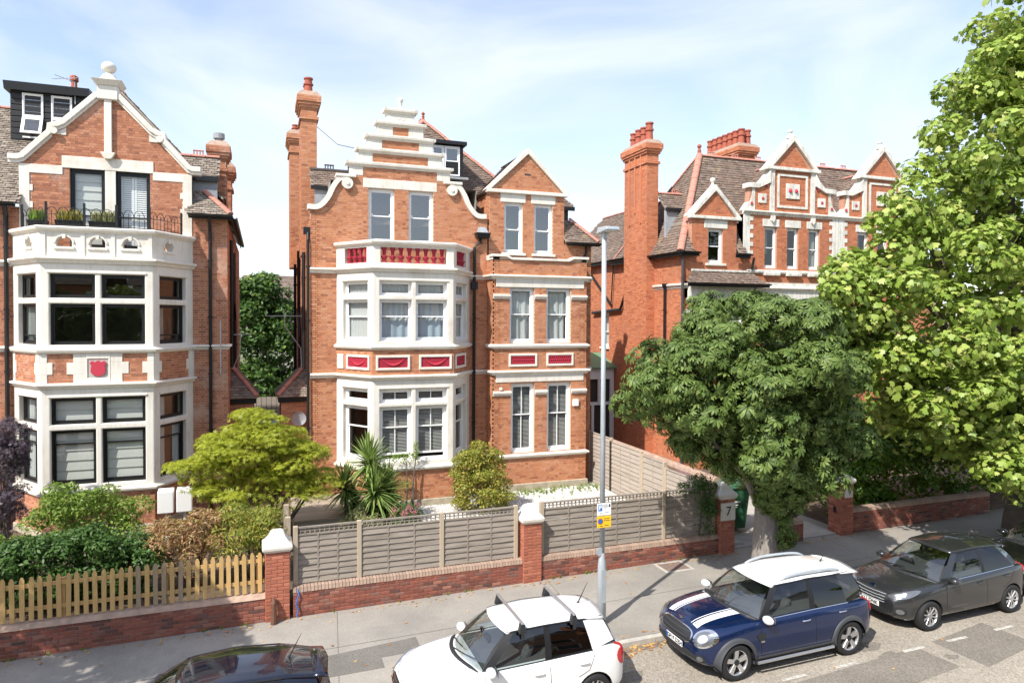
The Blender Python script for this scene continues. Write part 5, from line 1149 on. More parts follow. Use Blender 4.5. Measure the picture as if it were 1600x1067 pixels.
pipe(H2, [(15.97, 27.9, 6.2), (15.97, 25.4, 5.7)], .06, collars=False); pipe(H2, [(15.97, 31.6, 7.0), (15.97, 28.7, 7.15), (15.97, 28.2, 7.9)], .07, collars=False); pipe(H2, [(15.97, 32.2, 9.3), (15.97, 29.6, 7.4)], .05, collars=False); pipe(H2, [(15.97, 29.4, 9.4), (15.97, 29.6, 7.5)], .03, collars=False)
# glazed side porch
fp = Fr(13.9, 29.4, 16.05, 29.4)
pp = MB().panel(fp, 0, 2.15, .45, 4.3, [(.15, .62, 2.7, 3.8), (.72, 1.3, 2.7, 3.8), (1.4, 1.95, 2.7, 3.8), (.15, .95, .6, 2.55), (1.08, 1.95, .6, 2.55)], .0, -.1).build('side_porch', 'paint', H2)
MB().fbox(fp, 0, 2.15, -.3, -.2, .45, 4.2).build('porch_back', 'furn', H2); MB().hexa([(13.7, 29.2, 4.3), (16.1, 29.2, 4.3), (16.1, 31, 4.9), (13.7, 31, 4.9), (13.7, 29.2, 4.38), (16.1, 29.2, 4.38), (16.1, 31, 5.0), (13.7, 31, 5.0)]).build('porch_roof', 'green_door', H2)
rebase(H2)
# ------------------------------------------------------------------ front walls, piers, fences
def std_piece(L, w_=.065, dp=.10, bev=.006):
    b = MB().box(0, L, -dp, 0, 0, w_); me = b.mesh('brick'); bm = bmesh.new(); bm.from_mesh(me); bmesh.ops.bevel(bm, geom=[e for e in bm.edges if all(v.co.y > -0.01 or v.co.y < -dp + .001 for v in e.verts) and abs(e.verts[0].co.y - e.verts[1].co.y) < 1e-4 and e.verts[0].co.y < -dp + .001], offset=bev, segments=1, affect='EDGES'); bm.to_mesh(me); bm.free(); return me
BM_S, BM_H, BM_Q = std_piece(.215), std_piece(.1025), std_piece(.16)
BMW = {}
def brick_mesh(kind, material):
    key = (kind, material)
    if key not in BMW:
        m_ = {'s': BM_S, 'h': BM_H, 'q': BM_Q}[kind].copy(); m_.materials.clear(); m_.materials.append(MATS[material]); BMW[key] = m_
    return BMW[key]
def lay(parent, fr, s0, s1, z0, z1, material, off=.0, zg=None, bl=.215):
    """single bricks along a face, running bond, courses down from z1"""
    r = 0; z = z1 - .065; ang = math.atan2(fr.dy, fr.dx)
    while z > z0 - .07:
        s = s0 + (0 if r % 2 == 0 else -(bl + .01) / 2)
        while s < s1 - .02:
            a, c = max(s, s0), min(s + bl, s1); L = c - a
            kind = 's' if L > .19 else ('q' if L > .13 else 'h')
            if L > .06 and (zg is None or z + .065 > zg(a)):
                p = fr.p(a, off - .10 + random.uniform(.0, .006), z); o = piece('brick', brick_mesh(kind, material), material, parent, p, (0, 0, ang))
                if kind != 's' or abs(L - .215) > .003: o.scale = (L / {'s': .215, 'q': .16, 'h': .1025}[kind], 1, 1)
            s += bl + .01
        z -= .0755; r += 1
def front_wall(label, x0, x1, ztop, material, y=15.6, th=.23, bury=.0, coping='brick', group=None):
    t = thing('boundary_wall', label, 'wall', ((x0 + x1) / 2, y + th / 2, gz((x0 + x1) / 2) + .11))
    MB().box(x0, x1, y + .008, y + th - .008, -.35, ztop - .008).build('mortar_core', 'mortar_wall', t)
    f = Fr(0, y, 1, y); lay(t, f, x0, x1, 0, ztop, material, zg=lambda x: gz(x) + .09)
    if coping == 'brick':
        cm = MB().hexa([(0, 0, 0), (.066, 0, 0), (.066, th + .02, 0), (0, th + .02, 0), (0, .02, .105), (.066, .02, .105), (.066, th, .125), (0, th, .125)]).mesh('coping_brick'); cm.materials.append(MATS['coping'])
        n = int((x1 - x0) / .0755)
        for i in range(n): piece('coping_brick', cm, 'coping', t, (x0 + i * (x1 - x0) / n, y - .012 + random.uniform(-.004, .004), ztop + .004 + random.uniform(-.004, .003)), (random.uniform(-.02, .02), 0, 0))
    else:
        MB().fprism(Fr(x0, y, x0, y + 1), [(-.03, ztop), (th + .01, ztop), (th + .01, ztop + .1), (.06, ztop + .08), (-.02, ztop + .02)], 0, -(x1 - x0)).build('coping', 'coping', t) if False else MB().hexa([(x0, y - .025, ztop), (x1, y - .025, ztop), (x1, y + th, ztop), (x0, y + th, ztop), (x0, y + .05, ztop + .085), (x1, y + .05, ztop + .085), (x1, y + th - .02, ztop + .10), (x0, y + th - .02, ztop + .10)]).build('coping', 'coping', t, bevel=.01)
    rebase(t); return t
front_wall('low brick wall under the pine picket fence', -7.6, .05, .62, 'brick_wall', coping='mortar')
front_wall('low brick wall between the first two white-capped piers, by the white car', .62, 6.02, .66, 'brick_wall')
front_wall('low brick wall between the middle pier and the number 7 pier', 6.5, 11.8, .66, 'brick_wall')
front_wall('shaded low brick wall under the hedge right of the number 9 pier', 16.6, 22.5, .93, 'brick_wall', coping='brick')
SQ = lambda h, z, cx, cy: [(cx - h, cy - h, z), (cx + h, cy - h, z), (cx + h, cy + h, z), (cx - h, cy + h, z)]
def pier(label, x0, x1, y0, ztop, cap='bell', mat_='brick_pier', zcap=None):
    w_ = x1 - x0; cx, cy = (x0 + x1) / 2, y0 + w_ / 2; t = thing('gate_pier', label, 'pier', (cx, cy, gz(cx) + .11), 0, 'brick gate piers')
    MB().box(x0 + .008, x1 - .008, y0 + .008, y0 + w_ - .008, -.2, ztop).build('mortar_core', 'mortar_wall', t)
    for f in (Fr(x0, y0, x1, y0), Fr(x0, y0 + w_, x0, y0), Fr(x1, y0, x1, y0 + w_)): lay(t, f, 0, f.L, 0, ztop, mat_, zg=lambda s: gz(x0) + .08, bl=(f.L - .01) / 2)
    b = MB()
    if cap == 'bell': prof = [(.5, -.0), (.56, .03), (.62, .07), (.64, .13), (.60, .17), (.54, .185), (.50, .21), (.43, .25), (.35, .31), (.30, .37), (.26, .405), (.17, .435), (.02, .445)]
    else: prof = [(.5, 0), (.56, .03), (.60, .07), (.62, .10), (.62, .15), (.58, .17), (.30, .26), (.02, .27)]
    k = len(prof)
    for h, z in prof: b.v += SQ(h * w_, ztop + z, cx, cy)
    for i in range(k - 1): b.f += [(4 * i + j, 4 * i + (j + 1) % 4, 4 * i + 4 + (j + 1) % 4, 4 * i + 4 + j) for j in range(4)]
    b.f += [(3, 2, 1, 0), tuple(4 * (k - 1) + j for j in range(4))]
    b.build('pier_cap', 'white' if cap == 'bell' else 'white_old', t, bevel=.02); return t
pA = pier('brick pier with white bell cap at the end of the picket fence', .05, .55, 15.55, 1.60); rebase(pA)
pB = pier('brick pier with white bell cap between the two grey fence lengths', 6.02, 6.50, 15.55, 1.63); rebase(pB)
pC = pier('brick pier with a white number 7 block under its cap', 11.80, 12.27, 15.52, 1.74)
MB().box(11.80, 12.27, 15.495, 15.53, 1.17, 1.66).build('number_block', 'white', pC, bevel=.01)
tm = text_mesh('7', .36); o = obj('numeral', tm, 'ink', pC); o.location = (12.04, 15.49, 1.42); o.rotation_euler = (R(90), 0, 0); rebase(pC)
pD = pier('sunlit brick pier with flat cap and a number 9 plaque', 16.1, 16.58, 15.55, 1.80, 'flat')
MB().box(16.22, 16.53, 15.53, 15.56, 1.42, 1.72).build('number_plaque', 'white', pD); tm = text_mesh('9', .22); o = obj('numeral', tm, 'ink', pD); o.location = (16.40, 15.525, 1.57); o.rotation_euler = (R(90), 0, 0)
MB().box(16.085, 16.11, 15.72, 15.82, .95, 1.12).build('letter_slot', 'black', pD); rebase(pD)
pE = pier('brick gate pier in leaf shade behind the street tree', 13.55, 13.98, 15.6, 1.62, 'flat'); rebase(pE)
front_wall('short round-ended brick wall stub beside the number 9 gateway', 13.98, 14.75, .78, 'brick_wall')
# iron boot-scraper like post and hose at the first pier
st = MB(); st.tube([(.22, 15.42, .1), (.22, 15.44, .55), (.22, 15.5, .66)], [.07, .05, .03], 8); tag(st.build('iron_stub', 'rust'), 'rusty iron stub leaning on the left pier foot', 'post')
hs = MB(); hs.tube([(.72, 15.60, .74), (.74, 15.56, .62), (.68, 15.55, .45), (.73, 15.55, .28), (.69, 15.55, .16)], .014, 6); tag(hs.build('blue_hose', 'blue_sign'), 'thin blue hose hanging over the wall beside the left pier', 'hose')

# picket fence
PF = thing('picket_fence', 'new pine picket fence with pointed pales on the left wall', 'fence', (-3.8, 15.73, .70))
pm = MB(); pw = .043; pm.v = [(-pw, 0, 0), (pw, 0, 0), (pw, 0, .80), (.018, 0, .86), (-.018, 0, .86), (-pw, 0, .80)]; pm.v += [(x, .022, z) for x, _, z in pm.v]; pm.f = [(0, 1, 2, 3, 4, 5), (11, 10, 9, 8, 7, 6)] + [(i, i + 6, (i + 1) % 6 + 6, (i + 1) % 6) for i in range(6)]
pme = pm.mesh('picket'); pme.materials.append(MATS['pine']); pmo = pme.copy(); pmo.materials.clear(); pmo.materials.append(MATS['pine_old'])
for i in range(48):
    x = -.06 - i * .156; old = i in (10, 12, 13, 15)
    piece('picket', pmo if old else pme, 'pine', PF, (x + random.uniform(-.006, .006), 15.70, .735 + random.uniform(-.008, .01)), (random.uniform(-.01, .01), random.uniform(-.015, .015), 0))
for z in (.92, 1.38): MB().box(-7.6, .03, 15.723, 15.76, z, z + .075).build('rail', 'pine', PF)
for x in (-7.4, -5.6, -3.75, -1.9, -.1): MB().box(x - .04, x + .04, 15.76, 15.84, .4, 1.5).build('post', 'pine', PF)
rebase(PF)

def woven(label, A, B, z0, z1, posts, nb, trellis, mat_='fence', group='woven timber fences', gatepanel=None, nbat=2):
    fr = Fr(*A, *B); t = thing('timber_fence', label, 'fence', ((A[0] + B[0]) / 2, (A[1] + B[1]) / 2, z0), 0, group)
    zt = z1 - (.19 if trellis else .03); h = (zt - z0) / nb
    for i in range(len(posts) - 1):
        a, c = posts[i] + .05, posts[i + 1] - .05; L = c - a; bats = [a + L * (j + 1) / (nbat + 1) for j in range(nbat)]
        grid = [a] + bats + [c]
        for r in range(nb):
            b = MB(); n = 5 * (nbat + 1); z = z0 + r * h
            sg = 1 if r % 2 else -1; ln = []; jit = random.uniform(-.008, .008); z += random.uniform(-.004, .004)
            for q in range(n + 1):
                u = q / n; s = a + L * u; bow = math.sin(u * math.pi * (nbat + 1)) * .003 * sg + jit * (u - .5)
                ln.append((s, bow))
            for s, w_ in ln:
                for o_, zz in ((w_ + .030, z + .006), (w_ + .006, z + h * .97), (w_ - .006, z + h * .97), (w_ + .018, z + .006)): b.v.append(fr.p(s, o_, zz))
            for q in range(n):
                for j in range(4): b.f.append((4 * q + j, 4 * q + 4 + j, 4 * q + 4 + (j + 1) % 4, 4 * q + (j + 1) % 4))
            b.f += [(3, 2, 1, 0), (4 * n, 4 * n + 1, 4 * n + 2, 4 * n + 3)]
            b.build('slat', mat_, t)
        for s in bats: MB().fbox(fr, s - .016, s + .016, -.03, .03, z0, zt).build('batten', mat_, t)
        MB().fbox(fr, a, c, -.022, .03, zt, zt + .032).build('rail', mat_, t)
        if trellis:
            MB().fbox(fr, a, c, -.025, .035, z1 - .035, z1).build('rail', mat_, t)
            tr = MB(); s = a + .05
            while s < c: tr.fbox(fr, s - .013, s + .013, -.012, .012, zt + .03, z1 - .03); s += .105
            tr.fbox(fr, a, c, -.010, .010, zt + .085, zt + .105); tr.build('trellis', mat_, t, kind='stuff')
    for s in posts: MB().fbox(fr, s - .05, s + .05, -.05, .05, z0 - .12, z1 + .02).build('post', 'post', t, bevel=.006)
    rebase(t); return t
woven('grey woven fence with trellis top behind the white car', (0, 15.76), (1, 15.76), .80, 2.06, [.68, 2.07, 4.0, 5.88], 8, True)
woven('grey woven fence with trellis top behind the lamp post', (0, 15.76), (1, 15.76), .80, 2.09, [6.58, 10.12, 11.72], 8, True, nbat=4)
woven('pale slatted side fence stepping down beside the gravel', (11.92, 23.75), (11.92, 16.0), .45, 2.36, [0, 1.75], 13, False, 'fence_warm', nbat=2)
woven('pale slatted side fence panel next to the small gate', (11.92, 23.75), (11.92, 16.0), .45, 2.26, [1.75, 3.85], 12, False, 'fence_warm', nbat=2)
woven('small slatted timber gate in the side fence', (11.92, 23.75), (11.92, 16.0), .5, 2.17, [3.95, 5.25], 9, False, 'fence_warm', nbat=1)
woven('lowest slatted side fence panel, behind the ivy', (11.92, 23.75), (11.92, 16.0), .45, 2.02, [5.35, 7.6], 11, False, 'fence_warm', nbat=2)
t = thing('boundary_wall', 'old brick wall with rounded coping beyond the side fence', 'wall', (13.0, 20.5, .4)); MB().box(12.9, 13.13, 17.3, 24.5, .2, 1.78).build('wall_core', 'mortar_wall', t)
k = MB(); bricks(k, Fr(12.9, 24.5, 12.9, 17.3), [rect(0, 7.2, .3, 1.76)], flemish=False); bricks(k, Fr(12.9, 17.3, 13.13, 17.3), [rect(0, .23, .3, 1.76)], flemish=False); k.build('brickwork', 'brick_wall', t, kind='stuff', fix=False)
MB().tube([(13.015, 17.3, 1.75), (13.015, 24.5, 1.80)], .15, 10).build('coping', 'coping', t); rebase(t)

# ------------------------------------------------------------------ gardens
def flat(name, x0, x1, y0, y1, z, material):
    o = MB().add([(x0, y0, z), (x1, y0, z), (x1, y1, z), (x0, y1, z)], [(0, 1, 2, 3)]).build(name, material, fix=False); o['kind'] = 'structure'; return o
MB().box(-9.5, .5, 15.8, 24.0, -.3, .46).build('garden_bed', 'soil', kind='structure'); MB().box(.5, 11.9, 15.8, 24.0, -.3, .44).build('garden_bed', 'soil', kind='structure'); MB().box(16.6, 30, 15.8, 24.0, -.3, .5).build('garden_bed', 'soil', kind='structure'); MB().box(11.97, 12.88, 15.9, 24, -.2, .36).build('passage', 'drive', kind='structure')
b = MB(); b.hexa([(12.3, 15.72, .2), (16.1, 15.72, .2), (16.1, 29, .2), (12.3, 29, .2), (12.3, 15.72, .30), (16.1, 15.72, .33), (16.1, 29, .47), (12.3, 29, .47)]).build('driveway', 'drive', kind='structure')
flat('rear_garden', -1.0, 1.5, 24, 60, .42, 'soil')
# white pebbles: uncountable
g = MB(); n = 9000
for i in range(n):
    x, y = random.uniform(4.6, 11.85), random.uniform(17.2, 23.2)
    if y > 22.25 and 3.2 < x < 7.2: continue
    s = random.uniform(.02, .05); z = .445; a = random.uniform(0, 6.28); c_, s_ = math.cos(a) * s, math.sin(a) * s
    g.add([(x + c_, y + s_, z), (x - s_, y + c_, z), (x - c_, y - s_, z), (x + s_, y - c_, z), (x + random.uniform(-.01, .01), y, z + s * .8)], [(0, 1, 4), (1, 2, 4), (2, 3, 4), (3, 0, 4)])
o = g.build('pebbles', 'gravel', kind='stuff', fix=False); o['label'] = 'white pebbles spread over the front garden'; o['category'] = 'gravel'
flat('pebble_bed', 4.6, 11.88, 17.0, 23.6, .446, 'concrete')
# timber deck with a step
dk = thing('timber_deck', 'pale timber deck with a step, left of the yuccas', 'deck', (1.9, 21, .45))
for i in range(14): MB().box(.85, 3.2, 20.4 + i * .2, 20.59 + i * .2, .82, .86).build('plank', 'timber', dk)
MB().box(.85, 3.2, 20.42, 23.2, .45, .815).build('riser', 'timber', dk)
for i in range(5): MB().box(1.0, 3.1, 19.35 + i * .2, 19.54 + i * .2, .62, .655).build('plank', 'timber', dk)
MB().box(1.0, 3.1, 19.4, 20.35, .45, .615).build('riser', 'timber', dk); rebase(dk)
gp = thing('deck_gate', 'weathered grey open timber gate beside the deck', 'gate', (.6, 18.2, .45)); 
for i in range(6): MB().box(.55, .58, 17.1 + i * .16, 17.24 + i * .16, .5, 1.85).build('board', 'fence', gp)
MB().box(.5, .62, 16.95, 17.07, .45, 1.95).build('post', 'post', gp); MB().box(.5, .62, 18.1, 18.22, .45, 1.95).build('post', 'post', gp); rebase(gp)
# meter cabinets on legs
for x, lab in ((-2.52, 'white cabinet on a thin post, nearer to the bay corner'), (-2.05, 'white cabinet on a thin post, half behind the yellow maple')):
    t = thing('post_cabinet', lab, 'cabinet', (x, 21.0, .46)); MB().hexa([(-.2, -.13, .82), (.2, -.13, .82), (.2, .13, .82), (-.2, .13, .82), (-.2, -.13, 1.42), (.2, -.13, 1.42), (.2, .13, 1.48), (-.2, .13, 1.48)]).build('cabinet_box', 'paint', t, bevel=.02); MB().box(-.03, .03, -.03, .03, 0, .82).build('leg', 'paint', t)
# bins in the gateway
def bin_(label, x, y, z, body, lid, sc=1.0, rz=0.0, letters=False):
    t = thing('wheelie_bin', label, 'bin', (x, y, z), rz, 'wheelie bins'); w0, w1, h = .22 * sc, .29 * sc, .92 * sc
    MB().hexa([(-w0, -w0, .1), (w0, -w0, .1), (w0, w0, .1), (-w0, w0, .1), (-w1, -w1, h), (w1, -w1, h), (w1, w1, h), (-w1, w1, h)]).build('body', body, t, bevel=.025)
    MB().hexa([(-w1 - .03, -w1 - .05, h), (w1 + .03, -w1 - .05, h), (w1 + .03, w1 + .03, h), (-w1 - .03, w1 + .03, h), (-w1, -w1, h + .06), (w1, -w1, h + .06), (w1, w1, h + .12), (-w1, w1, h + .12)]).build('lid', lid, t, bevel=.02)
    for s in (-1, 1): MB().add(*(lambda q: (q.v, q.f))(MB().tube([(s * w0 * .9, w0 * .9, .1), (s * (w0 * .9 + .05), w0 * .9, .1)], .1, 12))).build('wheel', 'rubber', t)
    MB().tube([(-w0, w1 + .07, h - .03), (w0, w1 + .07, h - .03)], .018, 6).build('handle', body, t)
    if letters:
        for i, (a, c) in enumerate(((.62, .68), (.56, .58), (.52, .535))): MB().hexa([(-.16, -w0 - (w1 - w0) * a / h - .022, a * sc), (.12 - i * .06, -w0 - (w1 - w0) * a / h - .022, a * sc), (.12 - i * .06, -w0 - (w1 - w0) * a / h, a * sc), (-.16, -w0 - (w1 - w0) * a / h, a * sc), (-.16, -w0 - (w1 - w0) * c / h - .018, c * sc), (.12 - i * .06, -w0 - (w1 - w0) * c / h - .018, c * sc), (.12 - i * .06, -w0 - (w1 - w0) * c / h, c * sc), (-.16, -w0 - (w1 - w0) * c / h, c * sc)]).build('print', 'plate', t)
    return t
bin_('large green bin with white print between the number 7 pier and the tree', 13.35, 17.1, .34, 'greenbin', 'greenbin', 1.45, R(-8), True)
bin_('green bin with purple lid nearest the number 7 pier', 12.55, 17.4, .36, 'greenbin', 'purple', 1.25, R(-5))
bin_('black bin with purple lid standing furthest back by the side fence', 12.5, 18.9, .36, 'black', 'purple', 1.2, R(4))
bin_('black bin with pale green lid between the purple-lidded bins', 12.5, 18.1, .36, 'black', 'leaf_pale', 1.1, R(2))

# ------------------------------------------------------------------ lamp post with parking plates
LP = thing('lamp_post', 'galvanised street lamp post with parking plates on the pavement', 'lamp post', (6.78, 12.89, gz(6.78) + .11))
MB().tube([(0, 0, -.2), (0, 0, 1.25), (0, 0, 1.30), (0, 0, 1.52), (0, 0, 1.54)], [.092, .092, .086, .060, .056], 16).build('base', 'galv', LP, smooth=True)
MB().tube([(0, 0, 1.53), (0, 0, 8.3)], [.056, .050], 14).build('column', 'galv', LP, smooth=True)
hd = MB(); hd.hexa([(-.16, -.40, 8.34), (.16, -.40, 8.34), (.12, .14, 8.30), (-.12, .14, 8.30), (-.15, -.38, 8.41), (.15, -.38, 8.41), (.10, .12, 8.44), (-.10, .12, 8.44)])
h_ = hd.build('lamp_head', 'galv', LP, bevel=.015); MB().box(-.12, .12, -.34, -.05, 8.325, 8.345).build('diffuser', 'paint', h_); MB().tube([(0, 0, 8.2), (0, -.02, 8.36)], .06, 10).build('spigot', 'galv', LP)
MB().box(-.05, .05, -.096, -.088, .5, 1.2).build('access_door', 'galv', LP)
MB().lathe((-.075, -.05, 1.58), [(.09, 0), (.09, .012)], 16, 'y').build('tag_disc', 'galv', LP)
def plate_(z0, z1, m):
    p = MB().box(-.165, .165, -.085, -.075, z0, z1).build('sign_plate', m, LP, bevel=.004); return p
p1 = plate_(2.36, 2.62, 'plate'); MB().box(-.14, -.05, -.088, -.0845, 2.46, 2.59).build('blue_square', 'blue_sign', p1)
tm = text_mesh('P', .13, .004); o = obj('letter', tm, 'plate', p1); o.location = (-.095, -.0885, 2.525); o.rotation_euler = (R(90), 0, 0)
for i, (a, c, z) in enumerate(((-.02, .08, 2.585), (-.03, .10, 2.555), (-.01, .07, 2.525), (-.11, -.04, 2.41), (.02, .10, 2.42))): MB().box(a, c, -.087, -.0845, z - .008, z + .006).build('print_line', 'lead', p1)
MB().box(.11, .14, -.088, -.0845, 2.53, 2.59).build('symbol', 'ink', p1)
p2 = plate_(2.10, 2.345, 'yellow_sign'); MB().lathe((-.09, -.089, 2.24), [(.062, 0), (.062, .004)], 20, 'y').build('roundel_rim', 'crimson_hi', p2); MB().lathe((-.09, -.0915, 2.24), [(.047, 0), (.047, .004)], 20, 'y').build('roundel', 'blue_sign', p2)
for a, c, z in ((.0, .12, 2.29), (-.01, .13, 2.25), (.01, .11, 2.15), (-.10, -.03, 2.14)): MB().box(a, c, -.087, -.0845, z - .008, z + .005).build('print_line', 'rust', p2)
# pavement cover, litter
mc = thing('pavement_cover', 'brown metal service cover set in a pale frame in the pavement', 'cover', (10.1, 15.2, gz(10.1) + .11))
MB().box(-.42, .42, -.33, .33, -.02, .006).build('frame', 'concrete', mc); MB().box(-.34, .34, -.25, .25, -.02, .010).build('lid', 'iron_cover', mc)
lf = MB()
for i in range(620):
    r_ = random.random()
    if r_ < .35: x, y = random.uniform(-5, 18), 15.5 - abs(random.gauss(0, .12))
    elif r_ < .7: x, y = random.uniform(6.5, 17), 12.1 - abs(random.gauss(0, .12)) + (0 if random.random() < .7 else .2)
    elif r_ < .85: x, y = random.gauss(7.1, .45), 12.0 - abs(random.gauss(0, .16))
    else: x, y = random.uniform(-4, 18), random.uniform(9.3, 15.4)
    z = gz(x) + (.118 if y > 12.14 else .008); s = random.uniform(.02, .055); a = random.uniform(0, 6.28); ca, sa = math.cos(a) * s, math.sin(a) * s
    lf.add([(x + ca, y + sa, z + random.uniform(0, .02)), (x - sa * .6, y + ca * .6, z), (x - ca, y - sa, z + random.uniform(0, .02)), (x + sa * .6, y - ca * .6, z)], [(0, 1, 2, 3)])
o = lf.build('fallen_leaves', 'dry_leaf', kind='stuff', fix=False); o['label'] = 'dry fallen leaves along the wall foot and gutter'; o['category'] = 'leaves'
# ------------------------------------------------------------------ foliage: real leaf faces spread through the crowns
def tmpl(kind):
    """leaf outline template: verts (x along, y across, z), faces"""
    if kind == 'oval':
        v = [(0, 0, 0), (.45, -.24, .05), (.45, .24, .05), (1, 0, -.06), (.45, 0, -.02)]; f = [(0, 1, 4), (0, 4, 2), (1, 3, 4), (4, 3, 2)]
    elif kind == 'long':
        v = [(0, 0, 0), (.5, -.13, .04), (.5, .13, .04), (1, 0, -.12), (.5, 0, 0)]; f = [(0, 1, 4), (0, 4, 2), (1, 3, 4), (4, 3, 2)]
    elif kind == 'lobed':      # five-lobed plane / maple leaf
        v = [(0, 0, 0)]; ang = [-2.1, -1.5, -1.05, -.62, -.38, 0, .38, .62, 1.05, 1.5, 2.1]; rad = [.48, .76, .58, .94, .70, 1.08, .70, .94, .58, .76, .48]
        for a, r in zip(ang, rad): v.append((.3 + r * .62 * math.cos(a), r * .62 * math.sin(a), -.12 * r * r + .04))
        v[0] = (.3, 0, .03); f = [(0, i, i + 1) for i in range(1, 11)] + [(0, 11, 1)]
    elif kind == 'palm':       # seven drooping leaflets
        v, f = [], []
        for a, L in ((-1.9, .55), (-1.2, .8), (-.6, .95), (0, 1.0), (.6, .95), (1.2, .8), (1.9, .55)):
            k = len(v); c, s = math.cos(a), math.sin(a)
            for u, w_, z in ((0.06, 0, 0), (.42, -.10, .06), (.42, .10, .06), (.72, -.155, -.02), (.72, .155, -.02), (1.0, 0, -.22)):
                v.append((c * u * L - s * w_ * L, s * u * L + c * w_ * L, z * L))
            f += [(k, k + 1, k + 2), (k + 1, k + 3, k + 4, k + 2), (k + 3, k + 5, k + 4)]
    elif kind == 'acer':       # narrow five-fingered
        v, f = [], []
        for a, L in ((-1.3, .6), (-.65, .85), (0, 1.0), (.65, .85), (1.3, .6)):
            k = len(v); c, s = math.cos(a), math.sin(a)
            for u, w_, z in ((0, 0, 0), (.45, -.09, .02), (.45, .09, .02), (1.0, 0, -.12)): v.append((c * u * L - s * w_ * L, s * u * L + c * w_ * L, z * L))
            f += [(k, k + 1, k + 3, k + 2)]
    return np.array(v, float), f
def leaves(name, pos, nrm, size, kind, material, parent, tilt=.5, droop=0.0, kind_='stuff'):
    """pos (n,3), nrm (n,3): the leaf's upper face looks along nrm, stalk direction random, jittered by tilt"""
    n = len(pos); V, Fs = tmpl(kind); k = len(V)
    nz_ = nrm + rng.normal(0, tilt, (n, 3)); nz_ /= np.linalg.norm(nz_, axis=1)[:, None] + 1e-9
    a = rng.normal(0, 1, (n, 3)); a[:, 2] -= droop; xx = a - (a * nz_).sum(1)[:, None] * nz_; xx /= np.linalg.norm(xx, axis=1)[:, None] + 1e-9
    yy = np.cross(nz_, xx); s = size * rng.uniform(.65, 1.2, n)
    W_ = pos[:, None, :] + s[:, None, None] * (V[None, :, 0:1] * xx[:, None, :] + V[None, :, 1:2] * yy[:, None, :] + V[None, :, 2:3] * nz_[:, None, :])
    vs_ = W_.reshape(-1, 3); ls = [len(f) for f in Fs]; lt = np.tile(np.array(ls), n); base = np.repeat(np.arange(n) * k, sum(ls)); li = np.tile(np.concatenate([np.array(f) for f in Fs]), n) + base
    me = bpy.data.meshes.new(name); me.vertices.add(len(vs_)); me.vertices.foreach_set('co', vs_.ravel()); me.loops.add(len(li)); me.loops.foreach_set('vertex_index', li)
    me.polygons.add(len(lt)); st = np.concatenate([[0], np.cumsum(lt)[:-1]]); me.polygons.foreach_set('loop_start', st); me.polygons.foreach_set('loop_total', lt); me.update(calc_edges=True)
    return obj(name, me, material, parent, kind_)
def cloud(blobs, n, inner=.35, up=0.0, squash_under=True):
    """points and outward normals in a set of ellipsoids [(cx,cy,cz,rx,ry,rz)], crowding their skins"""
    B = np.array(blobs, float); wgt = (B[:, 3] * B[:, 4] * B[:, 5]) ** (2 / 3); idx = rng.choice(len(B), n, p=wgt / wgt.sum()); d = rng.normal(0, 1, (n, 3)); d /= np.linalg.norm(d, axis=1)[:, None]
    if up: d[:, 2] += up; d /= np.linalg.norm(d, axis=1)[:, None]
    r = rng.uniform(inner, 1, n) ** .45; p = B[idx, :3] + d * B[idx, 3:6] * r[:, None]; nn = d / B[idx, 3:6]; nn /= np.linalg.norm(nn, axis=1)[:, None]
    return p, nn
def clumps(blobs, m, r0, r1, up=.3, skin=(.72, 1.0), flat_=.7):
    """split big blobs into many small leafy clumps near their skin"""
    p, nn = cloud(blobs, m, .55, up); B = []
    for q, n_ in zip(p, nn): r = random.uniform(r0, r1); B.append((*q, r, r, r * flat_))
    return B
def limbs(parent, base, top, targets, r0, material, name='trunk', lean=0.0, n_=10):
    b = MB(); bx, by, bz = base; tx, ty, tz = top
    pts, rs = [], []
    for i in range(9):
        u = i / 8; pts.append((bx + (tx - bx) * u + random.uniform(-.03, .03), by + (ty - by) * u + random.uniform(-.03, .03), bz + (tz - bz) * u)); rs.append(r0 * (1.35 - .35 * min(1, u * 4)) * (1 - .35 * u))
    b.tube(pts, rs, n_ + 4); tr = b.build(name, material, parent, smooth=True); g = MB()
    for (x, y, z, r) in targets:
        s = Vector(pts[random.choice((5, 6, 7, 8))]); e = Vector((x, y, z)); m1 = s.lerp(e, .35) + Vector((random.uniform(-.2, .2), random.uniform(-.2, .2), .25)); m2 = s.lerp(e, .7) + Vector((random.uniform(-.2, .2), random.uniform(-.2, .2), .15)); g.tube([s, m1, m2, e], [r, r * .75, r * .5, r * .2], 6)
    if g.v: g.build('limbs', material, parent, smooth=True, kind='stuff')
    return tr
# ---- horse chestnut by the kerb
CT = thing('chestnut_tree', 'dark green round-headed street tree behind the blue crossover', 'tree', (11.4, 13.3, .25))
big = [(10.75, 13.3, 5.1, 2.6, 2.5, 1.75), (8.95, 13.2, 5.3, 1.4, 1.6, 1.1), (12.35, 13.4, 5.0, 1.3, 1.8, 1.7), (11.1, 13.0, 6.3, 1.8, 1.8, 1.0), (11.9, 13.4, 3.4, 1.25, 1.5, .9), (12.5, 13.3, 3.5, 1.0, 1.4, .8), (10.3, 12.9, 4.1, 1.2, 1.4, .8), (9.0, 13.1, 4.6, .9, 1.1, .7), (12.75, 13.4, 4.2, 1.0, 1.4, .9), (11.1, 13.0, 3.2, .9, 1.0, .55), (12.2, 13.0, 2.9, .9, .9, .5)]
cl = clumps(big, 150, .36, .66, .25); p, nn = cloud(cl, 12500, .45, .35); nn[:, 2] += .45
leaves('crown', p, nn, .19, 'palm', 'leaf_chestnut', CT, .35, .9)
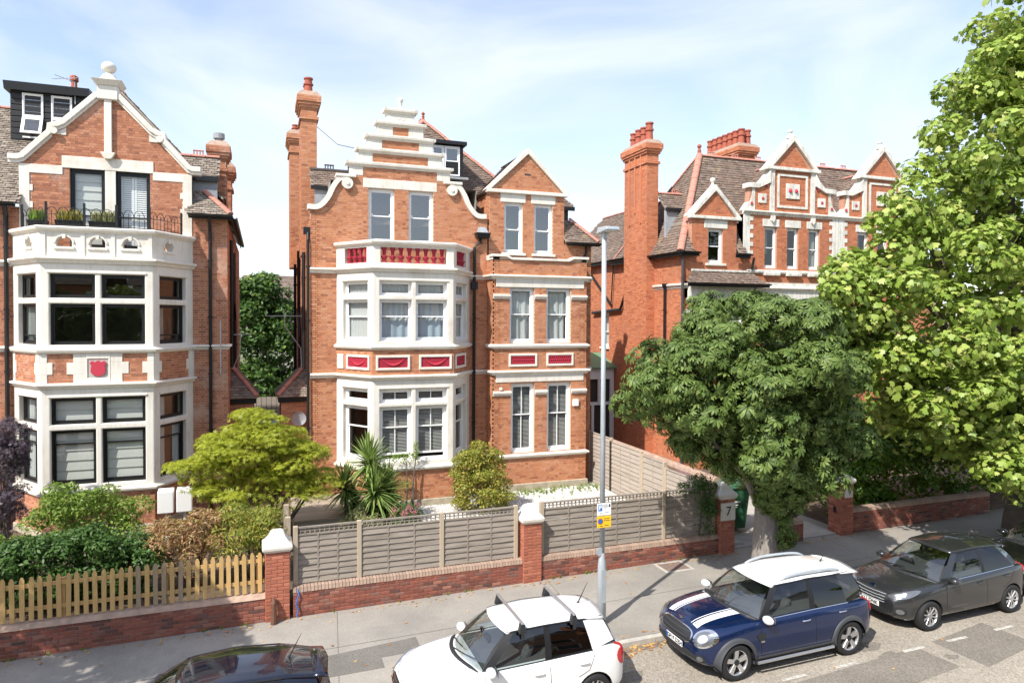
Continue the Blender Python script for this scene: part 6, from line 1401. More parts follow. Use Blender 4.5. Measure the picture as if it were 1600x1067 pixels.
p, nn = cloud(big, 1500, .1, 0); leaves('inner_crown', p, nn, .26, 'palm', 'leaf_chestnut', CT, .5, .9)
iv = [(11.72, 13.0, 1.65, .26, .28, .45), (11.65, 13.0, 2.5, .6, .6, .6), (11.3, 13.05, 2.5, .4, .4, .4)]; p, nn = cloud(iv, 600, .4); leaves('trunk_shoots', p, nn, .17, 'palm', 'leaf_chestnut', CT, .4, .9)
limbs(CT, (11.4, 13.3, .2), (11.5, 13.35, 2.8), [(x, y, z, .12) for x, y, z, *_ in big], .37, 'bark'); rebase(CT)
# ---- tall plane tree at the right edge
PT = thing('plane_tree', 'tall pale green lobed-leaf tree filling the right edge', 'tree', (20.7, 13.6, .35))
bg_ = [(20.9, 13.6, 8.4, 3.2, 3.0, 3.2), (22.0, 13.9, 12.2, 2.7, 2.8, 3.0), (20.9, 13.6, 15.5, 1.25, 1.4, 1.4), (22.5, 13.7, 15.0, 1.6, 1.6, 1.8), (19.8, 13.5, 13.4, 1.3, 1.4, 1.2), (15.6, 13.6, 8.1, 1.1, 1.2, .8), (16.4, 13.6, 9.5, .8, .9, .6), (14.2, 13.8, 7.5, .7, .8, .45), (17.5, 13.5, 6.4, 2.1, 2.0, 1.5), (15.3, 13.9, 6.6, 1.3, 1.2, .7), (14.3, 14.2, 6.75, .7, .8, .4), (17.5, 13.6, 8.5, 1.6, 1.7, 1.0), (18.6, 13.4, 11.2, 1.5, 1.6, 1.2), (18.4, 13.2, 4.3, 1.9, 1.8, 1.4), (20.4, 12.9, 4.0, 2.1, 1.8, 1.8), (23.5, 13.8, 6.0, 3.0, 3.0, 3.0), (16.2, 13.9, 4.9, 1.4, 1.3, 1.2), (15.4, 14.2, 5.6, 1.0, 1.0, .8), (17.2, 14.0, 3.6, 1.1, 1.1, .8), (22.6, 12.7, 4.2, 1.6, 1.3, 1.6), (19.8, 12.6, 2.9, 1.1, 1.0, 1.0), (21.3, 12.5, 3.0, 1.3, 1.0, 1.2), (18.6, 12.9, 3.0, 1.2, 1.0, .8), (24.0, 14, 9.5, 3, 3, 3)]
cl = clumps(bg_, 520, .36, .74, .2); p, nn = cloud(cl, 66000, .5, .25); nn[:, 2] += .35
leaves('crown', p, nn, .20, 'lobed', 'leaf_plane', PT, .45, .5)
p, nn = cloud(bg_, 9000, .05, 0); leaves('inner_crown', p, nn, .25, 'lobed', 'leaf_plane', PT, .6, .5)
tw = MB()
for i in range(26):
    a = random.choice(cl); q = Vector(a[:3]); e = q + Vector((random.uniform(-1, .2), random.uniform(-.6, .3), random.uniform(-.1, .9))) * .9; tw.tube([q, q.lerp(e, .5) + Vector((0, 0, .1)), e], [.02, .014, .005], 5)
tw.build('twigs', 'bark', PT, kind='stuff')
limbs(PT, (20.9, 13.6, .3), (21.2, 13.9, 5.2), [(x, y, z, .16) for x, y, z, *_ in bg_], .36, 'bark_dark'); rebase(PT)
OT = thing('street_tree', 'street tree just beyond the left edge, shading the pavement there', 'tree', (-7.4, 12.7, .05))
ob = [(-7.3, 11.9, 5.6, 2.2, 1.5, 1.6), (-6.2, 11.6, 6.4, 1.2, 1.2, 1.1), (-8.4, 12.0, 6.2, 1.6, 1.5, 1.4)]
p, nn = cloud(clumps(ob, 60, .4, .7), 4200, .4, .3); leaves('crown', p, nn, .22, 'palm', 'leaf_chestnut', OT, .35, .9); limbs(OT, (-7.4, 12.7, .0), (-7.3, 12.4, 3.4), [(q[0], q[1], q[2], .12) for q in ob], .26, 'bark'); rebase(OT)
# ---- shrubs and hedges
def shrub(name, label, blobs, n, size, kind, material, cat='shrub', tilt=.5, stems=6, group=None, sub=None, up=.25, droop=.2, second=None, flat_=.7):
    cx = sum(b[0] for b in blobs) / len(blobs); cy = sum(b[1] for b in blobs) / len(blobs); z0 = .45
    t = thing(name, label, cat, (cx, cy, z0), 0, group); cb = clumps(blobs, sub[0], sub[1], sub[2], up, flat_=flat_) if sub else blobs
    p, nn = cloud(cb, n, .4, up); k = p[:, 2] > z0; p, nn = p[k], nn[k]; nn[:, 2] += .3; leaves('foliage', p, nn, size, kind, material, t, tilt, droop)
    if second:
        m2, n2, s2 = second; p, nn = cloud(cb, n2, .8, .6); leaves('new_growth', p, nn, s2, kind, m2, t, tilt, droop)
    p, nn = cloud(blobs, n // 4, .05); k = p[:, 2] > z0; leaves('inner_foliage', p[k], nn[k], size * 1.15, kind, material, t, .8, droop)
    g = MB()
    for i in range(stems):
        b = random.choice(blobs); e = Vector(b[:3]) + Vector((random.uniform(-.3, .3) * b[3], random.uniform(-.3, .3) * b[4], 0)); g.tube([(cx + random.uniform(-.15, .15), cy + random.uniform(-.1, .1), z0 - .1), (cx * .4 + e.x * .6, cy * .4 + e.y * .6, z0 + (e.z - z0) * .5), e], [.035, .025, .01], 5)
    g.build('stems', 'bark_dark', t, kind='stuff'); rebase(t); return t
shrub('maple_tree', 'yellow-green feathery maple in front of the gap between left and middle houses', [(-.3, 19.5, 3.1, 1.3, 1.1, .75), (.75, 19.6, 2.75, .95, .9, .55), (-1.25, 19.5, 2.55, .95, .9, .5), (-.1, 19.3, 2.0, 1.5, 1.1, .6), (-.25, 19.6, 3.85, .7, .6, .3), (.6, 19.5, 3.45, .7, .6, .35), (-1.0, 19.4, 3.35, .7, .6, .35), (1.2, 19.4, 2.1, .6, .6, .35)], 12500, .125, 'acer', 'leaf_acer', 'tree', .28, 14, None, (90, .26, .62), .55, .25, None, .28)
shrub('evergreen_hedge', 'dark green clipped hedge behind the picket fence', [(-4.4, 17.0, 1.30, .95, .75, .80), (-3.4, 17.0, 1.28, .9, .75, .76), (-2.7, 16.9, 1.15, .6, .6, .62), (-5.3, 17.0, 1.2, .7, .7, .7)], 14000, .11, 'oval', 'leaf_hedge', 'hedge', .5, 6, None, (75, .2, .34))
shrub('rose_bush', 'tall loose green bush below the left bay window', [(-4.2, 19.2, 1.75, 1.05, .9, .8), (-3.4, 19.2, 1.6, .75, .8, .7), (-4.5, 19.0, 2.15, .6, .6, .45)], 7000, .095, 'oval', 'leaf_shrub', 'shrub', .6, 12, None, (45, .16, .34), .3, .2, ('leaf_brown', 90, .06))
shrub('ground_cover_shrub', 'low pale green shrub at the far left behind the hedge', [(-5.7, 18.6, 1.1, .8, .7, .5)], 1500, .09, 'oval', 'leaf_shrub', 'shrub', .6, 4, None, (16, .16, .3))
shrub('browned_shrub', 'dry brown and pinkish shrub behind the pine pickets', [(-1.85, 17.1, 1.35, .75, .7, .72), (-1.25, 17.2, 1.45, .6, .6, .66)], 5200, .11, 'long', 'leaf_brown', 'shrub', .7, 8, None, (30, .18, .34), .5, 0, ('leaf_gold', 260, .1))
shrub('yellowing_shrub', 'yellow-green shrub next to the brown one by the left pier', [(-.55, 17.2, 1.5, .75, .7, .68), (.05, 17.1, 1.45, .55, .6, .62)], 5200, .11, 'long', 'leaf_gold', 'shrub', .7, 8, None, (30, .18, .34), .5, .1, ('leaf_shrub', 1500, .1))
shrub('purple_shrub', 'dusky purple-leaved shrub at the left edge of the picture', [(-6.3, 21.0, 2.2, .45, .7, 1.5), (-6.2, 20.9, 3.2, .42, .5, .9)], 4200, .10, 'acer', 'leaf_purple', 'shrub', .5, 8, None, (40, .18, .32))
shrub('round_shrub', 'rounded golden-green shrub against the middle bay', [(6.62, 21.0, 1.55, .92, .85, 1.0), (6.6, 20.9, 1.1, 1.0, .9, .7), (6.7, 21.0, 2.25, .6, .5, .45)], 9000, .095, 'oval', 'leaf_gold', 'shrub', .5, 8, None, (60, .17, .30), .25, 0, ('leaf_shrub', 1500, .09))
shrub('laurel_hedge', 'bright green laurel hedge behind the number 9 pier', [(17.3, 16.8, 1.8, 1.0, .8, 1.5), (18.6, 16.9, 1.9, 1.2, .9, 1.6), (20.0, 16.9, 1.8, 1.2, .9, 1.6), (21.6, 17.0, 1.8, 1.2, .9, 1.6), (23.2, 16.8, 2.0, 1.4, 1.0, 1.8), (25.2, 16.8, 2.0, 1.4, 1.0, 1.8), (19.2, 17.6, 2.6, 1.4, .9, 1.3), (21.5, 17.8, 2.8, 1.6, .9, 1.4), (17.0, 16.3, 1.2, .6, .35, .8), (18.2, 16.25, 1.1, .7, .3, .6)], 30000, .165, 'oval', 'leaf_laurel', 'hedge', .5, 5, None, (170, .25, .42))
shrub('laurel_hedge', 'green hedge lining the far side of the shared driveway', [(16.9, 19.2, 1.3, .6, 1.4, 1.0), (16.8, 21.5, 1.2, .6, 1.4, 1.0)], 2600, .14, 'oval', 'leaf_laurel', 'hedge', .5, 5, None, (30, .22, .36))
shrub('ivy_mound', 'dark ivy tumbling over the fence beside the number 7 pier', [(11.35, 15.75, 1.75, .42, .32, .42), (11.4, 15.66, 1.2, .32, .22, .55), (10.9, 15.8, 2.02, .4, .25, .14), (11.5, 15.9, 2.15, .3, .3, .2)], 2300, .075, 'oval', 'leaf_hedge', 'ivy', .5, 3, None, (28, .12, .22), .2, .5, ('leaf_brown', 120, .06))
# tall evergreen in the gap, trees behind
shrub('evergreen_tree', 'tall dark evergreen filling the gap between left and middle houses', [(-.3, 44, 4.6, 2.2, 1.6, 4.6), (-1.0, 44, 6.6, 1.4, 1.2, 2.4), (.9, 44.3, 4.6, 1.6, 1.3, 3.9), (.2, 43.8, 2.2, 2.2, 1.4, 2.0), (0, 44.0, 8.2, 1.0, 1.0, 1.1)], 12000, .32, 'oval', 'leaf_hedge', 'tree', .5, 4, None, (150, .4, .75), .2, 0, ('leaf_shrub', 1600, .28))
# ---- yuccas
def yucca(label, x, y, heads):
    t = thing('yucca', label, 'yucca', (x, y, .45), 0, 'yuccas by the deck')
    for (dx, dy, h, L, n) in heads:
        MB().tube([(x + dx * .3, y + dy * .3, .4), (x + dx * .7, y + dy * .7, .45 + h * .5), (x + dx, y + dy, .45 + h)], [.07, .055, .05], 7).build('stem', 'bark_dark', t)
        b = MB()
        for i in range(n):
            az = i * 2.4 + random.uniform(-.3, .3); el = 1.45 - 2.0 * (i / n) + random.uniform(-.15, .15); ll = L * random.uniform(.75, 1.1); w_ = .036 * random.uniform(.8, 1.2); o_ = Vector((x + dx, y + dy, .45 + h - .25 * i / n))
            d1 = Vector((math.cos(az) * math.cos(el), math.sin(az) * math.cos(el), math.sin(el))); sd_ = d1.cross(Vector((0, 0, 1))).normalized(); up_ = sd_.cross(d1); P_ = []
            for u in (0, .35, .7, 1.0):
                c_ = o_ + d1 * ll * u - Vector((0, 0, 1)) * (.20 * u * u * ll * (1 - max(0, el) / 1.6)); ww = w_ * (1 - u ** 2.2) + .002; P_.append((c_ - sd_ * ww + up_ * ww * .35, c_, c_ + sd_ * ww + up_ * ww * .35))
            k = len(b.v); b.v += [tuple(q) for r_ in P_ for q in r_]; b.f += [(k + 3 * r_ + j, k + 3 * r_ + j + 1, k + 3 * r_ + 4 + j, k + 3 * r_ + 3 + j) for r_ in range(3) for j in range(2)]
        b.build('leaf_rosette', 'leaf_yucca', t, kind='stuff', fix=False)
    rebase(t)
yucca('left yucca with two spiky rosettes beside the deck', 2.38, 20.5, [(-.1, 0, 1.35, .80, 150), (.15, .1, .75, .7, 130)])
yucca('tallest yucca with stacked spiky rosettes in front of the bay', 3.0, 20.3, [(-.02, .2, 2.05, .9, 170), (.1, -.1, 1.25, 1.0, 230), (.35, .1, .55, .8, 120)])
yucca('right yucca leaning against the bay corner', 3.45, 20.6, [(.1, 0, 1.2, .8, 170), (.2, -.2, .6, .7, 110)])
shrub('pale_shrub', 'pale variegated shrub at the foot of the yuccas', [(2.6, 19.3, .85, .6, .4, .42)], 700, .10, 'long', 'leaf_pale', 'shrub', .8, 5, None, (12, .15, .25), .5)
fl = shrub('hydrangea', 'pink flowering hydrangea behind the grey fence', [(3.95, 19.6, .9, .5, .4, .4)], 600, .11, 'oval', 'leaf_hedge', 'shrub', .5, 4)
p, nn = cloud([(3.95 + random.uniform(-.45, .45), 19.5 + random.uniform(-.3, .2), 1.15 + random.uniform(-.12, .16), .10, .10, .08) for _ in range(12)], 900, .6); o = leaves('blossom', p, nn, .045, 'oval', 'petal', fl); o.matrix_parent_inverse = Matrix.Translation(fl.location).inverted()
shrub('climber', 'thin green climber spilling from the bay windowsill', [(4.3, 22.05, 2.15, .55, .10, .16), (4.75, 22.1, 2.35, .10, .08, .35), (4.4, 22.1, 1.25, .25, .10, .12)], 420, .075, 'oval', 'leaf_shrub', 'climber', .6, 3)
w_ = MB()
for i in range(150):
    x, y = random.uniform(7.2, 11.7), 22.7 + random.gauss(0, .35)
    if y > 23.0: y = 22.9 - random.random() * .5
    z = .45
    for j in range(7):
        a = random.uniform(0, 6.28); h = random.uniform(.05, .22); dx, dy = math.cos(a) * .012, math.sin(a) * .012; w_.add([(x - dx, y - dy, z), (x + dx, y + dy, z), (x + random.uniform(-.1, .1), y + random.uniform(-.1, .1), z + h)], [(0, 1, 2)])
for x in np.concatenate([rng.uniform(-5, 15.5, 40), rng.uniform(6.8, 8.4, 16)]):
    y = 15.56 if random.random() < .5 else 12.08; z = gz(x) + (.11 if y > 13 else .02)
    for j in range(10): a = random.uniform(0, 6.28); h = random.uniform(.03, .10); w_.add([(x - .01, y, z), (x + .01, y, z), (x + math.cos(a) * .06, y + math.sin(a) * .04, z + h)], [(0, 1, 2)])
o = w_.build('weeds', 'leaf_shrub', kind='stuff', fix=False); o['label'] = 'weeds and grass tufts along the house foot, wall and kerb'; o['category'] = 'weeds'
# ------------------------------------------------------------------ cars: lofted body, glazed cabin, projected trim
from mathutils.bvhtree import BVHTree
def paint_mat(name, col, metal=0.0, rough=0.35, flake=0.0):
    m = mat(name, col, rough, coat=1.0, metal=metal, spec=0.5); return m
paint_mat('car_white', (0.80, 0.80, 0.79)); paint_mat('car_blue', (0.005, 0.020, 0.085), .5, .22); paint_mat('car_grey', (0.050, 0.052, 0.056), .6, .28); paint_mat('car_navy', (0.010, 0.014, 0.030), .5, .15); paint_mat('car_black', (0.006, 0.006, 0.007), .2, .3)
def lerp_curve(pts):
    xs = [p[0] for p in pts]; ys = [p[1] for p in pts]
    if xs[0] > xs[-1]: xs, ys = xs[::-1], ys[::-1]
    return lambda x: float(np.interp(x, xs, ys))
def smooth_curve(pts):
    """Catmull-like smoothing by dense sampling then averaging"""
    f = lerp_curve(pts); x0, x1 = min(p[0] for p in pts), max(p[0] for p in pts); X = np.linspace(x0, x1, 160); Y = np.array([f(x) for x in X])
    k = np.ones(9) / 9; Yp = np.concatenate([np.full(4, Y[0]), Y, np.full(4, Y[-1])]); Ys = np.convolve(Yp, k, 'valid'); Ys[0], Ys[-1] = Y[0], Y[-1]
    return lambda x: float(np.interp(x, X, Ys))
def apply_mods(o):
    dg = bpy.context.evaluated_depsgraph_get(); me = bpy.data.meshes.new_from_object(o.evaluated_get(dg)); o.modifiers.clear(); old = o.data; o.data = me; bpy.data.meshes.remove(old)
def make_car(name, label, c, X, Y, faces_left=True):
    t = thing(name, label, 'car', (0, 0, 0)); P = c['paint']
    xf, xr, W, wb = c['xf'], c['xr'], c['W'], c['wb']; fa, ra = wb / 2, -wb / 2; rw = c.get('rw', .315)
    top = smooth_curve(c['top']); belt = smooth_curve(c['belt']); plan = smooth_curve(c['plan'])
    # ---- lower body
    n = 40; ts = np.linspace(0, 1, n); xs = xr + (xf - xr) * (0.5 - 0.5 * np.cos(np.pi * ts)) * 0.35 + (xf - xr) * ts * 0.65
    V, Fc = [], []; rings = []
    zb = c.get('zb', .20)
    cab0, cab1 = c['cab']           # belt range of the cabin
    for x in xs:
        w_ = plan(x) * W; zt = top(x); e0 = min(1, (xf - x) / .35); e1 = min(1, (x - xr) / .3); e = min(e0, e1)
        zlow = zb + .12 * (1 - e) ** 2; zs = min(zt - .03, belt(x)); zmid = .30 * zlow + .70 * zs if True else 0
        tumble = .045 * (0.3 + 0.7 * e)
        inside = cab0 - .02 < x < cab1 + .02
        ztop_c = zt
        half = [(0, zlow), (w_ * .80, zlow), (w_ * .955, zlow + .05), (w_ * .99, zlow + .16), (w_ * 1.0, zlow + (zs - zlow) * .52), (w_ * .992, zlow + (zs - zlow) * .78), (w_ - tumble * .8, zs - .045), (w_ - tumble * 1.5, zs - .008),
                (w_ - tumble * 2.6, zs + (0.0 if inside else (ztop_c - zs) * .30)), (w_ * .62, zs - .0 + (0 if inside else (ztop_c - zs) * .78)), (w_ * .3, zs + (0 if inside else (ztop_c - zs) * .96)), (0, zs if inside else ztop_c)]
        # bow the nose and tail in plan
        bow = lambda y: (-.16 * (1 - e0) if x > 0 else .10 * (1 - e1)) * (abs(y) / W) ** 2.2
        ring = [(x + bow(y), y, z) for y, z in half] + [(x + bow(y), -y, z) for y, z in half[-2:0:-1]]
        rings.append(ring)
    m_ = len(rings[0]); b = MB()
    for r in rings: b.v += r
    for i in range(n - 1):
        for j in range(m_): b.f.append((i * m_ + j, i * m_ + (j + 1) % m_, (i + 1) * m_ + (j + 1) % m_, (i + 1) * m_ + j))
    b.f += [tuple(range(m_)), tuple(range((n - 1) * m_, n * m_))[::-1]]
    body = b.build('body', P, t, smooth=True); body.data.materials.append(MATS['seat'])
    for p in body.data.polygons:
        cx = p.center
        if cab0 + .05 < cx.x < cab1 - .05 and abs(cx.y) < plan(cx.x) * W - .16 and p.normal.z > .7: p.material_index = 1
    sb = body.modifiers.new('s', 'SUBSURF'); sb.levels = sb.render_levels = 1
    cut = MB()
    for ax in (fa, ra):
        for sy in (-1, 1): cut.tube([(ax, sy * (W - .26), rw), (ax, sy * (W + .2), rw)], rw + .045, 28)
    co = cut.build('cutter', 'plastic')
    bo = body.modifiers.new('b', 'BOOLEAN'); bo.operation = 'DIFFERENCE'; bo.object = co; bo.solver = 'EXACT'
    try: bo.material_mode = 'TRANSFER'
    except Exception: pass
    apply_mods(body); bpy.data.objects.remove(co)
    body.data.polygons.foreach_set('use_smooth', [True] * len(body.data.polygons))
    try: body.data.set_sharp_from_angle(angle=R(38))
    except Exception: pass
    bvh = BVHTree.FromPolygons([v.co.copy() for v in body.data.vertices], [tuple(p.vertices) for p in body.data.polygons])
    # ---- cabin
    G = c['glass']; wtop, wbel = G['wt'], G['wb']; zr = smooth_curve(G['roof']); cr_ = .05
    def wr(x): return wtop * lerp_curve(G['rplan'])(x)
    def Rf(t_, x): return Vector((x, t_ * wr(x), zr(x) + cr_ * (1 - t_ * t_) - .02))
    xfw, xrw = G['xfw'], G['xrw']          # roof front / rear edge at centre
    rf = lambda t_: Rf(t_, xfw - .10 * t_ * t_); rr_ = lambda t_: Rf(t_, xrw + .08 * t_ * t_)
    def Bs(x, sy=1): return Vector((x, sy * (plan(x) * W - G.get('inset', .115)), belt(x) - .01))
    ws0 = G['ws0']; rs0 = G['rs0']        # windscreen base x at centre, rear glass base x at centre
    wsb = lambda t_: Vector((ws0 - .22 * t_ * t_, t_ * (plan(ws0 - .22) * W - .13), top(ws0 - .22 * t_ * t_) - .012 - .05 * t_ * t_))
    rsb = lambda t_: Vector((rs0 + .12 * t_ * t_, t_ * (plan(rs0 + .12) * W - .15), G['rz']))
    def ruled(lo, hi, nu, nv, bulge, name, m, parent=t, solid=.0, sub=None):
        b = MB()
        for i in range(nu + 1):
            a, h = lo(i / nu), hi(i / nu)
            for j in range(nv + 1):
                u = j / nv; p = a.lerp(h, u); out = Vector((bulge[0], bulge[1], bulge[2])) * math.sin(math.pi * u); b.v.append(tuple(p + out))
        for i in range(nu):
            for j in range(nv): b.f.append((i * (nv + 1) + j, (i + 1) * (nv + 1) + j, (i + 1) * (nv + 1) + j + 1, i * (nv + 1) + j + 1))
        o = b.build(name, m, parent, smooth=True, fix=False); return o
    ruled(lambda u: wsb(-1 + 2 * u), lambda u: rf(-.96 + 1.92 * u), 12, 6, (.035, 0, .035), 'windscreen', 'windscreen')
    ruled(lambda u: rsb(-.93 + 1.86 * u) , lambda u: rr_(-.90 + 1.8 * u), 10, 5, (-.03, 0, .02), 'rear_window', 'privacy')
    S = G['splits']                       # belt x and roof x for: A rear edge, B front, B rear, C front
    for sy in (-1, 1):
        bu = (0, sy * .025, 0)
        hi = lambda x: Vector((x, sy * wr(x), zr(x) - .02))
        aB, aR = wsb(sy * 1.0), rf(sy * .96)
        dB, dR = rsb(sy * .93), rr_(sy * .90)
        pts = [(aB, aR)] + [(Bs(bx, sy), hi(rx)) for bx, rx in S] + [(dB, dR)]
        kinds = [('pillar', G.get('apil', P)), ('front_window', 'car_glass'), ('pillar', 'black'), ('rear_side_window', G.get('rearglass', 'privacy')), ('pillar', G.get('cpil', P))]
        for i, (nm, mm) in enumerate(kinds):
            (l0, h0), (l1, h1) = pts[i], pts[i + 1]
            ruled(lambda u: l0.lerp(l1, u), lambda u: h0.lerp(h1, u), 4, 5, bu, nm, mm)
        # waist trim
        tr = MB(); tr.tube([pts[i][0] + Vector((0, sy * .012, .008)) for i in range(1, len(pts) - 1)], .011, 5); tr.build('waist_trim', G.get('trim', 'black'), t)
        gt = MB(); gt.tube([pts[i][1] + Vector((0, sy * .006, -.004)) for i in range(0, len(pts))], .016, 6); gt.build('roof_gutter', 'black', t)
    rb = MB(); nu, nv = 14, 16
    for i in range(nu + 1):
        tt = -1 + 2 * i / nu; x0_, x1_ = rf(tt).x + .01, rr_(tt).x - G.get('spoil', .06)
        for j in range(nv + 1): 
            x = x0_ + (x1_ - x0_) * j / nv; p = Rf(tt * 1.012, x); rb.v.append((p.x, p.y, p.z + .008))
    for i in range(nu):
        for j in range(nv): rb.f.append((i * (nv + 1) + j, (i + 1) * (nv + 1) + j, (i + 1) * (nv + 1) + j + 1, i * (nv + 1) + j + 1))
    ro = rb.build('roof', c.get('roofpaint', P), t, smooth=True, fix=True); so = ro.modifiers.new('sol', 'SOLIDIFY'); so.thickness = .022; so.offset = -1
    # ---- interior
    for sy in (-1, 1):
        s_ = MB(); s_.hexa([(.12, sy * .16, .75), (.12, sy * .56, .75), (-.10, sy * .56, .75), (-.10, sy * .16, .75), (-.12, sy * .18, 1.13), (-.12, sy * .54, 1.13), (-.24, sy * .54, 1.13), (-.24, sy * .18, 1.13)]); s_.box(-.28, -.18, sy * .36 - .11, sy * .36 + .11, 1.15, 1.31); s_.build('front_seat', 'seat', t, bevel=.04)
    s_ = MB(); s_.hexa([(-.95, -.6, .7), (-.95, .6, .7), (-1.1, .6, .7), (-1.1, -.6, .7), (-1.08, -.58, 1.1), (-1.08, .58, 1.1), (-1.22, .58, 1.1), (-1.22, -.58, 1.1)]); s_.build('rear_bench', 'seat', t, bevel=.04)
    st_ = MB(); yw = c.get('wheel_side', -1) * .36; ring = [(ws0 - .62 + .05 * math.sin(a), yw + .18 * math.cos(a), 1.0 + .17 * math.sin(a)) for a in np.linspace(0, 2 * math.pi, 18)]; st_.tube(ring, .017, 6); st_.tube([(ws0 - .62, yw - .17, 1.0), (ws0 - .62, yw + .17, 1.0)], .02, 6); st_.build('steering_wheel', 'plastic', t)
    db = MB(); db.box(ws0 - .75, ws0 - .25, -.62, .62, .8, top(ws0 - .3) - .09); db.build('dashboard', 'plastic', t, bevel=.05)
    # ---- projected trim
    def pj(p, axis):
        if axis == 'f': o_, d_ = Vector((xf + 1, p[0], p[1])), Vector((-1, 0, 0))
        elif axis == 'r': o_, d_ = Vector((xr - 1, p[0], p[1])), Vector((1, 0, 0))
        elif axis == 't': o_, d_ = Vector((p[0], p[1], 3)), Vector((0, 0, -1))
        elif axis == 'L': o_, d_ = Vector((p[0], 3, p[1])), Vector((0, -1, 0))
        else: o_, d_ = Vector((p[0], -3, p[1])), Vector((0, 1, 0))
        h = bvh.ray_cast(o_, d_)
        if h[0] is None:
            nr = bvh.find_nearest(o_ + d_ * (2.2 if axis in 'LR' else 1.3)); return nr[0], nr[1]
        nrm = h[1] if h[1].dot(d_) < 0 else -h[1]
        return h[0], nrm
    def dense(poly, k=4):
        out = []
        for i in range(len(poly)):
            a, c_ = Vector(poly[i]), Vector(poly[(i + 1) % len(poly)]); out += [a.lerp(c_, j / k) for j in range(k)]
        return out
    def rnd(poly, it=2):
        for _ in range(it):
            q = []
            for i in range(len(poly)):
                a, c_ = Vector(poly[i]), Vector(poly[(i + 1) % len(poly)]); q += [a.lerp(c_, .25), a.lerp(c_, .75)]
            poly = q
        return poly
    def decal(nm, poly, axis, m, h=.012, parent=t, rings_=3, flat_=0.0):
        pl = dense(poly, 3) if len(poly) < 24 else [Vector(p) for p in poly]; k = len(pl); cc = sum(pl, Vector((0, 0))) / k; b = MB(); lv = [cc] + [cc.lerp(p, (r + 1) / rings_) for r in range(rings_) for p in pl]
        for q in lv:
            p_, n_ = pj(q, axis); b.v.append(tuple(p_ + n_ * h))
        b.f += [(0, 1 + j, 1 + (j + 1) % k) for j in range(k)]
        for r in range(rings_ - 1): b.f += [(1 + r * k + j, 1 + (r + 1) * k + j, 1 + (r + 1) * k + (j + 1) % k, 1 + r * k + (j + 1) % k) for j in range(k)]
        base = 1 + (rings_ - 1) * k; e = len(b.v)
        for q in pl:
            p_, n_ = pj(q, axis); b.v.append(tuple(p_ - n_ * .01))
        b.f += [(base + j, e + j, e + (j + 1) % k, base + (j + 1) % k) for j in range(k)]
        return b.build(nm, m, parent, smooth=False)
    def line(nm, pts, axis, m='black', r=.006, h=.002, k=6, parent=t, closed=False):
        q = []
        pp = list(pts) + ([pts[0]] if closed else [])
        for i in range(len(pp) - 1): q += [Vector(pp[i]).lerp(Vector(pp[i + 1]), j / k) for j in range(k)]
        q.append(Vector(pp[-1])); b = MB(); b.tube([(lambda a: a[0] + a[1] * h)(pj(p, axis)) for p in q], r, 5); return b.build(nm, m, parent)
    sides = (('L', 1), ('R', -1))
    for sy in (-1, 1):   # bonnet and bumper shut lines
        wv = W * .80; line('bonnet_seam', [(ws0 - .05, sy * wv * .98), (ws0 + (xf - ws0) * .5, sy * wv * .93), (xf - .30, sy * wv * .72)], 't', 'black', .005, .0, k=8)
        line('tailgate_seam', [(sy * W * .60, .60), (sy * W * .62, .95)], 'r', 'black', .005, .0)
    line('bonnet_seam', [(-W * .58, top(xf - .16) - .02), (0, top(xf - .10) - .01), (W * .58, top(xf - .16) - .02)], 'f', 'black', .005, .0, k=8)
    for ax, sy in sides:
        for ln in c['seams']: line('door_seam', ln, ax, 'black', .005, .0)
        for (hx, hz) in c['handles']:
            p_, n_ = pj((hx, hz), ax); hb = MB(); hb.tube([p_ + Vector((-.09, sy * .012, 0)), p_ + Vector((-.06, sy * .028, .004)), p_ + Vector((.06, sy * .028, .004)), p_ + Vector((.09, sy * .012, 0))], .013, 6); hb.build('door_handle', c.get('handle', P), t)
        if c.get('clad'):
            for axl in (fa, ra):
                ang = np.linspace(R(-12), R(192), 22); b = MB()
                for a in ang:
                    for rr2, hh in ((rw + .035, .028), (rw + .07, .03), (rw + .105, .026), (rw + .118, .002)):
                        p_, n_ = pj((axl + rr2 * math.cos(a), max(.17, rw + rr2 * math.sin(a))), ax)
                        if rr2 < rw + .05 or abs(p_.y) < W * .6: p_ = Vector((axl + rr2 * math.cos(a), sy * (W - .005), max(.17, rw + rr2 * math.sin(a)))); n_ = Vector((0, sy, 0))
                        b.v.append(tuple(p_ + n_ * hh))
                for i in range(len(ang) - 1): b.f += [(4 * i + j, 4 * i + j + 1, 4 * i + 5 + j, 4 * i + 4 + j) for j in range(3)]
                b.build('arch_cladding', 'plastic_grey', t, smooth=True)
            b = MB(); q = np.linspace(ra + rw + .06, fa - rw - .06, 12)
            for x in q:
                for z, hh in ((.20, .012), (.27, .03), (.34, .026), (.36, .0)):
                    p_, n_ = pj((x, max(z, zb + .02)), ax); b.v.append(tuple(p_ + n_ * hh))
            for i in range(len(q) - 1): b.f += [(4 * i + j, 4 * i + j + 1, 4 * i + 5 + j, 4 * i + 4 + j) for j in range(3)]
            b.build('sill_cladding', 'plastic_grey', t, smooth=True); sl = MB(); sl.tube([(ra + rw + .1, sy * (W + .012), .265), (fa - rw - .1, sy * (W + .012), .265)], .028, 8); sl.build('sill_trim', 'alloy', t)
        if c.get('rub'):
            (r0, r1, rz_) = c['rub']; b = MB(); q = np.linspace(r0, r1, 8); b.tube([pj((x, rz_), ax)[0] + Vector((0, sy * .006, 0)) for x in q], .028, 6); b.build('rubbing_strip', 'plastic', t)
        # mirror
        mx_, mz_ = c['mirror']; p_ = Bs(mx_, sy); mb = MB(); cx_ = p_ + Vector((0.02, sy * .14, .06)); nu = 8
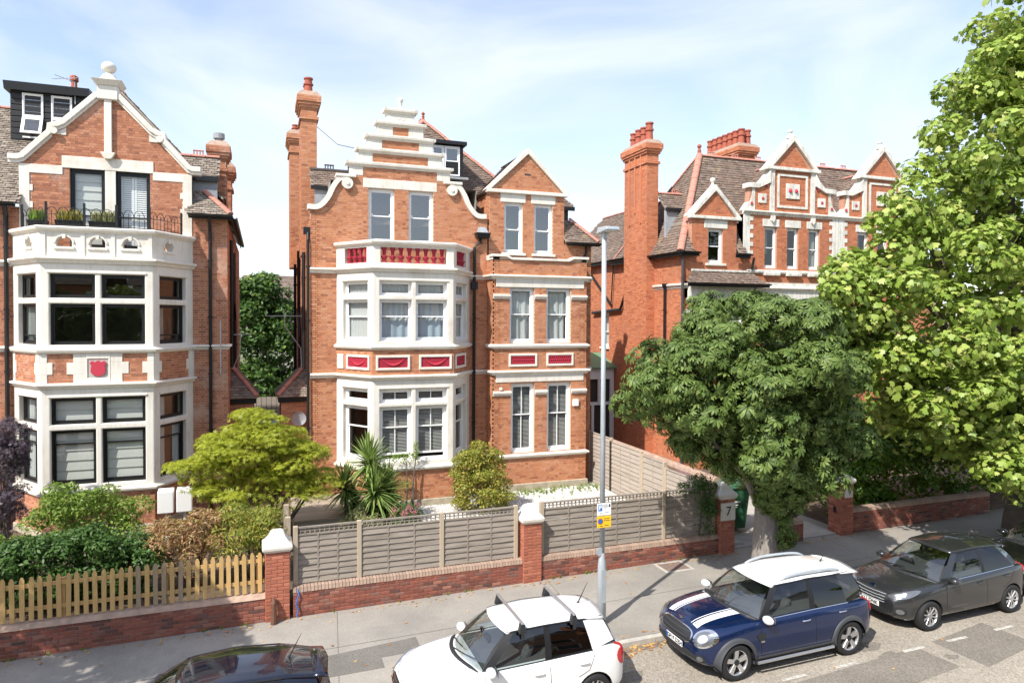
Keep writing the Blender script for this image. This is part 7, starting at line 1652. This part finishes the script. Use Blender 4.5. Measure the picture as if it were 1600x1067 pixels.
        for i in range(7):
            a = math.pi * i / 6 - math.pi / 2; rr3 = max(.012, math.cos(a))
            for j in range(10): g_ = 2 * math.pi * j / 10; mb.v.append(tuple(cx_ + Vector((.07 * math.cos(g_) * rr3 + (.03 if math.cos(g_) > 0 else 0) * rr3, sy * .125 * math.sin(a), .075 * math.sin(g_) * rr3))))
        for i in range(6):
            for j in range(10): mb.f.append((i * 10 + j, i * 10 + (j + 1) % 10, i * 10 + 10 + (j + 1) % 10, i * 10 + 10 + j))
        mo = mb.build('mirror', c.get('mirrorpaint', P), t, smooth=True); MB().tube([tuple(p_ + Vector((0, -sy * .03, .0))), tuple(cx_ + Vector((0, -sy * .06, -.03)))], .022, 6).build('mirror_arm', 'plastic', mo); MB().box(cx_.x - .085, cx_.x - .072, *sorted((cx_.y - .09, cx_.y + .09)), cx_.z - .05, cx_.z + .05).build('mirror_glass', 'lens', mo)
        # lights
        hl = [(sy * a, z) for a, z in c['headlight']]; hl = rnd(hl, 2)
        o_ = decal('headlight', hl, 'f', c.get('lightrim', 'chrome'), .016); cc = sum((Vector(p) for p in hl), Vector((0, 0))) / len(hl); inn = [cc.lerp(Vector(p), .80) for p in hl]; decal('lens', inn, 'f', 'lens', .024, o_); decal('bulb', [cc.lerp(Vector(p), .42) for p in hl], 'f', 'alloy', .027, o_)
        if c.get('fog'):
            fy, fz, fr3 = c['fog']; ring = [(sy * fy + fr3 * math.cos(a), fz + fr3 * math.sin(a)) for a in np.linspace(0, 2 * math.pi, 24)[:-1]]; fo_ = decal('fog_light', ring, 'f', 'plastic', .010); decal('lens', [(sy * fy + .62 * fr3 * math.cos(a), fz + .62 * fr3 * math.sin(a)) for a in np.linspace(0, 2 * math.pi, 24)[:-1]], 'f', 'lens', .02, fo_)
        tl = rnd([(sy * a, z) for a, z in c['taillight']], 1); decal('tail_light', tl, 'r', 'red_lens', .016)
        if c.get('tailside'): decal('tail_light', rnd(c['tailside'], 1), ax, 'red_lens', .012)
        # wheels
        for axl in (fa, ra):
            w0 = MB(); yo = sy * (W - .005); r_ = rw
            prof = [(r_ - .105, -.10), (r_ - .07, -.115), (r_ - .03, -.11), (r_ - .004, -.085), (r_, -.05), (r_, .0), (r_, .05), (r_ - .004, .085), (r_ - .03, .105), (r_ - .07, .108), (r_ - .105, .095)]
            k = 32; 
            for (rad, off) in prof:
                for j in range(k): a = 2 * math.pi * j / k; w0.v.append((axl + rad * math.cos(a), yo + sy * (off - .10), r_ + rad * math.sin(a)))
            for i in range(len(prof) - 1):
                for j in range(k): w0.f.append((i * k + j, i * k + (j + 1) % k, (i + 1) * k + (j + 1) % k, (i + 1) * k + j))
            wh = w0.build('wheel', 'rubber', t, smooth=True)
            ri = r_ - .10; disc = MB(); disc.tube([(axl, yo - sy * .14, r_), (axl, yo - sy * .085, r_)], ri, 28); disc.build('wheel_well', 'plastic', wh)
            rm = MB(); A = np.linspace(0, 2 * math.pi, 33)
            for a in A[:-1]:
                for rad, off in ((ri + .012, -.005), (ri - .004, .0), (ri - .018, -.012), (ri - .022, -.06)): rm.v.append((axl + rad * math.cos(a), yo + sy * (off - .008), r_ + rad * math.sin(a)))
            for i in range(32): rm.f += [(4 * i + j, 4 * i + j + 1, (4 * i + 5 + j) % 128, (4 * i + 4 + j) % 128) for j in range(3)]
            rm.build('rim', 'alloy', wh, smooth=True)
            ns, sw = c['spokes']
            for s in range(ns):
                a = 2 * math.pi * s / ns + .3; ca, sa = math.cos(a), math.sin(a); sp = MB()
                def q(rad, wv, off): return (axl + rad * ca - wv * sa, yo + sy * off, r_ + rad * sa + wv * ca)
                r0, r1 = .035, ri - .006; sp.hexa([q(r0, -sw * .7, -.075), q(r1, -sw, -.06), q(r1, sw, -.06), q(r0, sw * .7, -.075), q(r0, -sw * .6, -.028), q(r1, -sw * .9, -.012), q(r1, sw * .9, -.012), q(r0, sw * .6, -.028)]); sp.build('spoke', 'alloy', wh, bevel=.004)
            hb = MB(); hb.tube([(axl, yo - sy * .07, r_), (axl, yo - sy * .018, r_)], .055, 14); hb.build('hub_cap', c.get('hub', 'alloy'), wh)
    # grille and intake
    if c.get('grille'):
        g = rnd(c['grille'], c.get('ground', 2)); go = decal('grille', g, 'f', c.get('grillerim', 'chrome'), .012); cc = sum((Vector(p) for p in g), Vector((0, 0))) / len(g); decal('mesh', [cc + (Vector(p) - cc) * .93 for p in g], 'f', 'plastic', .018, go)
        ys = max(p[0] for p in c['grille']) * .86; zs_ = [p[1] for p in c['grille']]; z0_, z1_ = min(zs_), max(zs_)
        for i in range(c.get('bars', 4)):
            z = z0_ + (z1_ - z0_) * (i + 1) / (c.get('bars', 4) + 1); line('grille_bar', [(-ys * c.get('barw', .95), z), (0, z), (ys * c.get('barw', .95), z)], 'f', c.get('barmat', 'chrome'), .008, .024, parent=go)
    if c.get('intake'): decal('intake', rnd(c['intake'], 1), 'f', 'plastic', .008)
    if c.get('splitter'): decal('bumper_lip', c['splitter'], 'f', c.get('splitmat', 'plastic'), .012)
    pz, ptxt = c['plate']; q0 = pj((0, pz), 'f')[0]
    if ptxt is not None:
        pl = MB().box(q0.x + .012, q0.x + .022, -.26, .26, pz - .056, pz + .056).build('number_plate', 'plate', t, bevel=.004)
        MB().box(q0.x + .0205, q0.x + .0235, *sorted((c.get('eu', 1) * -.215, c.get('eu', 1) * -.255)), pz - .05, pz + .05).build('plate_band', 'blue_sign', pl) if c.get('band') else None
        tm = text_mesh(ptxt, .105, .003); o = obj('plate_text', tm, 'ink', pl); o.matrix_local = Matrix.Translation((q0.x + .0235, .015, pz - .002)) @ Matrix(((0, 0, 1, 0), (1, 0, 0, 0), (0, 1, 0, 0), (0, 0, 0, 1)))
    # wipers
    for (y0_, y1_) in ((-.10, .48), (-.55, .02)):
        wv = MB(); a0 = wsb(y0_ / .7) ; a1 = wsb(y1_ / .7); wv.tube([a0 + Vector((.03, 0, .03)), a0.lerp(a1, .5) + Vector((-.02, 0, .05)), a1 + Vector((-.10, 0, .075))], .011, 5); wv.build('wiper', 'plastic', t)
    cw = MB(); cw.tube([wsb(-1 + 2 * i / 10) + Vector((.06, 0, -.005)) for i in range(11)], [.02] + [.045] * 9 + [.02], 6); cw.build('cowl', 'plastic', t)
    if c.get('aerial'): ax_, ay_, ln = c['aerial']; p = Rf(ay_ / .55, ax_); am = MB(); am.tube([p, p + Vector((-.03, 0, .04)), p + Vector((-.03 - ln * .55, 0, .04 + ln))], [.02, .012, .003], 6); am.build('roof_aerial', 'plastic', t)
    if c.get('spoil'):
        x0_ = G['xrw'] + .10; sp = MB(); pts = [Rf(tt, x0_ - .06) for tt in np.linspace(-1, 1, 11)]; sp.v = [tuple(p + Vector((.06, 0, .010))) for p in pts] + [tuple(p + Vector((-.20 + .05 * abs(tt), 0, -.018))) for p, tt in zip(pts, np.linspace(-1, 1, 11))]; sp.f = [(i, i + 1, i + 12, i + 11) for i in range(10)]; so = sp.build('roof_spoiler', c.get('spoilpaint', P), t, smooth=True); s2 = so.modifiers.new('s', 'SOLIDIFY'); s2.thickness = .03; s2.offset = 0
    for fn in c.get('extra', []): fn(t, locals())
    # ---- place: road rises to +X; car points to -X
    m4 = Matrix.Translation((X, Y, gz(X) + .004)) @ Matrix.Rotation(-GR, 4, 'Y') @ Matrix.Rotation(math.pi + c.get('yaw', 0), 4, 'Z'); t.matrix_world = m4
    return t
def SE(*ls): return list(ls)
# --- blue crossover with white roof
def x_mini(t, L):
    decal, pj, Rf = L['decal'], L['pj'], L['Rf']
    for sy in (-1, 1):
        st = MB(); X_ = np.linspace(.92, 1.90, 12)
        for x in X_:
            wv = .17 - .03 * (x - .92); yc = sy * (.44 - .05 * (x - .92))
            for y in (yc - wv / 2, yc, yc + wv / 2):
                p, n_ = pj((x, y), 't'); st.v.append(tuple(p + n_ * .004))
        for i in range(11): st.f += [(3 * i + j, 3 * i + 1 + j, 3 * i + 4 + j, 3 * i + 3 + j) for j in range(2)]
        st.build('bonnet_stripe', 'car_white', t, smooth=True)
        ln = MB()
        pts = [(lambda a: a[0] + a[1] * .005)(pj((x, sy * (.44 - .05 * (x - .92)) - sy * .118), 't')) for x in X_]; ln.tube(pts, .007, 4); ln.build('stripe_edge', 'car_white', t)
        rl = MB(); xs = np.linspace(.05, -1.45, 12); rl.tube([Rf(sy * .86, x) + Vector((0, 0, .02 + .055 * math.sin(math.pi * i / 11) ** .4)) for i, x in enumerate(xs)], [.02] + [.026] * 10 + [.02], 8); rl.build('roof_rail', 'galv', t, smooth=True)
        ax = 'L' if sy > 0 else 'R'; decal('side_scuttle', [(.90, .76), (.78, .80), (.70, .76), (.74, .68), (.84, .64)], ax, 'plastic', .014); decal('scuttle_badge', [(.82, .66), (.74, .66), (.74, .63), (.82, .63)], ax, 'chrome', .02)
    p, n_ = pj((1.93, 0), 't'); bd = MB(); bd.tube([p + Vector((0, -.07, .012)), p + Vector((0, .07, .012))], .010, 6); bd.lathe((p.x, p.y, p.z), [(.035, .0), (.035, .014), (.02, .02)], 12); bd.build('wing_badge', 'chrome', t)
mini = dict(paint='car_blue', roofpaint='car_white', mirrorpaint='car_white', xf=2.12, xr=-2.13, W=.905, wb=2.67, rw=.335, zb=.24, clad=True,
    top=[(-2.13, .86), (-2.05, .98), (-1.9, 1.02), (.85, 1.07), (1.15, 1.06), (1.55, 1.02), (1.88, .95), (2.04, .86), (2.12, .70)],
    belt=[(-2.13, .80), (-1.95, .99), (-1.0, 1.02), (.9, .985), (1.4, .93), (1.8, .86), (2.12, .62)],
    plan=[(-2.13, .78), (-2.0, .90), (-1.7, .97), (-1.2, 1.0), (1.2, 1.0), (1.6, .965), (1.9, .88), (2.05, .78), (2.12, .68)],
    cab=(-1.98, .86), wheel_side=-1,
    glass=dict(wt=.60, roof=[(-1.95, 1.45), (-1.2, 1.53), (-.4, 1.545), (.25, 1.50), (.45, 1.44)], rplan=[(-1.9, .86), (-1.2, .97), (-.4, 1.0), (.4, .93)], xfw=.40, xrw=-1.80, ws0=.98, rs0=-2.03, rz=1.03, wb=0, splits=[(.62, .17), (-.42, -.48), (-.56, -.58), (-1.36, -1.28)], apil='black', cpil='privacy', trim='chrome', inset=.10),
    seams=[[(.80, .92), (.80, .42), (.70, .36)], [(-.48, .99), (-.50, .40)], [(-1.40, .97), (-1.25, .72), (-1.02, .66)], [(.80, .36), (-.95, .36)]], handles=[(-.25, .87), (-1.15, .90)], handle='chrome',
    mirror=(.66, 1.0), headlight=[(.50, .72), (.52, .86), (.66, .92), (.80, .87), (.84, .74), (.74, .62), (.58, .62)], fog=(.66, .42, .075), taillight=[(.58, .72), (.60, .98), (.76, .98), (.78, .72)], tailside=None,
    grille=[(-.50, .74), (-.42, .85), (0, .87), (.42, .85), (.50, .74), (.40, .60), (0, .575), (-.40, .60)], bars=3, barmat='plastic_grey', intake=[(-.62, .44), (-.60, .36), (.60, .36), (.62, .44), (.45, .49), (-.45, .49)], splitter=[(-.78, .27), (.78, .27), (.74, .33), (-.74, .33)], splitmat='plastic_grey', plate=(.525, 'GF18 DZH'), band=True, spokes=(5, .052), hub='plastic', aerial=(-1.45, 0.0, .08), extra=[x_mini], spoil=.05, spoilpaint='car_white', rearglass='car_glass')
make_car('parked_car', 'dark blue crossover with white roof, white bonnet stripes and silver roof rails', mini, 9.47, 11.06)
# --- white hatchback with roof bars
def x_fabia(t, L):
    Rf = L['Rf']
    for x in (.02, -.92):
        br = thing_part = MB(); a, c_ = Rf(-1.0, x), Rf(1.0, x); z = Rf(0, x).z + .085; br.hexa([(x - .03, -.66, z), (x + .03, -.66, z), (x + .03, .66, z), (x - .03, .66, z), (x - .02, -.66, z + .03), (x + .02, -.66, z + .03), (x + .02, .66, z + .03), (x - .02, .66, z + .03)]); bo = br.build('roof_bar', 'alloy', t, bevel=.008)
        for sy in (-1, 1):
            MB().hexa([(x - .07, sy * .56, Rf(1, x).z), (x + .07, sy * .56, Rf(1, x).z), (x + .07, sy * .66, Rf(1, x).z - .02), (x - .07, sy * .66, Rf(1, x).z - .02), (x - .035, sy * .56, z + .01), (x + .035, sy * .56, z + .01), (x + .035, sy * .64, z + .01), (x - .035, sy * .64, z + .01)]).build('bar_foot', 'plastic', bo, bevel=.01)
            MB().box(x - .025, x + .025, *sorted((sy * .63, sy * .66)), Rf(1, x).z - .10, Rf(1, x).z + .02).build('clamp', 'plastic', bo)
fabia = dict(paint='car_white', xf=2.06, xr=-1.93, W=.825, wb=2.46, rw=.30, zb=.20,
    top=[(-1.93, .88), (-1.85, .98), (-1.7, 1.02), (.8, 1.02), (1.1, 1.02), (1.5, .97), (1.85, .86), (2.0, .74), (2.06, .62)],
    belt=[(-1.93, .84), (-1.8, 1.0), (-1.0, .985), (.8, .955), (1.3, .90), (1.7, .82), (2.06, .58)],
    plan=[(-1.93, .80), (-1.8, .92), (-1.5, .98), (-1.0, 1.0), (1.1, 1.0), (1.5, .96), (1.8, .86), (1.98, .74), (2.06, .62)],
    cab=(-1.80, .82), wheel_side=-1,
    glass=dict(wt=.555, roof=[(-1.7, 1.40), (-1.2, 1.47), (-.4, 1.49), (.2, 1.465), (.42, 1.41)], rplan=[(-1.7, .88), (-1.2, .97), (-.4, 1.0), (.4, .95)], xfw=.36, xrw=-1.58, ws0=.98, rs0=-1.80, rz=1.02, wb=0, splits=[(.60, .14), (-.34, -.38), (-.46, -.48), (-1.22, -1.12)], apil='black', cpil='car_white', inset=.09, spoil=.04),
    seams=[[(.72, .90), (.72, .40), (.62, .30)], [(-.40, .96), (-.42, .32)], [(-1.25, .96), (-1.12, .70), (-.92, .62)], [(.62, .30), (-.88, .30)]], handles=[(-.20, .80), (-1.02, .83)], mirror=(.62, .98),
    headlight=[(.42, .62), (.44, .74), (.60, .80), (.74, .84), (.78, .72), (.66, .60)], fog=(.58, .36, .07), taillight=[(.56, .66), (.58, .98), (.70, .98), (.74, .66)], tailside=[(-1.84, .94), (-1.70, .92), (-1.66, .80), (-1.74, .66), (-1.85, .66)],
    grille=[(-.36, .64), (-.34, .72), (0, .74), (.34, .72), (.36, .64), (0, .60)], bars=3, intake=[(-.55, .42), (-.5, .30), (.5, .30), (.55, .42)], plate=(.50, None), spokes=(12, .018), rub=(-.85, .62, .47), aerial=(-1.28, 0.0, .32), extra=[x_fabia], rearglass='car_glass')
make_car('parked_car', 'white hatchback with two silver roof bars, nearest on the kerb', fabia, 4.08, 11.10)
# --- grey hatchback
def x_fiesta(t, L):
    pj = L['pj']; p, n_ = pj((0, .80), 'f'); b = MB()
    for i in range(7):
        pass
    L['decal']('oval_badge', [(.062 * math.cos(a), .765 + .025 * math.sin(a)) for a in np.linspace(0, 6.28, 25)[:-1]], 'f', 'chrome', .02); L['decal']('oval_badge_face', [(.050 * math.cos(a), .765 + .017 * math.sin(a)) for a in np.linspace(0, 6.28, 25)[:-1]], 'f', 'car_blue', .024)
fiesta = dict(paint='car_grey', xf=2.05, xr=-1.93, W=.87, wb=2.49, rw=.31, zb=.20,
    top=[(-1.93, .92), (-1.85, 1.0), (-1.7, 1.03), (.85, 1.0), (1.1, .995), (1.5, .93), (1.85, .82), (2.0, .72), (2.05, .60)],
    belt=[(-1.93, .86), (-1.8, 1.02), (-1.0, 1.0), (.0, .965), (.85, .935), (1.3, .87), (1.7, .78), (2.05, .56)],
    plan=[(-1.93, .78), (-1.8, .90), (-1.5, .97), (-1.0, 1.0), (1.0, 1.0), (1.4, .97), (1.7, .89), (1.95, .74), (2.05, .60)],
    cab=(-1.80, .86), wheel_side=-1,
    glass=dict(wt=.56, roof=[(-1.7, 1.31), (-1.2, 1.425), (-.5, 1.475), (.2, 1.44), (.42, 1.385)], rplan=[(-1.7, .80), (-1.2, .93), (-.4, 1.0), (.4, .94)], xfw=.32, xrw=-1.44, ws0=1.10, rs0=-1.80, rz=1.02, wb=0, splits=[(.62, .10), (-.40, -.44), (-.50, -.52), (-1.42, -1.12)], apil='car_grey', cpil='car_grey', trim='chrome', inset=.10),
    seams=[[(.78, .88), (.78, .42), (.68, .30)], [(-.44, .97), (-.46, .32)], [(-1.40, .99), (-1.18, .72), (-.95, .62)], [(.68, .30), (-.90, .30)]], handles=[(-.24, .83), (-1.08, .87)], mirror=(.62, .97), lightrim='lens',
    headlight=[(.40, .66), (.42, .72), (.62, .80), (.78, .86), (.76, .72), (.60, .65)], fog=(.64, .42, .085), taillight=[(.56, .80), (.58, .98), (.74, .98), (.74, .80)], tailside=[(-1.84, .98), (-1.72, .96), (-1.70, .86), (-1.78, .80), (-1.85, .80)],
    grille=[(-.46, .66), (-.36, .73), (0, .745), (.36, .73), (.46, .66), (.36, .52), (0, .50), (-.36, .52)], ground=1, bars=4, barmat='galv', grillerim='plastic', intake=[(-.60, .36), (-.5, .27), (.5, .27), (.60, .36), (.4, .40), (-.4, .40)], splitter=[(-.70, .22), (.70, .22), (.66, .25), (-.66, .25)], splitmat='galv', plate=(.47, 'V11 DNK'), spokes=(10, .020), aerial=(-1.0, 0.0, .20), extra=[x_fiesta], spoil=.05)
make_car('parked_car', 'dark grey hatchback parked in dappled shade behind the blue crossover', fiesta, 14.45, 11.20)
# --- dark navy hatchback at the bottom edge
navy = dict(fiesta); navy.update(paint='car_navy', xf=2.1, xr=-1.9, plate=(.47, None), extra=[], aerial=(-1.25, 0.0, .30), spoil=.22, spoilpaint='car_navy', roofpaint='car_navy', taillight=[(.55, .92), (.56, 1.06), (.76, 1.0), (.80, .80), (.66, .80)], tailside=[(-1.84, 1.02), (-1.55, 1.04), (-1.45, 1.0), (-1.70, .88), (-1.85, .86)])
navy['glass'] = dict(fiesta['glass']); navy['glass'].update(apil='car_navy', cpil='car_navy', trim='black', wt=.60, xrw=-1.68)
make_car('parked_car', 'dark navy hatchback cut off by the bottom edge, left of the white car', navy, -.86, 11.02)
# --- black car at the right edge
bmw = dict(fiesta); bmw.update(paint='car_black', W=.90, xf=2.2, xr=-2.2, wb=2.76, plate=(.50, 'S60 KLR'), extra=[], grille=[(.05, .80), (.20, .82), (.40, .78), (.42, .70), (.30, .63), (.08, .64)], ground=2, bars=0, intake=[(-.6, .42), (-.5, .30), (.5, .30), (.6, .42)], splitter=None, grillerim='chrome')
def x_bmw(t, L):
    go = None
    for sy in (-1, 1):
        g = L['rnd']([(sy * a, z) for a, z in ((.04, .80), (.20, .83), (.40, .79), (.42, .70), (.30, .63), (.07, .64))], 2); o = L['decal']('kidney_grille', g, 'f', 'chrome', .014); cc = sum((Vector(p) for p in g), Vector((0, 0))) / len(g); L['decal']('mesh', [cc.lerp(Vector(p), .84) for p in g], 'f', 'plastic', .02, o)
        for i in range(7):
            y = sy * (.09 + i * .045); L['line']('grille_bar', [(y, .66), (y, .79)], 'f', 'chrome', .006, .024, parent=o)
bmw['grille'] = None; bmw['extra'] = [x_bmw]
for kx in ('top', 'belt', 'plan'): bmw[kx] = [(x * 1.07, z) for x, z in fiesta[kx]]
bmw['glass'] = dict(fiesta['glass']); bmw['glass'].update(apil='car_black', cpil='car_black', wt=.6)
make_car('parked_car', 'black car with twin oval grilles, cut off by the right edge', bmw, 18.72, 11.25)
# ------------------------------------------------------------------ what lies behind and across the street
def far_house(label, x, y, w_, d_, h, rh, wallm, roofm, rz=0.0):
    t = thing('far_house', label, 'house', (x, y, .3), rz); MB().box(-w_ / 2, w_ / 2, 0, d_, 0, h).build('wall', wallm, t)
    for sg in (0, 1):
        a = [(-w_ / 2 - .3, -.3, h), (w_ / 2 + .3, -.3, h), (w_ / 2 + .3, d_ / 2, h + rh), (-w_ / 2 - .3, d_ / 2, h + rh)] if sg == 0 else [(w_ / 2 + .3, d_ + .3, h), (-w_ / 2 - .3, d_ + .3, h), (-w_ / 2 - .3, d_ / 2, h + rh), (w_ / 2 + .3, d_ / 2, h + rh)]
        roof_slope(t, a, roofm, tw=.3, gauge=.25, name='roof')
    f = Fr(-w_ / 2, 0, w_ / 2, 0); n = int(w_ / 2.6)
    for zf in (1.0, 4.0, 7.0):
        if zf + 1.8 > h: continue
        for i in range(n):
            s = w_ * (i + .5) / n; q = MB().panel(f, s - .6, s + .6, zf, zf + 1.8, [(s - .5, s + .5, zf + .1, zf + 1.7)], .06, -.02).build('window', 'paint', t); MB().fbox(f, s - .5, s + .5, .0, .02, zf + .1, zf + 1.7).build('pane', 'furn', q)
    MB().box(w_ / 2 - 1.2, w_ / 2 - .4, d_ / 2 - .5, d_ / 2 + .5, h, h + rh + 1.3).build('chimney', 'brick_red', t); return t
far_house('distant pale roofed house seen through the gap between the houses', 3.2, 62, 9, 8, 7.2, 3.0, 'concrete', 'tile')
FC = thing('parked_car', 'blue car under a cover at the end of the gap between the houses', 'car', (.1, 34, .42)); bb = MB(); bb.hexa([(-.85, 0, .25), (.85, 0, .25), (.85, 4, .25), (-.85, 4, .25), (-.8, .1, .85), (.8, .1, .85), (.8, 3.9, .9), (-.8, 3.9, .9)]); bb.build('body', 'blue_sign', FC, bevel=.1); MB().hexa([(-.75, .5, .85), (.75, .5, .85), (.75, 3.6, .9), (-.75, 3.6, .9), (-.6, 1.1, 1.4), (.6, 1.1, 1.4), (.6, 3.1, 1.4), (-.6, 3.1, 1.4)]).build('cabin', 'lens', FC, bevel=.1)
for sx in (-1, 1):
    for yy in (.7, 3.3): MB().tube([(sx * .86, yy, .3), (sx * .7, yy, .3)], .3, 14).build('wheel', 'rubber', FC)
bf = thing('back_fence', 'timber fence closing the end of the gap between the houses', 'fence', (.3, 40, .4))
for i in range(16): MB().box(-1.6 + i * .26, -1.36 + i * .26, 40, 40.03, .4, 2.3 + random.uniform(-.02, .02)).build('board', 'fence_warm', bf)
rebase(bf)
# terrace across the street, seen only mirrored in panes and paint
for i, (x, w_, m_) in enumerate(((-16, 11, 'brick_left'), (-3.5, 10, 'white'), (9, 11, 'brick'), (22, 11, 'white_old'))):
    far_house(['brick house across the street, mirrored in the left windows', 'white house across the street, mirrored in the navy car roof', 'brick house across the street, mirrored in the middle windows', 'pale house across the street, mirrored in the car windows'][i], x, -9, w_, 9, 8.6, 3.5, m_, 'slate', math.pi)
for i, (x, y) in enumerate(((-9.5, -3.0), (2.5, -4.5), (15.5, -3.5), (28, -3.0))):
    t = thing('street_tree', ['street tree across the road, mirrored in the left upper windows', 'street tree across the road, mirrored in the middle bay panes', 'street tree across the road, mirrored in the wing windows', 'street tree across the road, mirrored in the grey car windscreen'][i], 'tree', (x, y, .1)); bl = [(x, y, 5.5, 2.2, 2.0, 2.0), (x + .8, y, 7.0, 1.6, 1.6, 1.5), (x - 1.0, y + .2, 6.6, 1.5, 1.5, 1.4)]
    p, nn = cloud(clumps(bl, 50, .5, .9), 3200, .4, .2); leaves('crown', p, nn, .34, 'lobed', 'leaf_plane', t, .5); limbs(t, (x, y, .0), (x, y, 4.0), [(q[0], q[1], q[2], .12) for q in bl], .22, 'bark_dark'); rebase(t)
